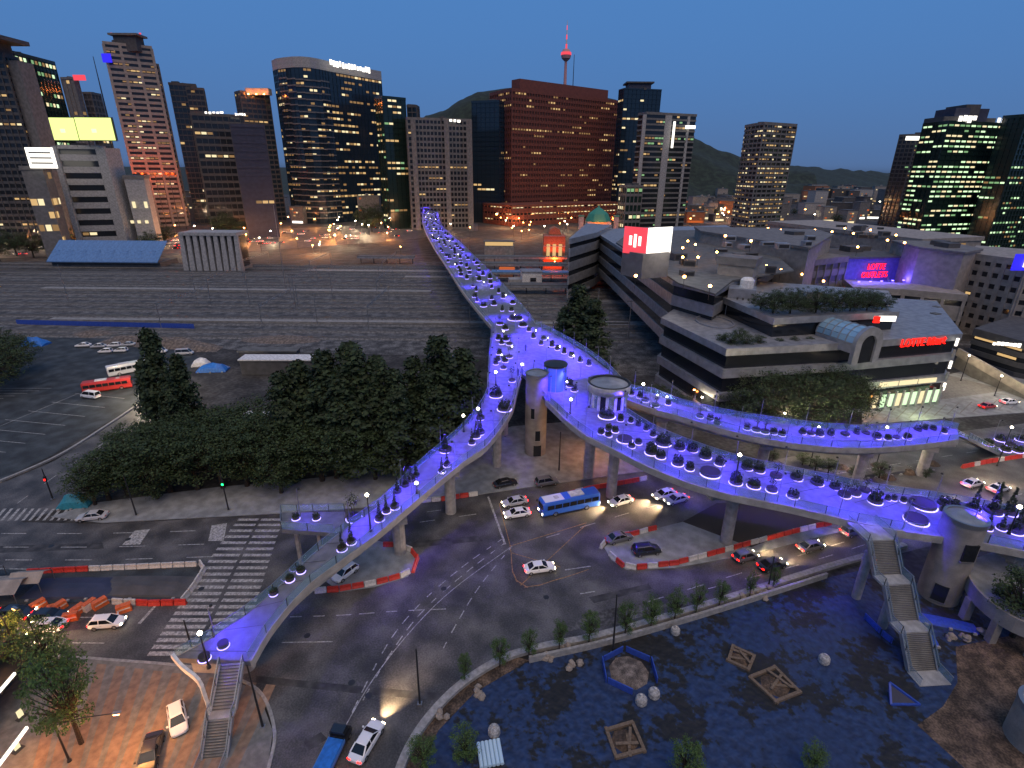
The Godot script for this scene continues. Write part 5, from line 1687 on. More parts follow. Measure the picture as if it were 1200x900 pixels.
func build_low_city() -> void:
	rng.seed = 21
	var walls := [M.grey_wall, M.beige, M.dim_wall, M.offwhite, M.brick, M.dim_wall, M.grey_wall]
	for i in 130:
		var p := g(rnd(812, 1062), lerpf(216, 262, pow(rng.randf(), 1.6)))
		if p.z < -1700 or (p.x > 182 and p.x < 250 and p.z > -560 and p.z < -440):
			continue
		var k := clampf(-p.z / 600.0, 0.8, 2.2)
		low_building(p, Vector3(rnd(9, 20) * k, rnd(6, 22) * minf(k, 1.5), rnd(9, 16) * k), rnd(-0.5, 0.5), walls[rng.randi() % 7], "small flat roofed building in the crowded district right of the pale framed tower", "low buildings of the right hand district", 2 + rng.randi() % 4)
	for i in 60:
		var p := g(rnd(150, 480), lerpf(224, 262, pow(rng.randf(), 1.3)))
		if p.z > -400 or p.z < -1100:
			continue
		low_building(p, Vector3(rnd(12, 26), rnd(8, 34), rnd(10, 20)), rnd(-0.4, 0.4), walls[rng.randi() % 7], "low building among the streets behind the white ribbed block", "low buildings of the left hand district", 3 + rng.randi() % 4)
	for i in 26:
		var p := g(rnd(-120, 130), rnd(262, 284))
		low_building(p, Vector3(rnd(10, 22), rnd(6, 16), rnd(8, 14)), rnd(-0.3, 0.3), walls[rng.randi() % 7], "low building lit from the street at the far left behind the blue roof", "low buildings behind the blue roof", 4)
	for i in 34:
		var p := g(rnd(738, 880), rnd(243, 262))
		low_building(p, Vector3(rnd(10, 22), rnd(6, 18), rnd(8, 14)), rnd(-0.3, 0.3), walls[rng.randi() % 7], "low building behind the station below the pale framed tower", "low buildings behind the station", 4)
	for i in 30:
		var p := g(rnd(1000, 1320), rnd(244, 268))
		low_building(p, Vector3(rnd(14, 30), rnd(8, 22), rnd(8, 20)), rnd(-0.3, 0.3), walls[rng.randi() % 7], "low building at the feet of the green lit towers", "low buildings under the right hand towers", 4)

# ---------------------------------------------------------------- station and shops
func letters(parent: Node3D, text: String, tall: float, at: Vector3, turn: float, m: Material) -> void:
	var tm := TextMesh.new()
	tm.text = text
	var f := SystemFont.new()
	f.font_names = PackedStringArray(["Droid Sans"])
	f.font_weight = 400
	tm.font = f
	tm.font_size = 48
	tm.pixel_size = tall / 36.0
	tm.depth = 0.3
	put(parent, "sign_lettering", tm, m, Transform3D(Basis(Vector3.UP, turn), at))

func build_station() -> void:
	rng.seed = 33
	var t: Node3D
	# concourse over the tracks
	t = tower("station_concourse", "long pale station concourse with dark window bands standing over the tracks", foot_g([[790, 333], [700, 275], [690, 271], [850, 266], [920, 300], [838, 345]], 26, 0), {"base": 8.0, "floors": 3, "core": "glass_dark", "band_mat": "pale_metal", "band": 0.5, "pier": 0.0, "lit": 0.0, "parapet": 1.0, "cap_mat": "pale_metal", "category": "station", "roof_units": 0})
	for p in [[765, 392], [735, 360], [712, 340], [790, 400], [800, 380], [760, 352]]:
		var c := g(p[0], p[1])
		block(t, "pillar", local(t, Vector3(c.x + 3.0, 4.0, c.z)), Vector3(1.6, 8.0, 1.6), M.offwhite)
	t = tower("station_block", "pale corner block at the far end of the station concourse", foot_g([[668, 285], [699, 277], [716, 268], [688, 266]], 27, 0), {"base": 3.0, "floors": 4, "core": "glass_dark", "band_mat": "pale_metal", "band": 0.62, "pier": 0.0, "lit": 0.0, "roof_units": 0})
	t = thing("station_roof", "broad pale roof deck of the station with glowing lamps", "roof")
	var rp := poly_px([[722, 285], [795, 333], [838, 346], [858, 330], [930, 318], [900, 292], [830, 270], [740, 272]], 27.2)
	var st := tool()
	prism(st, rp, 27.15, 27.6)
	part(t, "roof_deck", st, M.roof_grey)
	# rooftop sign box
	t = thing("rooftop_billboard", "box with a red glowing panel and a white glowing panel on the station roof", "billboard", g(757, 325, 27.6))
	var b0 := t.position
	block(t, "base_block", Vector3(0, 3.5, -3), Vector3(10, 7, 9), M.grey_wall, 0.5)
	var q0 := far(731, 284, -b0.z + 3.5)
	var q1 := far(758, 287, -b0.z - 1.5)
	var q2 := far(786, 284, -b0.z + 3.0)
	for k in [[q0, q1, M.sign_pink, "red_sign_panel"], [q1, q2, M.sign_white, "white_sign_panel"]]:
		var a: Vector3 = k[0]
		var b: Vector3 = k[1]
		var d := b - a
		block(t, k[3], local(t, Vector3((a.x + b.x) * 0.5, b0.y + 10.2, (a.z + b.z) * 0.5)), Vector3(Vector2(d.x, d.z).length(), 7.4, 0.5), k[2], atan2(-d.z, d.x))
		if k[2] == M.sign_pink:
			for j in 3:
				block(t, "sign_mark", local(t, Vector3(lerpf(a.x, b.x, 0.28 + j * 0.2), b0.y + 10.2, lerpf(a.z, b.z, 0.28 + j * 0.2) + 0.35)), Vector3(0.8, 2.6 + j % 2, 0.25), M.sign_white, atan2(-d.z, d.x))
	omni(t, local(t, Vector3(q2.x - 1, b0.y + 11, q2.z + 6)), Color(1, 0.95, 0.9), 60, 1.0)
	# big beige hall and terraces
	tower("station_hall", "big plain beige hall wall behind the station roof", foot_g([[838, 276], [950, 290], [1000, 276]], 33, 0) if false else foot_g([[822, 272], [948, 292], [975, 276]], 32, 20), {"base": 14.0, "floors": 1, "core": "beige", "glazed": false, "band": 0.0, "pier": 0.0, "lit": 0.0, "parapet": 0.6, "roof_units": 1})
	t = tower("station_annex", "small lit pavilion in front of the big beige hall", foot_g([[842, 308], [884, 312]], 31, 7), {"base": 22.0, "floors": 1, "core": "beige", "glazed": false, "band": 0.0, "pier": 0.0, "lit": 0.0, "roof_units": 0})
	block(t, "lit_window", local(t, g(872, 318, 28.5) + Vector3(0, 0, 0.5)), Vector3(6, 3.4, 0.3), M.lit_warm)
	block(t, "lit_window", local(t, g(850, 318, 28.5) + Vector3(0, 0, 0.5)), Vector3(2, 2, 0.3), M.lit_warm_dim)
	tower("terrace_block", "long low roof terrace lit by warm lamps behind the beige hall", foot_g([[900, 262], [1080, 284]], 27, 40), {"base": 4.0, "floors": 3, "core": "beige", "glazed": false, "band_mat": "beige", "band": 0.25, "pier": 0.0, "lit": 0.4, "bay": 5.0, "lit_mats": ["lit_warm", "lit_warm_dim"], "parapet": 1.5})
	t = tower("parking_deck", "open parking deck with dim lit storeys left of the violet wall", foot_g([[940, 312], [992, 306]], 24, 25), {"base": 4.0, "floors": 4, "core": "dim_wall", "glazed": false, "band_mat": "grey_wall", "band": 0.5, "pier": 0.5, "lit": 0.2, "lit_mats": ["lit_warm_dim"], "bay": 5})
	# violet outlet wall
	var ow := foot_g([[990, 303], [1066, 301]], 25, 26)
	t = tower("outlet_building", "shop building with a violet lit wall and two red words on it", ow, {"base": 10.0, "floors": 1, "core": "purple_wall", "glazed": false, "band": 0.0, "pier": 0.0, "lit": 0.0, "parapet": 0.4, "cap_mat": "dim_wall", "category": "shop"})
	var oa := g(990, 303, 25)
	var ob := g(1066, 301, 25)
	var turn := atan2(-(ob - oa).z, (ob - oa).x)
	for k in 6:
		var fp := oa.lerp(ob, 0.08 + k * 0.168) + Vector3(0, -7.5, 9.0)
		block(t, "wall_floodlight", local(t, fp), Vector3(0.8, 0.3, 0.4), M.lamp_blue, turn)
		omni(t, local(t, fp + Vector3(0, 0.5, -0.2)), Color(0.36, 0.3, 1.0), 34.0, 0.3)
	letters(t, "LOTTE", 2.3, local(t, oa.lerp(ob, 0.5) + Vector3(0, -3.4, 0.75)), turn, M.sign_red)
	letters(t, "OUTLETS", 2.3, local(t, oa.lerp(ob, 0.5) + Vector3(0, -6.6, 0.75)), turn, M.sign_red)
	for k in 5:                                                  # slanting ribs under the wall
		var s2 := tool()
		bar(s2, local(t, oa.lerp(ob, k / 4.0) + Vector3(-1.0, -8.0, 1.0)), local(t, oa.lerp(ob, k / 4.0) + Vector3(2.5, -14.5, 2.5)), 0.4, 0.4)
		part(t, "slanting_rib", s2, M.pale_metal)
	t = tower("outlet_porch", "long brown canopy block over the lit shop entrance under the violet wall", foot_g([[1000, 343], [1058, 345], [1130, 352]], 15, 16), {"floors": 2, "core": "glass_dark", "band_mat": "beige", "band": 0.7, "pier": 1.0, "lit": 0.6, "bay": 6, "lit_mats": ["lit_orange", "lit_warm"], "roof_units": 0})
	omni(t, local(t, g(1075, 378, 4)), Color(1, 0.6, 0.3), 60, 0.4)
	var rs := thing("red_banner", "dark red lit banner wall beside the shop entrance", "banner", g(1104, 378, 0))
	block(rs, "banner_sign", Vector3(0, 8, 0), Vector3(9, 9, 1), mat("banner_red", lin(0.3, 0.02, 0.03), 0.6), -0.2)
	t = tower("grey_cube", "tall blank grey wall block right of the violet wall", foot_g([[1078, 291], [1130, 297], [1150, 293]], 30, 22), {"floors": 1, "core": "beige", "glazed": false, "band": 0.0, "pier": 0.0, "lit": 0.0, "parapet": 0.5})
	tower("office_block", "wide brownish office block with rows of small square windows at the right", foot_g([[1130, 302], [1205, 312], [1330, 320]], 27, 30), {"floors": 7, "core": "glass_dark", "band_mat": "beige", "band": 0.55, "pier": 1.4, "lit": 0.13, "bay": 3.2, "proud": 0.3, "lit_mats": ["lit_cream", "lit_warm"]})
	t = thing("rooftop_sign", "violet glowing sign with white marks at the right of the picture", "sign", g(1196, 312, 27))
	block(t, "violet_sign_panel", Vector3(3, 1.5, 1.2), Vector3(14, 5.5, 0.5), M.sign_violet)
	sign_bars(t, Vector3(-1, 1.5, 1.7), Vector3(6, 1.5, 1.7), 3.2, 3, M.sign_white)
	tower("shop_building", "low dark shop building with a white script sign at the right", foot_g([[1142, 392], [1200, 408], [1330, 430]], 9, 30), {"floors": 3, "core": "glass_dark", "band_mat": "dim_wall", "band": 0.5, "pier": 0.0, "lit": 0.15, "bay": 6, "lit_mats": ["lit_warm"]})
	var ss := thing("shop_sign", "white glowing sign over the low dark shop building", "sign", g(1160, 404, 9.5))
	sign_bars(ss, Vector3(0, 0.6, 0.6), Vector3(7, 0.6, 2.4), 1.2, 7, M.sign_white)
	block(ss, "sign_rail", Vector3(3.5, 0, 1.4), Vector3(7.6, 0.15, 0.2), M.dark_steel, -0.25)
	for k in 34:
		var lev: Array = [[27.6, 735, 905, 292, 332], [32.6, 850, 950, 280, 292], [28.5, 920, 1060, 262, 280]][[0, 0, 1, 2][k % 4]]
		var at := g(rnd(lev[1], lev[2]), rnd(lev[3], lev[4]), lev[0])
		if lev[0] < 28 and (at.x < 49 or at.z > -160 or at.z < -290):
			continue
		var unit := thing("roof_unit", "grey plant box on the station's wide roofs", "roof unit", at, rnd(-0.4, 0.4), "plant boxes on the station roofs")
		var sz := Vector3(rnd(1.5, 5.0), rnd(1.0, 2.4), rnd(1.5, 3.5))
		block(unit, "casing", Vector3(0, sz.y * 0.5, 0), sz, [M.grey_wall, M.dim_wall, M.pale_metal, M.roof_grey][k % 4])
		block(unit, "grille", Vector3(0, sz.y * 0.5, sz.z * 0.5 + 0.02), Vector3(sz.x * 0.8, sz.y * 0.6, 0.06), M.dark_steel)
	build_mart()
	build_old_station()

func build_mart() -> void:
	var t := tower("shopping_block", "long low shopping block with pale parapets, dark window bands and roof gardens", foot_g([[779, 378], [852, 414], [986, 407], [1120, 396], [1092, 358], [832, 342]], 17.5, 0), {"floors": 3, "core": "glass_dark", "band_mat": "pale_metal", "band": 0.36, "proud": 0.9, "pier": 0.0, "lit": 0.0, "parapet": 1.4, "category": "shop", "roof_units": 0})
	var rst := tool()
	prism(rst, poly_px([[784, 379], [853, 411], [986, 404], [1114, 394], [1090, 360], [834, 344]], 17.5), 17.3, 17.6)
	var roof := part(t, "roof_terrace", rst, M.roof_grey)
	roof.position = -t.position
	# entrance glow
	var fa := g(1034, 402.5, 17.5)
	var fb := g(1116, 396.5, 17.5)
	var d := fb - fa
	var turn := atan2(-d.z, d.x)
	for k in 9:
		var p := fa.lerp(fb, (k + 0.5) / 9.0)
		block(t, "lit_window", local(t, Vector3(p.x, 2.4, p.z + 1.3)), Vector3(d.length() / 9.0 * 0.9, 3.4, 0.2), M.lit_green if k % 3 else M.lit_cream, turn)
	for k in 10:
		var p := fa.lerp(fb, k / 9.0)
		block(t, "entrance_column", local(t, Vector3(p.x, 2.5, p.z + 1.7)), Vector3(0.45, 5.0, 0.45), M.offwhite, turn)
	for k in 3:
		var p := fa.lerp(fb, 0.2 + k * 0.28)
		block(t, "lit_window", local(t, Vector3(p.x, 7.0, p.z + 1.35)), Vector3(5.5, 1.2, 0.2), M.lit_cream, turn)
	omni(t, local(t, Vector3(lerpf(fa.x, fb.x, 0.5), 3.5, fa.z + 6)), Color(0.95, 1, 0.75), 26, 0.6)
	letters(t, "LOTTE Mart", 2.0, local(t, fa.lerp(fb, 0.52) + Vector3(0, 0.15, 1.4)), turn, M.sign_red)
	for k in 5:
		var p := fb + Vector3(-0.5 + k * 0.1, 0, 1.6)
		block(t, "light_strip", local(t, Vector3(p.x + 0.6, 17.0 - k * 3.0, p.z)), Vector3(0.5, 2.0, 0.4), M.sign_white if k % 2 == 0 else M.offwhite, turn)
	rng.seed = 41
	for k in 9:
		var p := g(1062 + (k % 3) * 16 + rnd(-3, 3), 364 + (k / 3) * 9 + rnd(-1, 1), 17.6)
		var unit := thing("roof_unit", "grey ventilation unit on the shopping block's plain roof beyond the red sign", "roof unit", p, 0.3, "ventilation units on the shopping block")
		var sz := Vector3(rnd(1.6, 3.2), rnd(0.9, 1.6), rnd(1.4, 2.2))
		block(unit, "casing", Vector3(0, sz.y * 0.5, 0), sz, M.roof_grey)
		block(unit, "grille", Vector3(0, sz.y * 0.5, sz.z * 0.5 + 0.02), Vector3(sz.x * 0.8, sz.y * 0.7, 0.06), M.dark_steel)
	# upper tier
	var up := tower("roof_storey", "set back upper storey with pale parapet on the shopping block's roof", foot_g([[846, 352], [907, 378], [1048, 370], [1036, 346], [880, 334]], 22.5, 0), {"base": 17.6, "floors": 1, "core": "glass_dark", "band_mat": "pale_metal", "band": 0.1, "pier": 0.0, "lit": 0.0, "parapet": 1.3, "proud": 0.7, "roof_units": 0})
	block(up, "lit_sign_panel", local(up, g(1036, 372, 23) + Vector3(0, 0, 1.2)), Vector3(4.2, 1.3, 0.3), M.sign_white)
	block(up, "red_sign_light", local(up, g(1024, 373, 23) + Vector3(0, 0, 1.2)), Vector3(1.5, 1.6, 0.3), M.sign_red)
	var box := thing("stair_house", "pale block with a white tank on the shopping block's roof", "roof block", g(872, 372, 19))
	block(box, "wall", Vector3(0, 3.5, -4), Vector3(7, 8, 6), M.pale_metal, -0.4)
	for k in 4:
		block(box, "recess", Vector3(-2.4 + k * 1.3, 4.2, -0.7 + k * 0.55), Vector3(0.5, 2.4, 0.3), M.dim_wall, -0.4)
	var st := tool()
	lathe(st, [Vector2(0, 7.5), Vector2(1.8, 7.5), Vector2(1.8, 9.6), Vector2(1.2, 10.2), Vector2(0, 10.4)], 14, Vector3(1, 0, -4))
	part(box, "tank", st, M.white)
	box = thing("vent_block", "pale upright block among the dark trees on the upper roof", "roof block", g(945, 362, 23.5))
	block(box, "wall", Vector3(0, 2.2, 0), Vector3(3.6, 4.6, 3), M.offwhite, 0.1)
	block(box, "cap", Vector3(0, 4.6, 0), Vector3(4.0, 0.3, 3.4), M.pale_metal, 0.1)
	# pool shaped skylight ring
	var pool := thing("roof_skylight", "rounded pale blue rooftop court with a curved rim on the shopping block", "skylight", g(840, 384, 18))
	var ring_out := []
	for k in 20:
		var a := k * TAU / 20
		ring_out.append(Vector3(cos(a) * 4.6, 0, sin(a) * 6.4 - 2))
	st = tool()
	for k in 20:
		bar(st, ring_out[k] + Vector3(0, 0.6, 0), ring_out[(k + 1) % 20] + Vector3(0, 0.6, 0), 0.4, 1.3)
	part(pool, "rim", st, M.pale_metal)
	st = tool()
	var pp := PackedVector2Array()
	for v in ring_out:
		pp.append(Vector2(v.x, v.z))
	sheet(st, pp, 0.25)
	part(pool, "pale_floor", st, mat("pool_blue", lin(0.25, 0.42, 0.55), 0.4))
	# barrel vault with glazed panes
	var v0 := g(1016, 414, 17.5)
	var vault := thing("barrel_vault", "barrel vaulted glass skylight ending in a round arched gable", "skylight", v0, 0.32)
	var r := 3.6
	for i in 5:
		for k in 8:
			var a0 := PI * k / 8.0
			var a1 := PI * (k + 0.92) / 8.0
			st = tool()
			var z0 := -1.2 - i * 2.1
			var z1 := z0 - 1.95
			quad(st, Vector3(cos(a0) * r, 2.2 + sin(a0) * r, z0), Vector3(cos(a1) * r, 2.2 + sin(a1) * r, z0), Vector3(cos(a1) * r, 2.2 + sin(a1) * r, z1), Vector3(cos(a0) * r, 2.2 + sin(a0) * r, z1), Vector3(cos(a0), sin(a0), 0))
			quad(st, Vector3(cos(a0) * r * 0.97, 2.2 + sin(a0) * r * 0.97, z0), Vector3(cos(a1) * r * 0.97, 2.2 + sin(a1) * r * 0.97, z0), Vector3(cos(a1) * r * 0.97, 2.2 + sin(a1) * r * 0.97, z1), Vector3(cos(a0) * r * 0.97, 2.2 + sin(a0) * r * 0.97, z1), -Vector3(cos(a0), sin(a0), 0))
			part(vault, "pane", st, M.vault_pane)
	for i in 6:
		st = tool()
		for k in 12:
			bar(st, Vector3(cos(PI * k / 12) * r * 1.02, 2.2 + sin(PI * k / 12) * r * 1.02, -1.15 - i * 2.1), Vector3(cos(PI * (k + 1) / 12) * r * 1.02, 2.2 + sin(PI * (k + 1) / 12) * r * 1.02, -1.15 - i * 2.1), 0.2, 0.2)
		part(vault, "rib", st, M.pale_metal)
	for sd in [-1.0, 1.0]:
		block(vault, "side_wall", Vector3(sd * r, 1.1, -6), Vector3(0.5, 2.2, 11), M.pale_metal)
	st = tool()
	var outer := []
	var inner := []
	for k in 17:
		var a := PI * k / 16.0
		outer.append(Vector3(cos(a) * r * 1.12, 2.2 + sin(a) * r * 1.12, 0))
		inner.append(Vector3(cos(a) * r * 0.62, 2.0 + sin(a) * r * 0.62, 0))
	outer.push_front(Vector3(r * 1.12, -2.5, 0)); outer.append(Vector3(-r * 1.12, -2.5, 0))
	inner.push_front(Vector3(r * 0.62, -2.5, 0)); inner.append(Vector3(-r * 0.62, -2.5, 0))
	for k in outer.size() - 1:
		quad(st, outer[k], outer[k + 1], inner[k + 1], inner[k], Vector3.BACK)
		quad(st, outer[k] + Vector3(0, 0, -1), outer[k + 1] + Vector3(0, 0, -1), inner[k + 1] + Vector3(0, 0, -1), inner[k] + Vector3(0, 0, -1), Vector3.FORWARD)
		quad(st, outer[k], outer[k + 1], outer[k + 1] + Vector3(0, 0, -1), outer[k] + Vector3(0, 0, -1), outer[k] - Vector3(0, 2, 0))
		quad(st, inner[k], inner[k + 1], inner[k + 1] + Vector3(0, 0, -1), inner[k] + Vector3(0, 0, -1), Vector3(0, 2, 0) - inner[k])
	part(vault, "arched_gable", st, M.pale_metal)
	st = tool()
	for k in inner.size() - 1:
		tri(st, inner[k] + Vector3(0, 0, -0.5), inner[k + 1] + Vector3(0, 0, -0.5), Vector3(0, 0, -0.5), Vector3.BACK)
	tri(st, inner[0] + Vector3(0, 0, -0.5), inner[inner.size() - 1] + Vector3(0, 0, -0.5), Vector3(0, 0, -0.5), Vector3.BACK)
	part(vault, "arched_window", st, M.glass_dark)
	# ramp wall right of the block
	var wall := thing("ramp_wall", "long pale wall descending from the shopping block to the street at the right", "wall")
	st = tool()
	bar(st, g(1122, 412, 6) , g(1210, 462, 2.2), 0.6, 2.4)
	part(wall, "parapet", st, M.beige)
	st = tool()
	bar(st, g(1122, 412, 6) + Vector3(0.5, -3, 0), g(1210, 462, 2.2) + Vector3(0.5, -2.4, 0), 0.5, 4.0)
	part(wall, "lower_wall", st, M.grey_wall)
	var fence := thing("garden_fence", "low pale fence at the foot of the shopping block by the trees", "fence", g(822, 484))
	for k in 12:
		block(fence, "board", Vector3(-3.6 + k * 0.62, 1.2, k * 0.12), Vector3(0.56, 2.4, 0.1), M.grey_wall, -0.19 + rnd(-0.02, 0.02))
	omni(fence, Vector3(-1, 4.3, -3.6), Color(1, 0.55, 0.25), 4, 0.3)
	block(fence, "wall_lamp", Vector3(-1, 4.5, -4.3), Vector3(0.4, 0.2, 0.3), M.lamp_warm)

func build_old_station() -> void:
	# green domed hall
	var c := far(700, 270, 372)
	var t := thing("domed_hall", "old station hall with a green dome and red lit band", "station", Vector3(c.x, 0, c.z))
	var k := 372.0 / 632.0
	var top := far(700, 243, 372).y
	var eave := far(700, 259, 372).y
	block(t, "wall", Vector3(0, eave * 0.5 - 2.5, 0), Vector3(34 * k, eave - 5.0, 15), M.brick)
	block(t, "upper_wall", Vector3(0, eave - 2.5, 0), Vector3(26 * k, 5.0, 12), M.offwhite)
	block(t, "frieze", Vector3(0, eave - 2.2, 6.1), Vector3(20 * k, 1.6, 0.3), M.offwhite)
	for sd in [-1.0, 0.0, 1.0]:
		block(t, "floodlight", Vector3(sd * 5.0, eave - 5.2, 7.6), Vector3(0.7, 0.4, 0.5), M.lamp_warm)
		omni(t, Vector3(sd * 5.0, eave - 4.6, 8.2), Color(1.0, 0.45, 0.18), 16.0, 0.3)
	var st := tool()
	lathe(st, [Vector2(8.6, eave), Vector2(8.2, eave + 1.0), Vector2(6.4, eave + (top - eave) * 0.55), Vector2(3.0, eave + (top - eave) * 0.85), Vector2(0.8, top), Vector2(0.0, top + 2.0)], 12)
	part(t, "dome", st, M.roof_green)
	for sd in [-1.0, 1.0]:
		block(t, "turret", Vector3(sd * 11.5, eave - 1, 3), Vector3(3, 8, 3), M.offwhite)
		block(t, "turret_roof", Vector3(sd * 11.5, eave + 3.4, 3), Vector3(3.6, 0.8, 3.6), M.roof_green)
	omni(t, Vector3(0, eave - 3, 12), Color(1, 0.5, 0.2), 120, 0.6)
	# orange lit brick gable
	var p0 := far(637, 295, 330)
	var p1 := far(663, 276, 330)
	t = thing("brick_hall", "orange floodlit brick gable of the old station beside the concourse", "station", Vector3((p0.x + p1.x) * 0.5, 0, -336))
	var w := p1.x - p0.x
	block(t, "wall", Vector3(0, p1.y * 0.5, 0), Vector3(w, p1.y, 10), M.brick)
	st = tool()
	var gable := PackedVector3Array([Vector3(-w * 0.3, p1.y, 5), Vector3(w * 0.3, p1.y, 5), Vector3(w * 0.22, p1.y + 3.2, 5), Vector3(0, p1.y + 4.6, 5), Vector3(-w * 0.22, p1.y + 3.2, 5)])
	var back := PackedVector3Array()
	for v in gable:
		back.append(v - Vector3(0, 0, 10))
	loft(st, [gable, back])
	part(t, "gable", st, M.brick)
	for j in 3:
		block(t, "arched_window", Vector3((j - 1) * w * 0.28, p1.y * 0.55, 5.05), Vector3(w * 0.16, p1.y * 0.4, 0.2), M.lit_warm)
		block(t, "cornice", Vector3(0, p1.y * (0.4 + j * 0.29), 5.1), Vector3(w * 1.03, 0.4, 0.5), M.offwhite)
	omni(t, Vector3(0, 7, 12), Color(1, 0.32, 0.08), 260, 0.5)
	block(t, "floodlight", Vector3(0, 6.2, 12), Vector3(0.6, 0.3, 0.4), M.lamp_warm)
	# platform roofs between the walkway and the old station
	for r in [[548, 664, 300, 330], [556, 664, 308, 306], [576, 672, 318, 292], [590, 690, 333, 262], [420, 486, 300, 350]]:
		var a := far(r[0], r[2], r[3])
		var b := far(r[1], r[2], r[3])
		var lab := {300: "long flat platform roof nearest the old station" if r[0] == 548 else "low shed roof left of the walkway's bend", 308: "second long flat platform roof below the old station", 318: "blue tinted platform roof below the old station", 333: "pale platform roof right of the walkway near the yard"}
		t = thing("platform_roof", lab[r[2]], "platform roof", Vector3((a.x + b.x) * 0.5, 0, a.z))
		block(t, "roof", Vector3(0, a.y, 0), Vector3(b.x - a.x, 0.7, 7), M.roof_blue if r[2] == 318 else M.roof_grey)
		block(t, "fascia", Vector3(0, a.y - 0.5, 3.4), Vector3(b.x - a.x + 0.2, 1.0, 0.3), M.pale_metal)
		for j in 5:
			block(t, "column", Vector3((b.x - a.x) * (j / 4.0 - 0.5) * 0.92, a.y * 0.5 - 0.2, 0), Vector3(0.5, a.y - 0.4, 0.5), M.dark_steel)
	var y := far(585, 286, 360)
	t = thing("lit_kiosk", "long yellow glowing kiosk among the station platforms", "kiosk", Vector3(y.x, 0, y.z))
	block(t, "wall", Vector3(0, y.y * 0.5 - 0.5, 0), Vector3(19, y.y, 6), M.beige)
	block(t, "lit_sign_panel", Vector3(0, y.y + 0.6, 2), Vector3(18, 2.4, 2.6), M.lit_warm)
	block(t, "roof", Vector3(0, y.y + 2.1, 1), Vector3(20, 0.5, 7), M.roof_grey)
	t = thing("signal_house", "white box building beside the walkway under the platform roofs", "building", g(622, 336))
	block(t, "wall", Vector3(0, 4, 0), Vector3(10, 8, 9), M.white, 0.1)
	block(t, "roof", Vector3(0, 8.3, 0), Vector3(10.6, 0.6, 9.6), M.pale_metal, 0.1)
	block(t, "annex", Vector3(-8, 2.2, 1), Vector3(7, 4.4, 7), M.offwhite, 0.1)
	block(t, "window", Vector3(1, 4.5, 4.55), Vector3(3, 1.8, 0.3), M.glass_dark, 0.1)
	t = thing("orange_kiosk", "orange lit stall roof under the platform roofs", "kiosk", g(594, 326))
	block(t, "wall", Vector3(0, 2.5, 0), Vector3(8, 5, 5), M.brick)
	block(t, "lit_sign_panel", Vector3(0, 5.3, 1), Vector3(8.6, 1.6, 3.6), M.lit_orange)
	# blue roofed shed and the ribbed white block on the left
	var a := far(57, 283, 330)
	var b := far(186, 281, 330)
	t = thing("blue_roof_shed", "long building with a flat bright blue roof slope at the left", "building", Vector3((a.x + b.x) * 0.5, 0, -336))
	st = tool()
	var low := far(57, 307, 322).y
	quad(st, local(t, Vector3(a.x, a.y, -338)), local(t, Vector3(b.x, a.y, -338)), local(t, Vector3(b.x, low, -324)), local(t, Vector3(a.x, low, -324)), Vector3(0, 1, 1))
	quad(st, local(t, Vector3(a.x, a.y - 0.4, -338)), local(t, Vector3(b.x, a.y - 0.4, -338)), local(t, Vector3(b.x, low - 0.4, -324)), local(t, Vector3(a.x, low - 0.4, -324)), Vector3(0, -1, -1))
	part(t, "roof", st, M.roof_blue)
	block(t, "wall", Vector3(0, low * 0.5 - 0.3, 0), Vector3(b.x - a.x - 1, low - 0.6, 18), M.dim_wall)
	for j in 8:
		block(t, "roof_seam", local(t, Vector3(lerpf(a.x, b.x, (j + 0.5) / 8.0), (a.y + low) * 0.5 + 0.12, -331)), Vector3(0.25, 0.12, 14), M.roof_blue)
	a = far(208, 276, 316)
	b = far(279, 276, 322)
	t = thing("ribbed_block", "squat white block with tall dark slot windows at the yard's edge", "building", Vector3((a.x + b.x) * 0.5, 0, -326))
	block(t, "wall", Vector3(0, a.y * 0.5, 0), Vector3(b.x - a.x - 1.0, a.y, 12), M.glass_dark)
	block(t, "roof", Vector3(0, a.y + 0.6, 0), Vector3(b.x - a.x + 1.4, 1.8, 15), M.offwhite)
	block(t, "plinth", Vector3(0, 0.8, 0), Vector3(b.x - a.x + 0.4, 1.6, 13.4), M.grey_wall)
	for j in 9:
		var x := (b.x - a.x) * (j / 8.0 - 0.5)
		var s3 := tool()
		loft(s3, [PackedVector3Array([Vector3(x - 1.5, 0, 6), Vector3(x + 1.5, 0, 6), Vector3(x + 1.5, 0, 8.6), Vector3(x - 1.5, 0, 8.6)]), PackedVector3Array([Vector3(x - 1.1, a.y, 6), Vector3(x + 1.1, a.y, 6), Vector3(x + 1.1, a.y, 7.2), Vector3(x - 1.1, a.y, 7.2)])])
		part(t, "rib", s3, M.offwhite)

# ---------------------------------------------------------------- trees by survey: foot pixel and top pixel
func tree_px(kind: String, bx_: float, by: float, ty: float, wide: float, label: String, group: String, h: float = 0.0, called: String = "tree") -> void:
	var p := g(bx_, by, h)
	var top := far(bx_, ty, -p.z).y
	tree(kind, label, p, maxf(top - h, 1.0), wide, group, called)

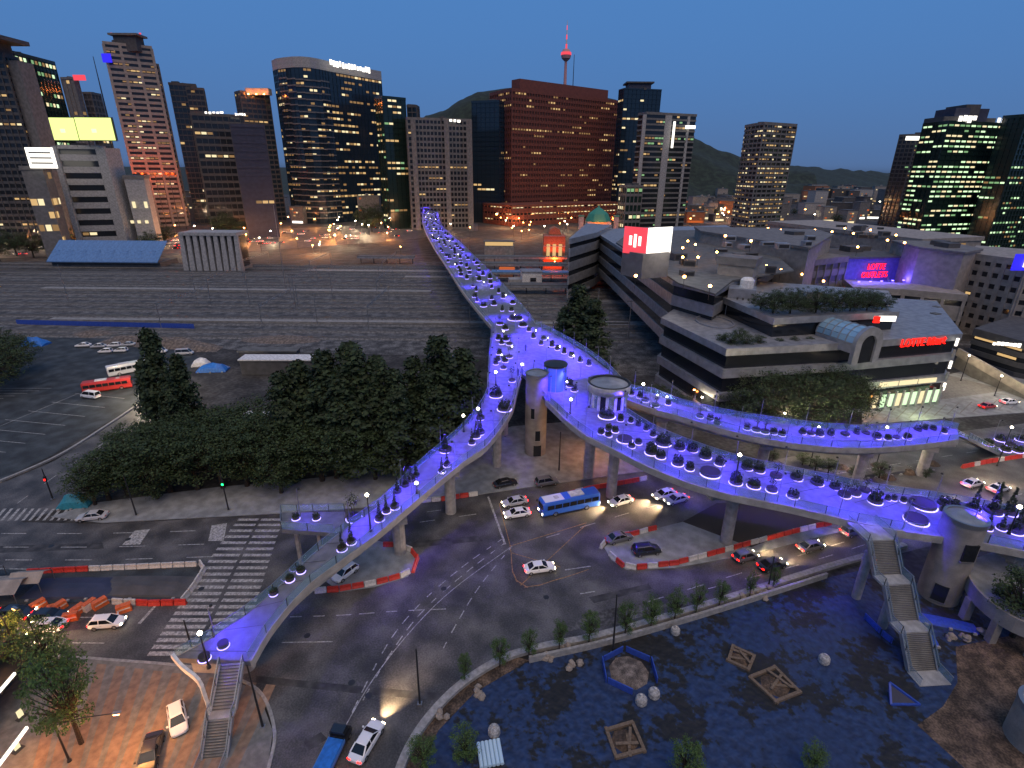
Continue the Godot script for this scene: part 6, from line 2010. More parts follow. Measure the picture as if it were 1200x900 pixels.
func build_trees() -> void:
	rng.seed = 55
	var gw := "trees of the dark grove beside the rail yard"
	var cones := [[192, 530, 425], [207, 530, 386], [219, 545, 440], [233, 535, 418], [344, 556, 440], [366, 548, 425], [395, 552, 412], [409, 560, 440], [425, 552, 402], [452, 552, 418], [470, 556, 436], [490, 540, 422], [505, 548, 440], [520, 538, 396], [546, 530, 412]]
	for i in cones.size():
		var k: Array = cones[i]
		tree_px("cone%d" % (rng.randi() % 3), k[0], k[1], k[2] - 6, rnd(1.05, 1.25) if i < 4 else rnd(1.35, 1.7), "tall dark conifer in the grove by the rail yard, %s conifer from the left" % ORDER[i], gw, 0, "conifer")
	for k in [[128, 586, 528], [150, 580, 512], [172, 576, 502], [200, 576, 496], [232, 574, 498], [262, 572, 500], [290, 570, 496], [318, 568, 488], [346, 566, 494], [378, 564, 488], [270, 545, 470], [300, 540, 468], [420, 560, 492], [330, 548, 476], [250, 552, 482], [162, 552, 490], [112, 592, 545], [440, 562, 500], [300, 560, 490], [215, 560, 486], [355, 545, 470], [280, 556, 482], [395, 560, 480], [185, 585, 530], [330, 578, 520]]:
		tree_px("round%d" % (rng.randi() % 3), k[0], k[1], k[2], rnd(1.3, 1.7), "bushy broadleaf tree in the dark grove between the rail yard and the road", gw)
	for k in [[674, 432, 335, "tallest"], [692, 438, 352, "right"], [659, 428, 362, "left"]]:
		tree_px("cone%d" % (rng.randi() % 3), k[0], k[1], k[2] - 4, 1.75, "%s of the three dense conifers right of the walkway's fork" % k[3], "dense conifers by the fork", 0, "conifer")
	for k in [[868, 500, 446], [898, 506, 436], [932, 506, 430], [968, 500, 432], [998, 490, 442], [884, 488, 442], [950, 486, 428], [915, 486, 432], [858, 486, 452], [980, 486, 436], [1004, 480, 452]]:
		tree_px("broad%d" % (rng.randi() % 2), k[0], k[1], k[2], rnd(1.2, 1.45), "broad leafy tree in the clump before the shopping block", "tree clump before the shopping block")
	for k in [[748, 470, 448], [768, 474, 450], [785, 480, 455], [800, 488, 462], [735, 462, 446]]:
		tree_px("round%d" % (rng.randi() % 3), k[0], k[1], k[2], 1.6, "low dark tree behind the upper arm near the round pavilion", "low trees behind the upper arm")
	tree_px("street0", 96, 872, 757, 0.72, "leafy green street tree on the striped plaza", "")
	tree_px("street1", 62, 792, 728, 1.2, "dark street tree behind the leaning lamp post at the plaza", "")
	tree_px("street0", 12, 786, 722, 1.2, "street tree at the picture's left side above the plaza", "")
	var row := [[545, 800, 758], [586, 782, 738], [620, 772, 728], [655, 763, 718], [690, 755, 708], [732, 748, 694], [762, 738, 690], [790, 729, 682], [815, 720, 676], [842, 712, 672], [878, 700, 660], [905, 690, 655]]
	for i in row.size():
		var k: Array = row[i]
		tree_px("street%d" % (rng.randi() % 2), k[0], k[1], k[2] + 6, rnd(0.5, 0.75), "young sapling in the row along the netted lot's kerb, %s from the left" % ORDER[i], "saplings along the lot", 0, "sapling")
	for k in [[496, 900, 862], [545, 892, 852], [800, 912, 868], [950, 905, 872]]:
		tree_px("street%d" % (rng.randi() % 2), k[0], k[1], k[2], 1.0, "young sapling at the lower border of the netted lot", "saplings low in the lot", 0, "sapling")
	tree_px("round1", 1186, 746, 668, 1.3, "scrubby tree beside the curved ramp at the right", "")
	tree_px("round2", 1172, 735, 690, 1.2, "smaller scrubby tree left of the curved ramp's tree", "")
	for k in [[905, 371, 340], [925, 371, 338], [955, 370, 338], [975, 369, 338], [995, 368, 340], [1015, 367, 341], [1032, 366, 343], [890, 366, 342], [940, 362, 336], [965, 361, 336], [1000, 360, 337], [915, 362, 337], [1020, 358, 338]]:
		tree_px("broad%d" % (rng.randi() % 2), k[0], k[1], k[2], 1.5, "dark tree in the planting on the shopping block's upper roof", "trees on the upper roof", 23.0)
	for k in [[856, 408, 388], [872, 409, 390], [888, 407, 392], [844, 404, 390], [930, 404, 394], [912, 405, 395], [866, 400, 384], [948, 403, 394]]:
		tree_px("round%d" % (rng.randi() % 3), k[0], k[1], k[2], 1.8, "low shrub in the lower roof garden of the shopping block", "shrubs of the lower roof garden", 17.6, "shrub")
	for k in [[90, 288, 262], [105, 289, 264], [125, 290, 260], [140, 290, 258], [20, 300, 268], [40, 302, 272], [262, 275, 248], [270, 276, 252], [285, 278, 258], [195, 288, 262], [430, 266, 240], [445, 264, 238], [460, 266, 242], [436, 272, 252], [180, 296, 270], [0, 306, 275], [160, 283, 262], [300, 272, 256], [470, 262, 240]]:
		tree_px("broad%d" % (rng.randi() % 2), k[0], k[1], k[2], 1.3, "street tree along the busy boulevard beyond the rail yard", "boulevard trees")
	for k in [[826, 250, 238], [836, 254, 242], [808, 247, 236], [820, 245, 236], [1090, 392, 372], [1105, 395, 374], [1078, 390, 376], [980, 262, 250], [960, 256, 246], [930, 252, 244]]:
		tree_px("broad%d" % (rng.randi() % 2), k[0], k[1], k[2], 1.4, "dark tree among the buildings beyond the station", "trees beyond the station")
	for k in [[-10, 462, 398], [14, 440, 392], [-30, 450, 385], [5, 425, 384], [-20, 410, 378]]:
		tree_px("broad%d" % (rng.randi() % 2), k[0], k[1], k[2], 1.4, "dark tree at the left side above the parking lot", "trees beside the parking lot")
	for k in [[955, 552, 535], [970, 556, 536], [1000, 560, 545], [1030, 560, 540], [940, 545, 530], [1085, 560, 548], [905, 540, 528]]:
		tree_px("round%d" % (rng.randi() % 3), k[0], k[1], k[2], 1.5, "small tree on the works strip between the two arms", "small trees between the arms")

# ---------------------------------------------------------------- vehicles
func build_traffic() -> void:
	rng.seed = 66
	car("hatch", M.car_white, [206, 826], [213, 869], "white hatchback with dark windows parked on the striped plaza", false)
	car("sedan", M.car_black, [184, 862], [170, 915], "black sedan at the bottom on the striped plaza", false)
	var c := car("sedan", M.car_white, [418, 893], [442, 853], "white sedan driving up from the bottom beside the blue truck", true)
	lamp_beam(c, 2.4, 0.65, 260.0)
	small_truck([380, 908], [402, 862], "small truck with a blue bed beside the white sedan at the bottom")
	car("hatch", M.car_white, [104, 735], [150, 731], "white car on the road just right of the lamp post and trees", true)
	car("sedan", M.car_white, [78, 736], [34, 738], "white car half hidden behind the street trees, tail lights on", true)
	car("sedan", M.car_silver, [128, 606], [90, 610], "silver sedan standing by the small crossing at the left", false)
	car("sedan", M.car_white, [614, 671], [650, 666], "white sedan alone in the orange marked box of the junction", true)
	car("sedan", M.car_silver, [618, 588], [588, 594], "silver car waiting left of the blue bus, farther lane", true)
	car("sedan", M.car_white, [622, 602], [590, 607], "white car waiting left of the blue bus, nearer lane", true)
	bus("blue and white city bus crossing the junction", [700, 590], [632, 604], M.bus_blue, M.bus_blue, true)
	car("sedan", M.car_black, [578, 572], [606, 566], "black car parked by the kerb behind the junction, left of two", false)
	car("suv", M.car_grey, [626, 570], [655, 565], "dark car parked by the kerb behind the junction, right of two", false)
	car("suv", M.car_black, [742, 650], [772, 646], "black off-roader parked inside the barriers of the works island", false)
	car("sedan", M.car_grey, [714, 636], [736, 630], "dark grey car behind the barriers left of the black off-roader", false)
	car("hatch", M.car_white, [414, 668], [396, 681], "small white car parked under the west arm inside the barrier ring", false)
	car("sedan", M.car_red, [1143, 480], [1170, 476], "reddish car on the street before the forecourt, left of two", true)
	car("sedan", M.car_white, [1168, 474], [1196, 472], "white car on the street before the forecourt, right of two", true)
	bus("red coach parked in the lot", [90, 462], [164, 452], M.car_red, M.car_red, false)
	car("van", M.car_white, [122, 468], [92, 464], "white van in front of the red coach in the lot", false)
	bus("white coach behind the red coach under the lot's lamp", [130, 441], [176, 432], M.car_white, M.car_white, false)
	for k in [[98, 406], [116, 407], [134, 406], [150, 405], [142, 412], [124, 413]]:
		car("hatch" if rng.randf() < 0.5 else "sedan", [M.car_white, M.car_silver, M.car_white][rng.randi() % 3], [k[0] + 8, k[1]], [k[0] - 8, k[1] + 0.5], "pale car in the row parked at the top of the lot", false, "pale cars at the top of the lot", "car", false)
	car("van", M.car_white, [176, 414], [196, 413], "white van at the top of the lot beside the earth heap, left of two", false)
	car("van", M.car_silver, [208, 416], [226, 415], "silver van at the top of the lot beside the earth heap, right of two", false)
	# evening traffic, each car standing where it drives
	for k in [[884, 652, 862, 658], [960, 640, 938, 647], [1010, 622, 986, 630], [915, 662, 893, 669], [1110, 588, 1090, 596], [1150, 566, 1128, 574], [1180, 572, 1158, 580]]:
		car(["sedan", "hatch", "suv"][rng.randi() % 3], [M.car_black, M.car_grey, M.car_silver][rng.randi() % 3], [k[0] - 22, k[1] + 6], [k[0], k[1]], "car with red tail lights driving away under the east arm", true, "cars driving under the east arm").add_child(beam(90.0))
	for k in [[742, 586, 712, 594], [792, 578, 764, 586], [806, 584, 778, 592]]:
		car(["sedan", "hatch"][rng.randi() % 2], [M.car_silver, M.car_white, M.car_black][rng.randi() % 3], [k[0], k[1]], [k[2], k[3]], "oncoming car with headlights lit beside the blue bus", true, "oncoming cars behind the bus").add_child(beam(240.0))
	for k in [[22, 722], [60, 726], [10, 752]]:
		car("sedan", [M.car_black, M.car_grey, M.car_silver][rng.randi() % 3], [k[0] - 22, k[1]], [k[0] + 16, k[1] - 1], "car in the warm lit queue at the lower left road", true, "cars in the lower left queue").add_child(beam(200.0))
	for i in 110:
		var x := rnd(-40, 480)
		var lane := rng.randi() % 5
		var y := lerpf(289, 266, clampf(x / 480.0, 0, 1)) + lane * lerpf(3.6, 2.6, clampf(x / 480.0, 0, 1))
		var away := lane < 3
		var o := car(["sedan", "hatch", "suv"][rng.randi() % 3], [M.car_black, M.car_grey, M.car_silver, M.car_white][rng.randi() % 4], [x - 4 if away else x + 4, y + 0.2], [x + 4 if away else x - 4, y - 0.2], "car in the evening traffic on the boulevard beyond the rail yard", true, "cars on the boulevard", "car", false)
		if i % 3 == 0:
			lamp_beam(o, 2.4, 0.7, 220.0)
	for i in 16:
		var f := rng.randf()
		var p := [lerpf(818, 856, f), lerpf(229, 258, f)]
		car("sedan", [M.car_black, M.car_grey, M.car_silver][rng.randi() % 3], [p[0] - 1.0, p[1] - 1], [p[0] + 1.0, p[1] + 1], "car in the bright street beyond the station", true, "cars in the bright far street", "car", false)

func small_truck(rear: Array, front: Array, label: String) -> void:
	var a := g(rear[0], rear[1])
	var b := g(front[0], front[1])
	var dir := (b - a).normalized()
	var t := thing("truck", label, "truck", (a + b) * 0.5, atan2(-dir.z, dir.x))
	var st := tool()
	loft(st, [ring(1.0, 0.86, 0.35, 1.2, 0.95), ring(1.15, 0.9, 0.3, 1.25, 0.95), ring(2.45, 0.9, 0.3, 1.1, 0.95), ring(2.6, 0.8, 0.35, 0.95, 0.95)])
	part(t, "cab", st, M.car_black)
	st = tool()
	loft(st, [ring(1.02, 0.85, 1.2, 1.95, 0.84), ring(1.9, 0.85, 1.15, 1.95, 0.84), ring(2.5, 0.82, 1.0, 1.1, 0.9)])
	part(t, "windscreen", st, M.car_glass)
	block(t, "roof", Vector3(1.45, 1.97, 0), Vector3(0.95, 0.06, 1.36), M.car_black)
	block(t, "bed", Vector3(-0.85, 0.8, 0), Vector3(3.5, 0.16, 1.76), M.car_blue)
	for s in [-1.0, 1.0]:
		block(t, "side_board", Vector3(-0.85, 1.06, s * 0.88), Vector3(3.5, 0.4, 0.06), M.car_blue)
		wheel(t, Vector3(1.9, 0.32, s * 0.8), 0.32, s)
		wheel(t, Vector3(-1.7, 0.32, s * 0.8), 0.32, s)
		block(t, "headlight", Vector3(2.58, 0.72, s * 0.62), Vector3(0.1, 0.16, 0.26), M.head_light)
		block(t, "tail_light", Vector3(-2.62, 0.7, s * 0.7), Vector3(0.06, 0.16, 0.22), M.tail_light)
	block(t, "tailgate", Vector3(-2.58, 1.06, 0), Vector3(0.06, 0.4, 1.76), M.car_blue)
	block(t, "load_cover", Vector3(-0.85, 1.15, 0), Vector3(3.3, 0.35, 1.6), M.tarp_blue)

# ---------------------------------------------------------------- street furniture
func heap(called: String, label: String, at: Vector3, s: Vector3, m: Material, seed_: int, category: String) -> Node3D:
	var t := thing(called, label, category, at)
	var nz := FastNoiseLite.new()
	nz.seed = seed_
	nz.frequency = 0.9
	var st := tool()
	var n := 14
	var grid := []
	for i in n + 1:
		var row := []
		for j in n + 1:
			var u := i * 2.0 / n - 1.0
			var v := j * 2.0 / n - 1.0
			var r := minf(1.0, sqrt(u * u + v * v))
			var y := maxf(0.0, (1.0 - r * r) + nz.get_noise_2d(u * 2.2, v * 2.2) * 0.55 * (1.0 - r)) * s.y
			row.append(Vector3(u * s.x, y - 0.02, v * s.z))
		grid.append(row)
	for i in n:
		for j in n:
			quad(st, grid[i][j], grid[i + 1][j], grid[i + 1][j + 1], grid[i][j + 1], Vector3.UP)
	part(t, "mound", st, m)
	return t

func rock_pile(label: String, at: Vector3, group: String) -> void:
	var t := thing("rubble_pile", label, "rubble", at, rnd(0, TAU), group)
	for i in 7:
		var a := rnd(0, TAU)
		var d := rnd(0.0, 0.9) * (0.3 if i == 6 else 1.0)
		var s := rnd(0.25, 0.55)
		var st := tool()
		var rings := []
		for q in [[-0.1, 0.75], [0.35, 1.0], [0.8, 0.7], [1.05, 0.3]]:
			var r := PackedVector3Array()
			for m in 6:
				var f := rnd(0.75, 1.15)
				r.append(Vector3(cos(m * TAU / 6) * q[1] * s * f, q[0] * s + (0.4 if i == 6 else 0.0), sin(m * TAU / 6) * q[1] * s * f))
			rings.append(r)
		loft(st, rings)
		var o := part(t, "stone", st, M.stone)
		o.position = Vector3(cos(a) * d, 0, sin(a) * d)

func drape(called: String, label: String, at: Vector3, s: Vector3, m: Material, turn: float, category: String) -> void:     # a tarpaulin over a pile
	var t := thing(called, label, category, at, turn)
	var st := tool()
	var rings := []
	rng.seed = int(absf(at.x * 10)) + 3
	for i in 7:
		var f := i / 6.0 * 2.0 - 1.0
		var k := (1.0 - pow(absf(f), 3.0) * 0.75)
		rings.append(PackedVector3Array([Vector3(f * s.x, 0, -s.z), Vector3(f * s.x, s.y * 0.6 * k, -s.z * 0.85), Vector3(f * s.x, s.y * k * rnd(0.85, 1.1), -s.z * 0.2), Vector3(f * s.x, s.y * k * rnd(0.85, 1.1), s.z * 0.25), Vector3(f * s.x, s.y * 0.55 * k, s.z * 0.9), Vector3(f * s.x, 0, s.z)]))
	loft(st, rings)
	part(t, "cover", st, m)
	for i in 3:
		block(t, "weight_block", Vector3((i - 1) * s.x * 0.8, 0.15, s.z + 0.25), Vector3(0.4, 0.3, 0.3), M.concrete)

func person(at: Vector3, turn: float, label: String) -> void:
	var t := thing("person", label, "person", at, turn)
	if person_mesh == null:
		var st := tool(true)
		# one continuous lofted figure: legs merge into the trunk, shoulders into neck and head
		var sec := [[0.0, 0.10, 0.14], [0.08, 0.09, 0.11], [0.45, 0.12, 0.12], [0.8, 0.17, 0.13], [0.95, 0.18, 0.14], [1.1, 0.16, 0.12], [1.35, 0.22, 0.13], [1.45, 0.20, 0.11], [1.5, 0.07, 0.07], [1.56, 0.075, 0.085], [1.66, 0.085, 0.10], [1.73, 0.05, 0.06], [1.75, 0.01, 0.01]]
		var rings := []
		for s in sec:
			var r := PackedVector3Array()
			for k in 12:
				r.append(Vector3(cos(TAU * k / 12) * s[1], s[0], sin(TAU * k / 12) * s[2]))
			rings.append(r)
		loft(st, rings)
		for sd in [-1.0, 1.0]:
			tube(st, Vector3(sd * 0.2, 1.4, 0), Vector3(sd * 0.26, 1.1, 0.02), 0.055, 0.045, 6)
			tube(st, Vector3(sd * 0.26, 1.1, 0.02), Vector3(sd * 0.25, 0.82, 0.08), 0.045, 0.035, 6)
			tube(st, Vector3(sd * 0.09, 0.0, 0.03), Vector3(sd * 0.1, 0.85, 0), 0.07, 0.1, 7)
		st.generate_normals()
		person_mesh = st.commit()
	put(t, "body", person_mesh, M.navy_wall)

var person_mesh: Mesh

func white_drum(at: Vector3, label: String, s: float) -> void:
	var t := thing("white_sack", label, "sack", at, rnd(0, 3))
	var st := tool()
	lathe(st, [Vector2(0, 0), Vector2(s * 0.85, 0), Vector2(s, s * 0.3), Vector2(s * 0.96, s * 1.1), Vector2(s * 0.75, s * 1.45), Vector2(s * 0.25, s * 1.55), Vector2(0.0, s * 1.6)], 12)
	part(t, "bag", st, M.sack)
	st = tool()
	tube(st, Vector3(0, s * 1.5, 0), Vector3(0.1, s * 1.85, 0), s * 0.18, s * 0.26, 7)
	part(t, "tied_neck", st, M.plastic_white)

func timber_pit(at: Vector3, r: float, turn: float, label: String, m: Material) -> void:
	var t := thing("timber_frame", label, "timber frame", at, turn)
	for k in 4:
		var a := k * PI / 2
		block(t, "timber", Vector3(cos(a), 0.25 + 0.12 * (k % 2), sin(a)) .normalized() * Vector3(r, 1, r) * Vector3(1, 0.4, 1), Vector3(0.35, 0.4, r * 2.1), m, -a + rnd(-0.12, 0.12))
	for k in 3:
		block(t, "plank", Vector3(rnd(-0.5, 0.5) * r, 0.3 + 0.1 * k, rnd(-0.5, 0.5) * r), Vector3(r * 1.5, 0.12, 0.3), m, rnd(0, 3))
	var st := tool()
	lathe(st, [Vector2(r * 0.85, 0.02), Vector2(r * 0.4, 0.25), Vector2(0, 0.3)], 9)
	part(t, "earth_fill", st, M.soil)

func build_street() -> void:
	rng.seed = 88
	# plastic barriers
	barrier_row([[40, 672], [100, 669], [170, 666], [236, 663], [240, 668], [228, 688], [214, 706]], "rrrrrwwwwwwwwwwwwwwwwwwrrwwwrrr", "red plastic barrier along the left hand median works", "white plastic barrier along the left hand median works", "barriers of the left hand median")
	barrier_row([[212, 708], [180, 709], [132, 707]], "rrrrwwwww", "red plastic barrier on the near side of the left hand median", "white plastic barrier on the near side of the left hand median", "barriers of the left hand median")
	barrier_row([[376, 694], [400, 692], [440, 685], [470, 677], [485, 668], [489, 656], [482, 646], [468, 641], [446, 640]], "wrrrwrrwrrrwwrrwr", "red plastic barrier ringing the island under the west arm", "white plastic barrier ringing the island under the west arm", "barriers round the west island")
	barrier_row([[706, 640], [712, 632], [740, 628], [770, 620]], "wrwrrwrr", "red plastic barrier on the far side of the works island", "white plastic barrier on the far side of the works island", "barriers round the works island")
	barrier_row([[718, 654], [728, 663], [744, 667], [790, 662], [840, 649], [880, 638], [932, 624], [975, 614]], "wrwrwrrrwwrrwrrwwrrrrwwrrwwrrr", "red plastic barrier on the near side of the works island", "white plastic barrier on the near side of the works island", "barriers round the works island")
	barrier_row([[660, 582], [690, 574], [720, 569], [757, 562]], "rrwrrrwr", "red plastic barrier at the kerb behind the blue bus", "white plastic barrier at the kerb behind the blue bus", "barriers behind the bus")
	barrier_row([[500, 588], [522, 586], [560, 580]], "wwrrr", "red plastic barrier beside the parked dark cars", "white plastic barrier beside the parked dark cars", "barriers by the parked cars")
	barrier_row([[1130, 548], [1160, 542], [1210, 534]], "rrwr", "red plastic barrier by the road at the far right", "white plastic barrier by the road at the far right", "barriers at the far right")
	for k in [[46, 712], [70, 714], [92, 718], [106, 712], [118, 710], [146, 716], [84, 726], [60, 720]]:
		var t := thing("orange_barrel", "orange plastic tub in the heap beside the left hand median", "tub", g(k[0], k[1]), rnd(0, 3), "orange tubs by the median")
		var st := tool()
		loft(st, [PackedVector3Array([Vector3(-0.9, 0, -0.5), Vector3(0.9, 0, -0.5), Vector3(0.9, 0, 0.5), Vector3(-0.9, 0, 0.5)]), PackedVector3Array([Vector3(-0.8, 1.0, -0.35), Vector3(0.8, 1.0, -0.35), Vector3(0.8, 1.0, 0.35), Vector3(-0.8, 1.0, 0.35)])])
		part(t, "tub", st, M.plastic_orange if k[0] != 106 else M.plastic_white)
		block(t, "reflector_band", Vector3(0, 0.6, 0.44), Vector3(1.5, 0.16, 0.05), M.plastic_white)
		block(t, "lid", Vector3(0, 1.03, 0), Vector3(1.66, 0.08, 0.76), M.plastic_orange)
	# tents and the trench on the median
	for k in [[8, 700, 5.0], [40, 690, 3.6], [-20, 686, 4.0]]:
		var t := thing("site_tent", "beige work tent on the median, %s" % {8: "the nearest with a lamp", 40: "the one nearest the barriers", -20: "the farthest at the picture's side"}[int(k[0])], "tent", g(k[0], k[1]), 0.1)
		var st := tool()
		var w: float = k[2]
		for s in [-1.0, 1.0]:
			quad(st, Vector3(-w * 0.6, 3.0, 0), Vector3(w * 0.6, 3.0, 0), Vector3(w * 0.6, 2.1, s * w * 0.4), Vector3(-w * 0.6, 2.1, s * w * 0.4), Vector3(0, 1, s))
			quad(st, Vector3(-w * 0.6, 2.96, 0), Vector3(w * 0.6, 2.96, 0), Vector3(w * 0.6, 2.06, s * w * 0.4), Vector3(-w * 0.6, 2.06, s * w * 0.4), Vector3(0, -1, -s))
		part(t, "roof", st, M.beige)
		for x in [-1.0, 1.0]:
			for z in [-1.0, 1.0]:
				block(t, "pole", Vector3(x * w * 0.56, 1.05, z * w * 0.38), Vector3(0.08, 2.1, 0.08), M.steel)
	for k in [[95, 690, 7.0, 2.2, "dark blue tarpaulin over the trench on the left hand median", M.navy_wall], [165, 688, 7.5, 2.2, "grey green tarpaulin over the trench near the crossing", M.dim_wall]]:
		drape("tarpaulin", k[4], g(k[0], k[1]), Vector3(k[2], 0.7, k[3]), k[5], 0.02, "tarpaulin")
	drape("tarpaulin", "teal tarpaulin over a truck load at the side street", g(90, 592), Vector3(2.6, 2.4, 1.3), M.teal, 0.1, "tarpaulin")
	drape("tarpaulin", "bright blue tarpaulin beside the earth heap in the lot", g(250, 434), Vector3(4.2, 2.4, 2.0), M.tarp_blue, 0.1, "tarpaulin")
	drape("tarpaulin", "smaller blue tarpaulin at the left behind the lot", g(40, 404), Vector3(4.4, 2.6, 2.2), M.tarp_blue, 0.0, "tarpaulin")
	drape("tarpaulin", "white covered load left of the bright blue tarpaulin", g(236, 428), Vector3(2.4, 2.4, 1.6), M.white, 0.2, "tarpaulin")
	drape("tarpaulin", "blue tarpaulin among the trees of the grove", g(402, 500), Vector3(2.6, 2.0, 1.6), M.tarp_blue, 0.3, "tarpaulin")
	for k in [[200, 404, 12, 2.6, 5], [150, 400, 9, 1.8, 4], [110, 392, 8, 1.5, 4], [235, 408, 7, 1.6, 4], [330, 398, 14, 1.2, 5]]:
		heap("earth_heap", "heap of pale rubble and earth at the near edge of the rail yard", g(k[0], k[1]), Vector3(k[2], k[3], k[4]), M.rubble, int(k[0]), "earth heap").set_meta("group", "earth heaps by the yard")
	for k in [[330, 436, 22, 5, 4.5, "long white roofed shed behind the grove"], [318, 424, 18, 4, 4.0, "grey roofed shed behind the long white shed"], [470, 486, 6, 4, 3.6, "small white roof among the grove's conifers"], [300, 500, 7, 3.5, 3.2, "small pale roof deep in the grove"], [492, 540, 9, 3.5, 3.2, "pale blue roofed shelter beside the west arm"]]:
		var t := thing("shed", k[5], "shed", g(k[0], k[1]), 0.02)
		block(t, "wall", Vector3(0, k[4] * 0.5 - 0.1, 0), Vector3(k[2] - 0.6, k[4] - 0.2, k[3] - 0.5), M.dim_wall)
		block(t, "roof", Vector3(0, k[4] + 0.05, 0), Vector3(k[2], 0.3, k[3]), M.roof_grey if k[0] == 318 else (M.pale_metal if k[0] == 492 else M.white))
		block(t, "gutter", Vector3(0, k[4] - 0.15, k[3] * 0.5 + 0.08), Vector3(k[2], 0.14, 0.12), M.steel)
	# netted lot
	var t := thing("pit_hoarding", "six sided low blue hoarding round a pit in the netted lot", "hoarding", g(737, 788))
	for k in 6:
		var a := k * TAU / 6
		if k == 1:
			continue
		block(t, "hoarding_panel", Vector3(cos(a) * 3.0, 0.5, sin(a) * 2.6), Vector3(3.0, 0.9, 0.12), M.plastic_blue, -a + PI / 2)
	var st := tool()
	lathe(st, [Vector2(2.4, 0.02), Vector2(1.2, 0.3), Vector2(0, 0.35)], 9)
	part(t, "pit_earth", st, M.rubble)
	timber_pit(g(908, 803), 1.9, 0.4, "tangle of timber round a pit right of the blue hoarding", M.timber)
	timber_pit(g(868, 772), 1.3, 0.9, "small timber frame beyond the timber tangle", M.timber)
	timber_pit(g(732, 868), 1.6, 0.2, "square timber frame low in the netted lot", M.timber)
	white_drum(g(791, 742), "white tied sack standing alone near the lot's kerb", 0.62)
	white_drum(g(751, 824), "left of the two white sacks below the blue hoarding", 0.68)
	white_drum(g(766, 816), "right of the two white sacks below the blue hoarding", 0.68)
	white_drum(g(579, 860), "white sack above the bundle of pale pipes", 0.68)
	white_drum(g(965, 776), "white sack alone in the middle of the netted lot", 0.68)
	t = thing("pipe_bundle", "bundle of pale blue pipes low in the netted lot", "pipes", g(576, 884), 0.2)
	for k in 6:
		st = tool()
		tube(st, Vector3(-1.2 + k * 0.42, 0.22, -1.3), Vector3(-1.2 + k * 0.42, 0.22, 1.3), 0.2, 0.2, 10)
		part(t, "pipe", st, mat("pipe_blue", lin(0.45, 0.62, 0.72), 0.5) if k == 0 else M.pipe_blue)
	t = thing("site_trestle", "blue triangular frame near the foot of the long stair", "frame", g(1054, 818))
	var tp := [Vector3(-1.6, 0, 0.9), Vector3(1.7, 0, 0.9), Vector3(-1.2, 1.6, -0.6)]
	for k in 3:
		st = tool()
		bar(st, tp[k] + Vector3(0, 0.12, 0), tp[(k + 1) % 3] + Vector3(0, 0.12, 0), 0.22, 0.22)
		part(t, "rail", st, M.plastic_blue)
	st = tool()
	tri(st, tp[0] + Vector3(0, 0.1, 0), tp[1] + Vector3(0, 0.1, 0), tp[2] + Vector3(0, 0.1, 0), Vector3(0, 1, 1))
	tri(st, tp[0] + Vector3(0, 0.04, 0), tp[1] + Vector3(0, 0.04, 0), tp[2] + Vector3(0, 0.04, 0), Vector3(0, -1, -1))
	part(t, "panel", st, M.navy_wall)
	for k in [[1012, 726, 1030, 744], [1032, 746, 1044, 756]]:
		var fb := thing("blue_fence", "blue fence board left of the long stair, the %s one" % ("upper" if k[0] == 1012 else "lower"), "fence", g(k[0], k[1]))
		var e := g(k[2], k[3]) - fb.position
		st = tool()
		bar(st, Vector3(0, 0.7, 0), e + Vector3(0, 0.7, 0), 0.12, 0.9)
		part(fb, "board", st, M.plastic_blue)
		for f in [0.1, 0.9]:
			block(fb, "post", e * f + Vector3(0, 0.45, 0), Vector3(0.12, 0.9, 0.12), M.dark_steel)
	for k in [[1078, 722, 1140, 738], [1070, 744, 1094, 752]]:
		drape("tarpaulin", "blue plastic sheet on the ground right of the long stair, %s" % ("larger" if k[0] == 1078 else "smaller"), g((k[0] + k[2]) * 0.5, (k[1] + k[3]) * 0.5), Vector3(3.4 if k[0] == 1078 else 1.5, 0.3, 1.0), M.plastic_blue, -0.3, "tarpaulin")
	var rocks := [[880, 696], [888, 692], [893, 698], [900, 690], [740, 740], [870, 700], [640, 772], [515, 838], [560, 812], [1112, 748], [1132, 750], [1150, 742], [664, 758], [672, 780]]
	for k in rocks:
		rock_pile("small pile of broken stone along the netted lot's border", g(k[0], k[1]), "rubble along the lot")
	for k in [[1010, 556, 2.2, "grey sheeted stack on the works strip between the arms, leftmost"], [1048, 552, 2.6, "grey sheeted stack on the works strip between the arms, middle"], [1078, 548, 2.0, "grey sheeted stack on the works strip between the arms, rightmost"]]:
		drape("tarpaulin", k[3], g(k[0], k[1]), Vector3(k[2], 1.1, 1.3), M.roof_grey, 0.2, "tarpaulin")
	for k in [[1000, 552], [1030, 546], [1064, 554], [1092, 544], [1040, 560], [985, 548]]:
		heap("rubble_pile", "small pile of spoil on the works strip between the two arms", g(k[0], k[1]), Vector3(1.6, 0.8, 1.2), M.soil, int(k[0]), "rubble").set_meta("group", "spoil between the arms")
	# curved concrete ramp at the right
	t = thing("curved_ramp", "curved concrete ramp wall on stubby columns at the right", "ramp")
	var rl := []
	for p in [[1128, 660], [1140, 690], [1165, 715], [1195, 733], [1240, 748]]:
		rl.append(g(p[0], p[1], 4.5))
	var rf := resample(rl, 16)
	var rr := []
	for p in [[1180, 640], [1185, 668], [1200, 690], [1225, 706], [1270, 720]]:
		rr.append(g(p[0], p[1], 4.5))
	var rg := resample(rr, 16)
	ribbon(t, "ramp_deck", rf, rg, 0.0, -0.7, 0.0, 1.0, M.paving)
	ribbon(t, "parapet", rf, rg, 0.9, -1.2, -0.04, -0.002, M.beige)
	for k in [3, 7, 11, 15]:
		block(t, "column", Vector3(rf[k].x, 1.7, rf[k].z - 0.6), Vector3(0.9, 3.4, 0.9), M.beige)
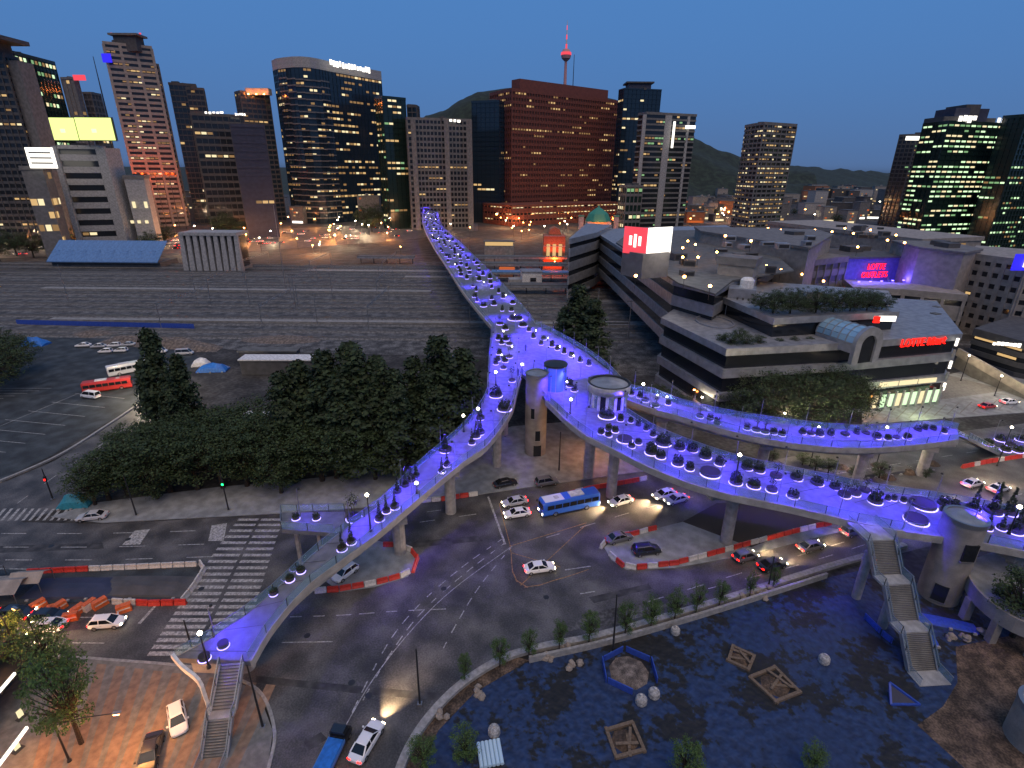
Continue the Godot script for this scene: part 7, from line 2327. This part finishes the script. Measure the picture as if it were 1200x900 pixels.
	# dark shop front at the lower left
	t = thing("corner_shop", "dark building with white light strips at the lower left corner", "building", g(-30, 860))
	block(t, "wall", Vector3(-7.5, 2.6, 0), Vector3(14, 5.2, 16), M.dim_wall, 0.12)
	for k in [[8, 800, 3.0], [11, 880, 6.0]]:
		var p := g(k[0], k[1], 3.4) - t.position
		block(t, "light_strip", p, Vector3(0.2, 0.3, k[2] * 0.8), M.sign_white, 0.12)
	block(t, "canopy", Vector3(0.6, 3.2, -1), Vector3(2.6, 0.3, 14), M.dark_steel, 0.12)
	omni(t, g(24, 866, 3.2) - t.position, Color(1.0, 0.62, 0.25), 14.0, 0.4)
	for k in [[22, 880], [26, 842]]:
		var sg := thing("sign_stand", "small lit sign stand before the dark shop front, %s" % ("nearer" if k[0] == 22 else "farther"), "sign", g(k[0], k[1]))
		block(sg, "sign_panel", Vector3(0, 0.8, 0), Vector3(0.5, 0.9, 0.15), M.lit_cream, 1.3)
		block(sg, "foot", Vector3(0, 0.1, 0), Vector3(1.0, 0.2, 0.6), M.dark_steel, 1.3)

func leaning_poles() -> void:
	for k in [[308, 852, 286, 776, "dark pole beside the end stair at the plaza corner"], [492, 825, 488, 757, "dark pole at the kerb of the netted lot near the bottom"], [718, 766, 720, 694, "dark pole at the lot's kerb above the blue hoarding"], [226, 764, 214, 724, "dark pole at the big crossing's lower end"], [900, 690, 906, 650, "thin pole at the kerb right of the works island"], [160, 604, 142, 555, "dark lamp pole at the grove's edge by the road"], [268, 598, 256, 550, "dark signal pole with a green light at the grove's edge"], [62, 585, 48, 548, "pale signal pole at the side street"], [808, 488, 812, 462, "thin lamp pole before the tree clump"], [655, 552, 657, 505, "thin pole on the pavement behind the lift tower"]]:
		var p := g(k[0], k[1])
		var top := far(k[2], k[3], -p.z + 0.6)
		var t := thing("pole", k[4], "pole", p, 0.0)
		var st := tool()
		tube(st, Vector3.ZERO, Vector3(top.x - p.x, top.y, top.z - p.z) * Vector3(0.4, 1, 0.4), 0.14, 0.08, 7)
		part(t, "shaft", st, M.dark_steel)
		block(t, "base_plate", Vector3(0, 0.08, 0), Vector3(0.5, 0.16, 0.5), M.steel)
		if k[0] == 268 or k[0] == 62:
			block(t, "signal_box", Vector3(0.1, top.y * 0.72, 0.2), Vector3(0.35, 0.9, 0.3), M.black)
			block(t, "signal_light", Vector3(0.1, top.y * 0.72 - 0.2, 0.38), Vector3(0.28, 0.28, 0.06), M.signal_green_light if k[0] == 268 else M.signal_red_light)

func build_lamps() -> void:
	# bright lamps on and beside the walkway: head seen at the pixel
	for k in [[430, 580, 8.6, 6.0, 130.0, "brightest white lamp post on the west arm beside the side landing"], [560, 479, 12.8, 4.6, 110.0, "bright white lamp post at the left rail of the west arm's bend"], [612, 427, 14, 3.2, 60.0, "white lamp at the tip of the walkway's fork"], [581, 436, 14, 3.0, 60.0, "white lamp at the left rail of the fork plaza"], [867, 533, 14, 4.6, 100.0, "bright white lamp post at the far rail of the east arm"], [669, 468, 14, 3.0, 60.0, "white lamp on the deck left of the round pavilion"], [754, 450, 14, 4.0, 100.0, "bright white lamp right of the round pavilion"], [234, 742, 5.2, 5.0, 50.0, "white lamp post at the walkway's west end"], [1195, 594, 14, 4.0, 90.0, "white lamp on the east arm at the picture's right side"], [488, 566, 10.2, 1.8, 26.0, "low lamp beside the row of pointed conifers on the west arm"], [543, 487, 12.6, 3.2, 20.0, "thin lamp post outside the rail of the west arm's bend"]]:
		var d := sight(k[0], k[1])
		var hy: float = k[2] + k[3]
		var p := EYE + d * ((hy - EYE.y) / d.y)
		street_lamp(Vector3(p.x, k[2], p.z), k[3] - 0.2, 0.0, 0.0, false, k[4], k[5], "", 0.26)
	for k in [[960, 500, 9.0, 120.0, "bright road lamp where the upper arm comes down"], [945, 502, 0, 0, ""], [1014, 440, 8, 30, "lamp beside the tree clump near the shop entrance"], [1010, 462, 4.5, 40, "low lamp glowing inside the tree clump's right end"], [823, 465, 5, 24, "lamp before the garden fence at the shopping block"], [872, 462, 5, 16, "small lamp inside the tree clump"], [1008, 440, 0, 0, ""], [1136, 416, 8, 40, "lamp on the ramp wall, upper"], [1174, 440, 6, 36, "lamp on the ramp wall, lower"], [693, 497, 0, 0, ""], [920, 484, 6, 22, "lamp in the tree clump near the upper arm"], [1186, 500, 9, 60, "road lamp at the far right street"], [160, 436, 7, 150, "bright lamp over the coaches in the lot"], [1040, 500, 9, 60, "road lamp behind the upper arm's middle"], [694, 512, 5, 30, "lamp hanging under the east arm beside the lift tower"], [62, 556, 0, 0, ""]]:
		if k[3] == 0:
			continue
		var d := sight(k[0], k[1])
		var p: Vector3 = EYE + d * ((k[2] - EYE.y) / d.y)
		street_lamp(Vector3(p.x, 0, p.z), k[2] - 0.3, 0.0, 0.0, k[0] == 1010 or k[0] == 694, k[3], k[4], "", 0.24)
	var hd := far(124, 850, -g(82, 893).z - 0.4)
	var ft := g(82, 893)
	street_lamp(ft, hd.y - 0.5, hd.x - ft.x, 0.15, true, 60.0, "street lamp with a long arm over the striped plaza", "", 0.34)
	for k in [[32, 790, 0, 725, "leaning pale lamp post behind the plaza's left trees"], [60, 790, 42, 722, "second pale lamp post beside the plaza's dark tree"]]:
		var p := g(k[0], k[1])
		var top := far(k[2], k[3], -p.z)
		street_lamp(p, top.y, 1.6, 2.8, true, 16.0, k[4], "", 0.3)
	# far points of light
	var spots := []
	for i in 84:
		spots.append([rnd(-30, 480), rnd(262, 300), "warm street lamp along the boulevard beyond the rail yard", "boulevard lamps", 200.0])
	for i in 46:
		spots.append([rnd(810, 1060), rnd(222, 262), "street lamp in the crowded district right of the pale framed tower", "right hand district lamps", 0.0])
	for i in 18:
		spots.append([lerpf(816, 862, i / 18.0) + rnd(-3, 3), lerpf(228, 262, i / 18.0), "lamp of the bright street climbing beyond the station", "bright far street lamps", 130.0])
	for i in 26:
		spots.append([rnd(500, 740), rnd(262, 284), "warm lamp among the old station's platforms and forecourt", "old station lamps", 160.0])
	for i in 24:
		spots.append([rnd(740, 900), rnd(244, 266), "street lamp behind the station", "lamps behind the station", 120.0])
	for s in spots:
		var p := g(s[0], s[1])
		if p.z < -1800:
			continue
		var warm := rng.randf() < 0.65
		var t := thing("street_lamp", s[2], "street lamp", p, 0.0, s[3])
		var hgt := rnd(6, 10)
		put(t, "pole", unit_box, M.dark_steel, Transform3D(Basis.from_scale(Vector3(0.16, hgt, 0.16)), Vector3(0, hgt * 0.5, 0)))
		var sz := clampf(-p.z / 620.0, 0.4, 1.4)
		put(t, "lamp_head", unit_box, M.lamp_warm if warm else M.lamp_white, Transform3D(Basis.from_scale(Vector3(sz, sz * 0.6, sz)), Vector3(0, hgt + sz * 0.3, 0)))
		if s[4] > 0.0:
			omni(t, Vector3(0, hgt - 0.35, 0.2), Color(1, 0.6, 0.3) if warm else Color(1, 0.88, 0.7), s[4], 0.3)
	# lamps on the station roof and terraces: [x, y, roof level]
	for k in [[745, 324, 27], [768, 310, 27], [800, 291, 27], [806, 283, 27], [815, 287, 27], [800, 302, 27], [818, 302, 27], [832, 336, 27.6], [802, 325, 27.6], [856, 320, 22], [883, 316, 24], [898, 312, 24], [915, 317, 24], [890, 332, 20], [840, 296, 27], [900, 268, 29], [915, 270, 29], [935, 276, 29], [955, 270, 29], [975, 272, 29], [1000, 274, 29], [1020, 270, 29], [1040, 282, 29], [1050, 276, 29], [1060, 285, 29], [990, 268, 29], [1148, 362, 4], [1120, 372, 5], [1078, 368, 5], [940, 322, 20], [965, 330, 16], [1005, 290, 27], [880, 283, 33], [850, 277, 33]]:
		var h: float = k[2]
		var p := g(k[0], k[1], h + 3.2)
		var t := thing("terrace_lamp", "warm globe lamp on the station's roofs and terraces", "lamp", Vector3(p.x, h, p.z), 0.0, "lamps on the station roofs")
		put(t, "pole", unit_box, M.dark_steel, Transform3D(Basis.from_scale(Vector3(0.1, 3.0, 0.1)), Vector3(0, 1.5, 0)))
		var st := tool()
		lathe(st, [Vector2(0, 3.0), Vector2(0.35, 3.15), Vector2(0.42, 3.4), Vector2(0.3, 3.65), Vector2(0, 3.75)], 8)
		part(t, "lamp_globe", st, M.lamp_warm)
		omni(t, Vector3(0, 3.0 + 0.38, 0), Color(1, 0.7, 0.4), 110.0, 0.2)
	leaning_poles()

func build_people() -> void:
	for k in [[616, 411, 14.0, "person in dark clothes walking on the violet plaza of the fork"], [607, 440, 14.0, "person in dark clothes by the fork's tip lamp"]]:
		person(g(k[0], k[1], k[2]), rnd(0, TAU), k[3])
	for k in [[1050, 470], [1062, 468], [1075, 462], [1038, 474], [1092, 470]]:
		person(g(k[0], k[1], 0.14), rnd(0, TAU), "person in dark clothes on the pavement before the shop entrance, the %s from the left" % ORDER[[1038, 1050, 1062, 1075, 1092].find(k[0])])

func _ready() -> void:
	rng.seed = 1
	look = Basis(Vector3.RIGHT, TILT) * Basis(Vector3.BACK, ROLL)
	var cam := Camera3D.new()
	cam.name = "camera"
	cam.fov = rad_to_deg(2.0 * atan(450.0 / FOCAL))
	cam.near = 0.5
	cam.far = 9000
	cam.transform = Transform3D(look, EYE)
	add_child(cam)
	cam.current = true
	var sky_mat := ProceduralSkyMaterial.new()
	sky_mat.sky_top_color = Color(0.315, 0.53, 0.79)
	sky_mat.sky_horizon_color = Color(0.335, 0.445, 0.62)
	sky_mat.sky_curve = 0.09
	sky_mat.ground_horizon_color = Color(0.2, 0.22, 0.26)
	sky_mat.ground_bottom_color = Color(0.08, 0.08, 0.09)
	sky_mat.sun_angle_max = 0.0
	var sky := Sky.new()
	sky.sky_material = sky_mat
	var env := Environment.new()
	env.background_mode = Environment.BG_SKY
	env.sky = sky
	env.background_energy_multiplier = 0.65
	env.tonemap_mode = Environment.TONE_MAPPER_LINEAR
	env.tonemap_exposure = 1.45
	env.sdfgi_enabled = true
	env.ssao_enabled = true
	env.ssil_enabled = true
	var we := WorldEnvironment.new()
	we.name = "environment"
	we.environment = env
	add_child(we)
	var sun := DirectionalLight3D.new()                         # the afterglow in the west, behind the lens
	sun.name = "afterglow"
	sun.light_color = Color(1.0, 0.86, 0.70)
	sun.light_energy = 0.42
	sun.light_angular_distance = 60
	sun.shadow_enabled = true
	sun.sky_mode = DirectionalLight3D.SKY_MODE_LIGHT_ONLY
	sun.rotation = Vector3(deg_to_rad(-60), deg_to_rad(12), 0)
	add_child(sun)
	unit_box = BoxMesh.new()
	make_materials()
	mat("vault_pane", lin(0.25, 0.42, 0.55), 0.15, 0.2)
	make_tree_kinds()
	make_pots()
	print("materials ", Time.get_ticks_msec())
	build_ground()
	build_hills()
	build_yard()
	print("ground ", Time.get_ticks_msec())
	build_bridge()
	print("bridge ", Time.get_ticks_msec())
	build_skyline()
	build_low_city()
	build_station()
	print("city ", Time.get_ticks_msec())
	build_trees()
	build_traffic()
	build_street()
	build_lamps()
	build_people()
	print("done ", Time.get_ticks_msec(), " top level ", get_child_count())
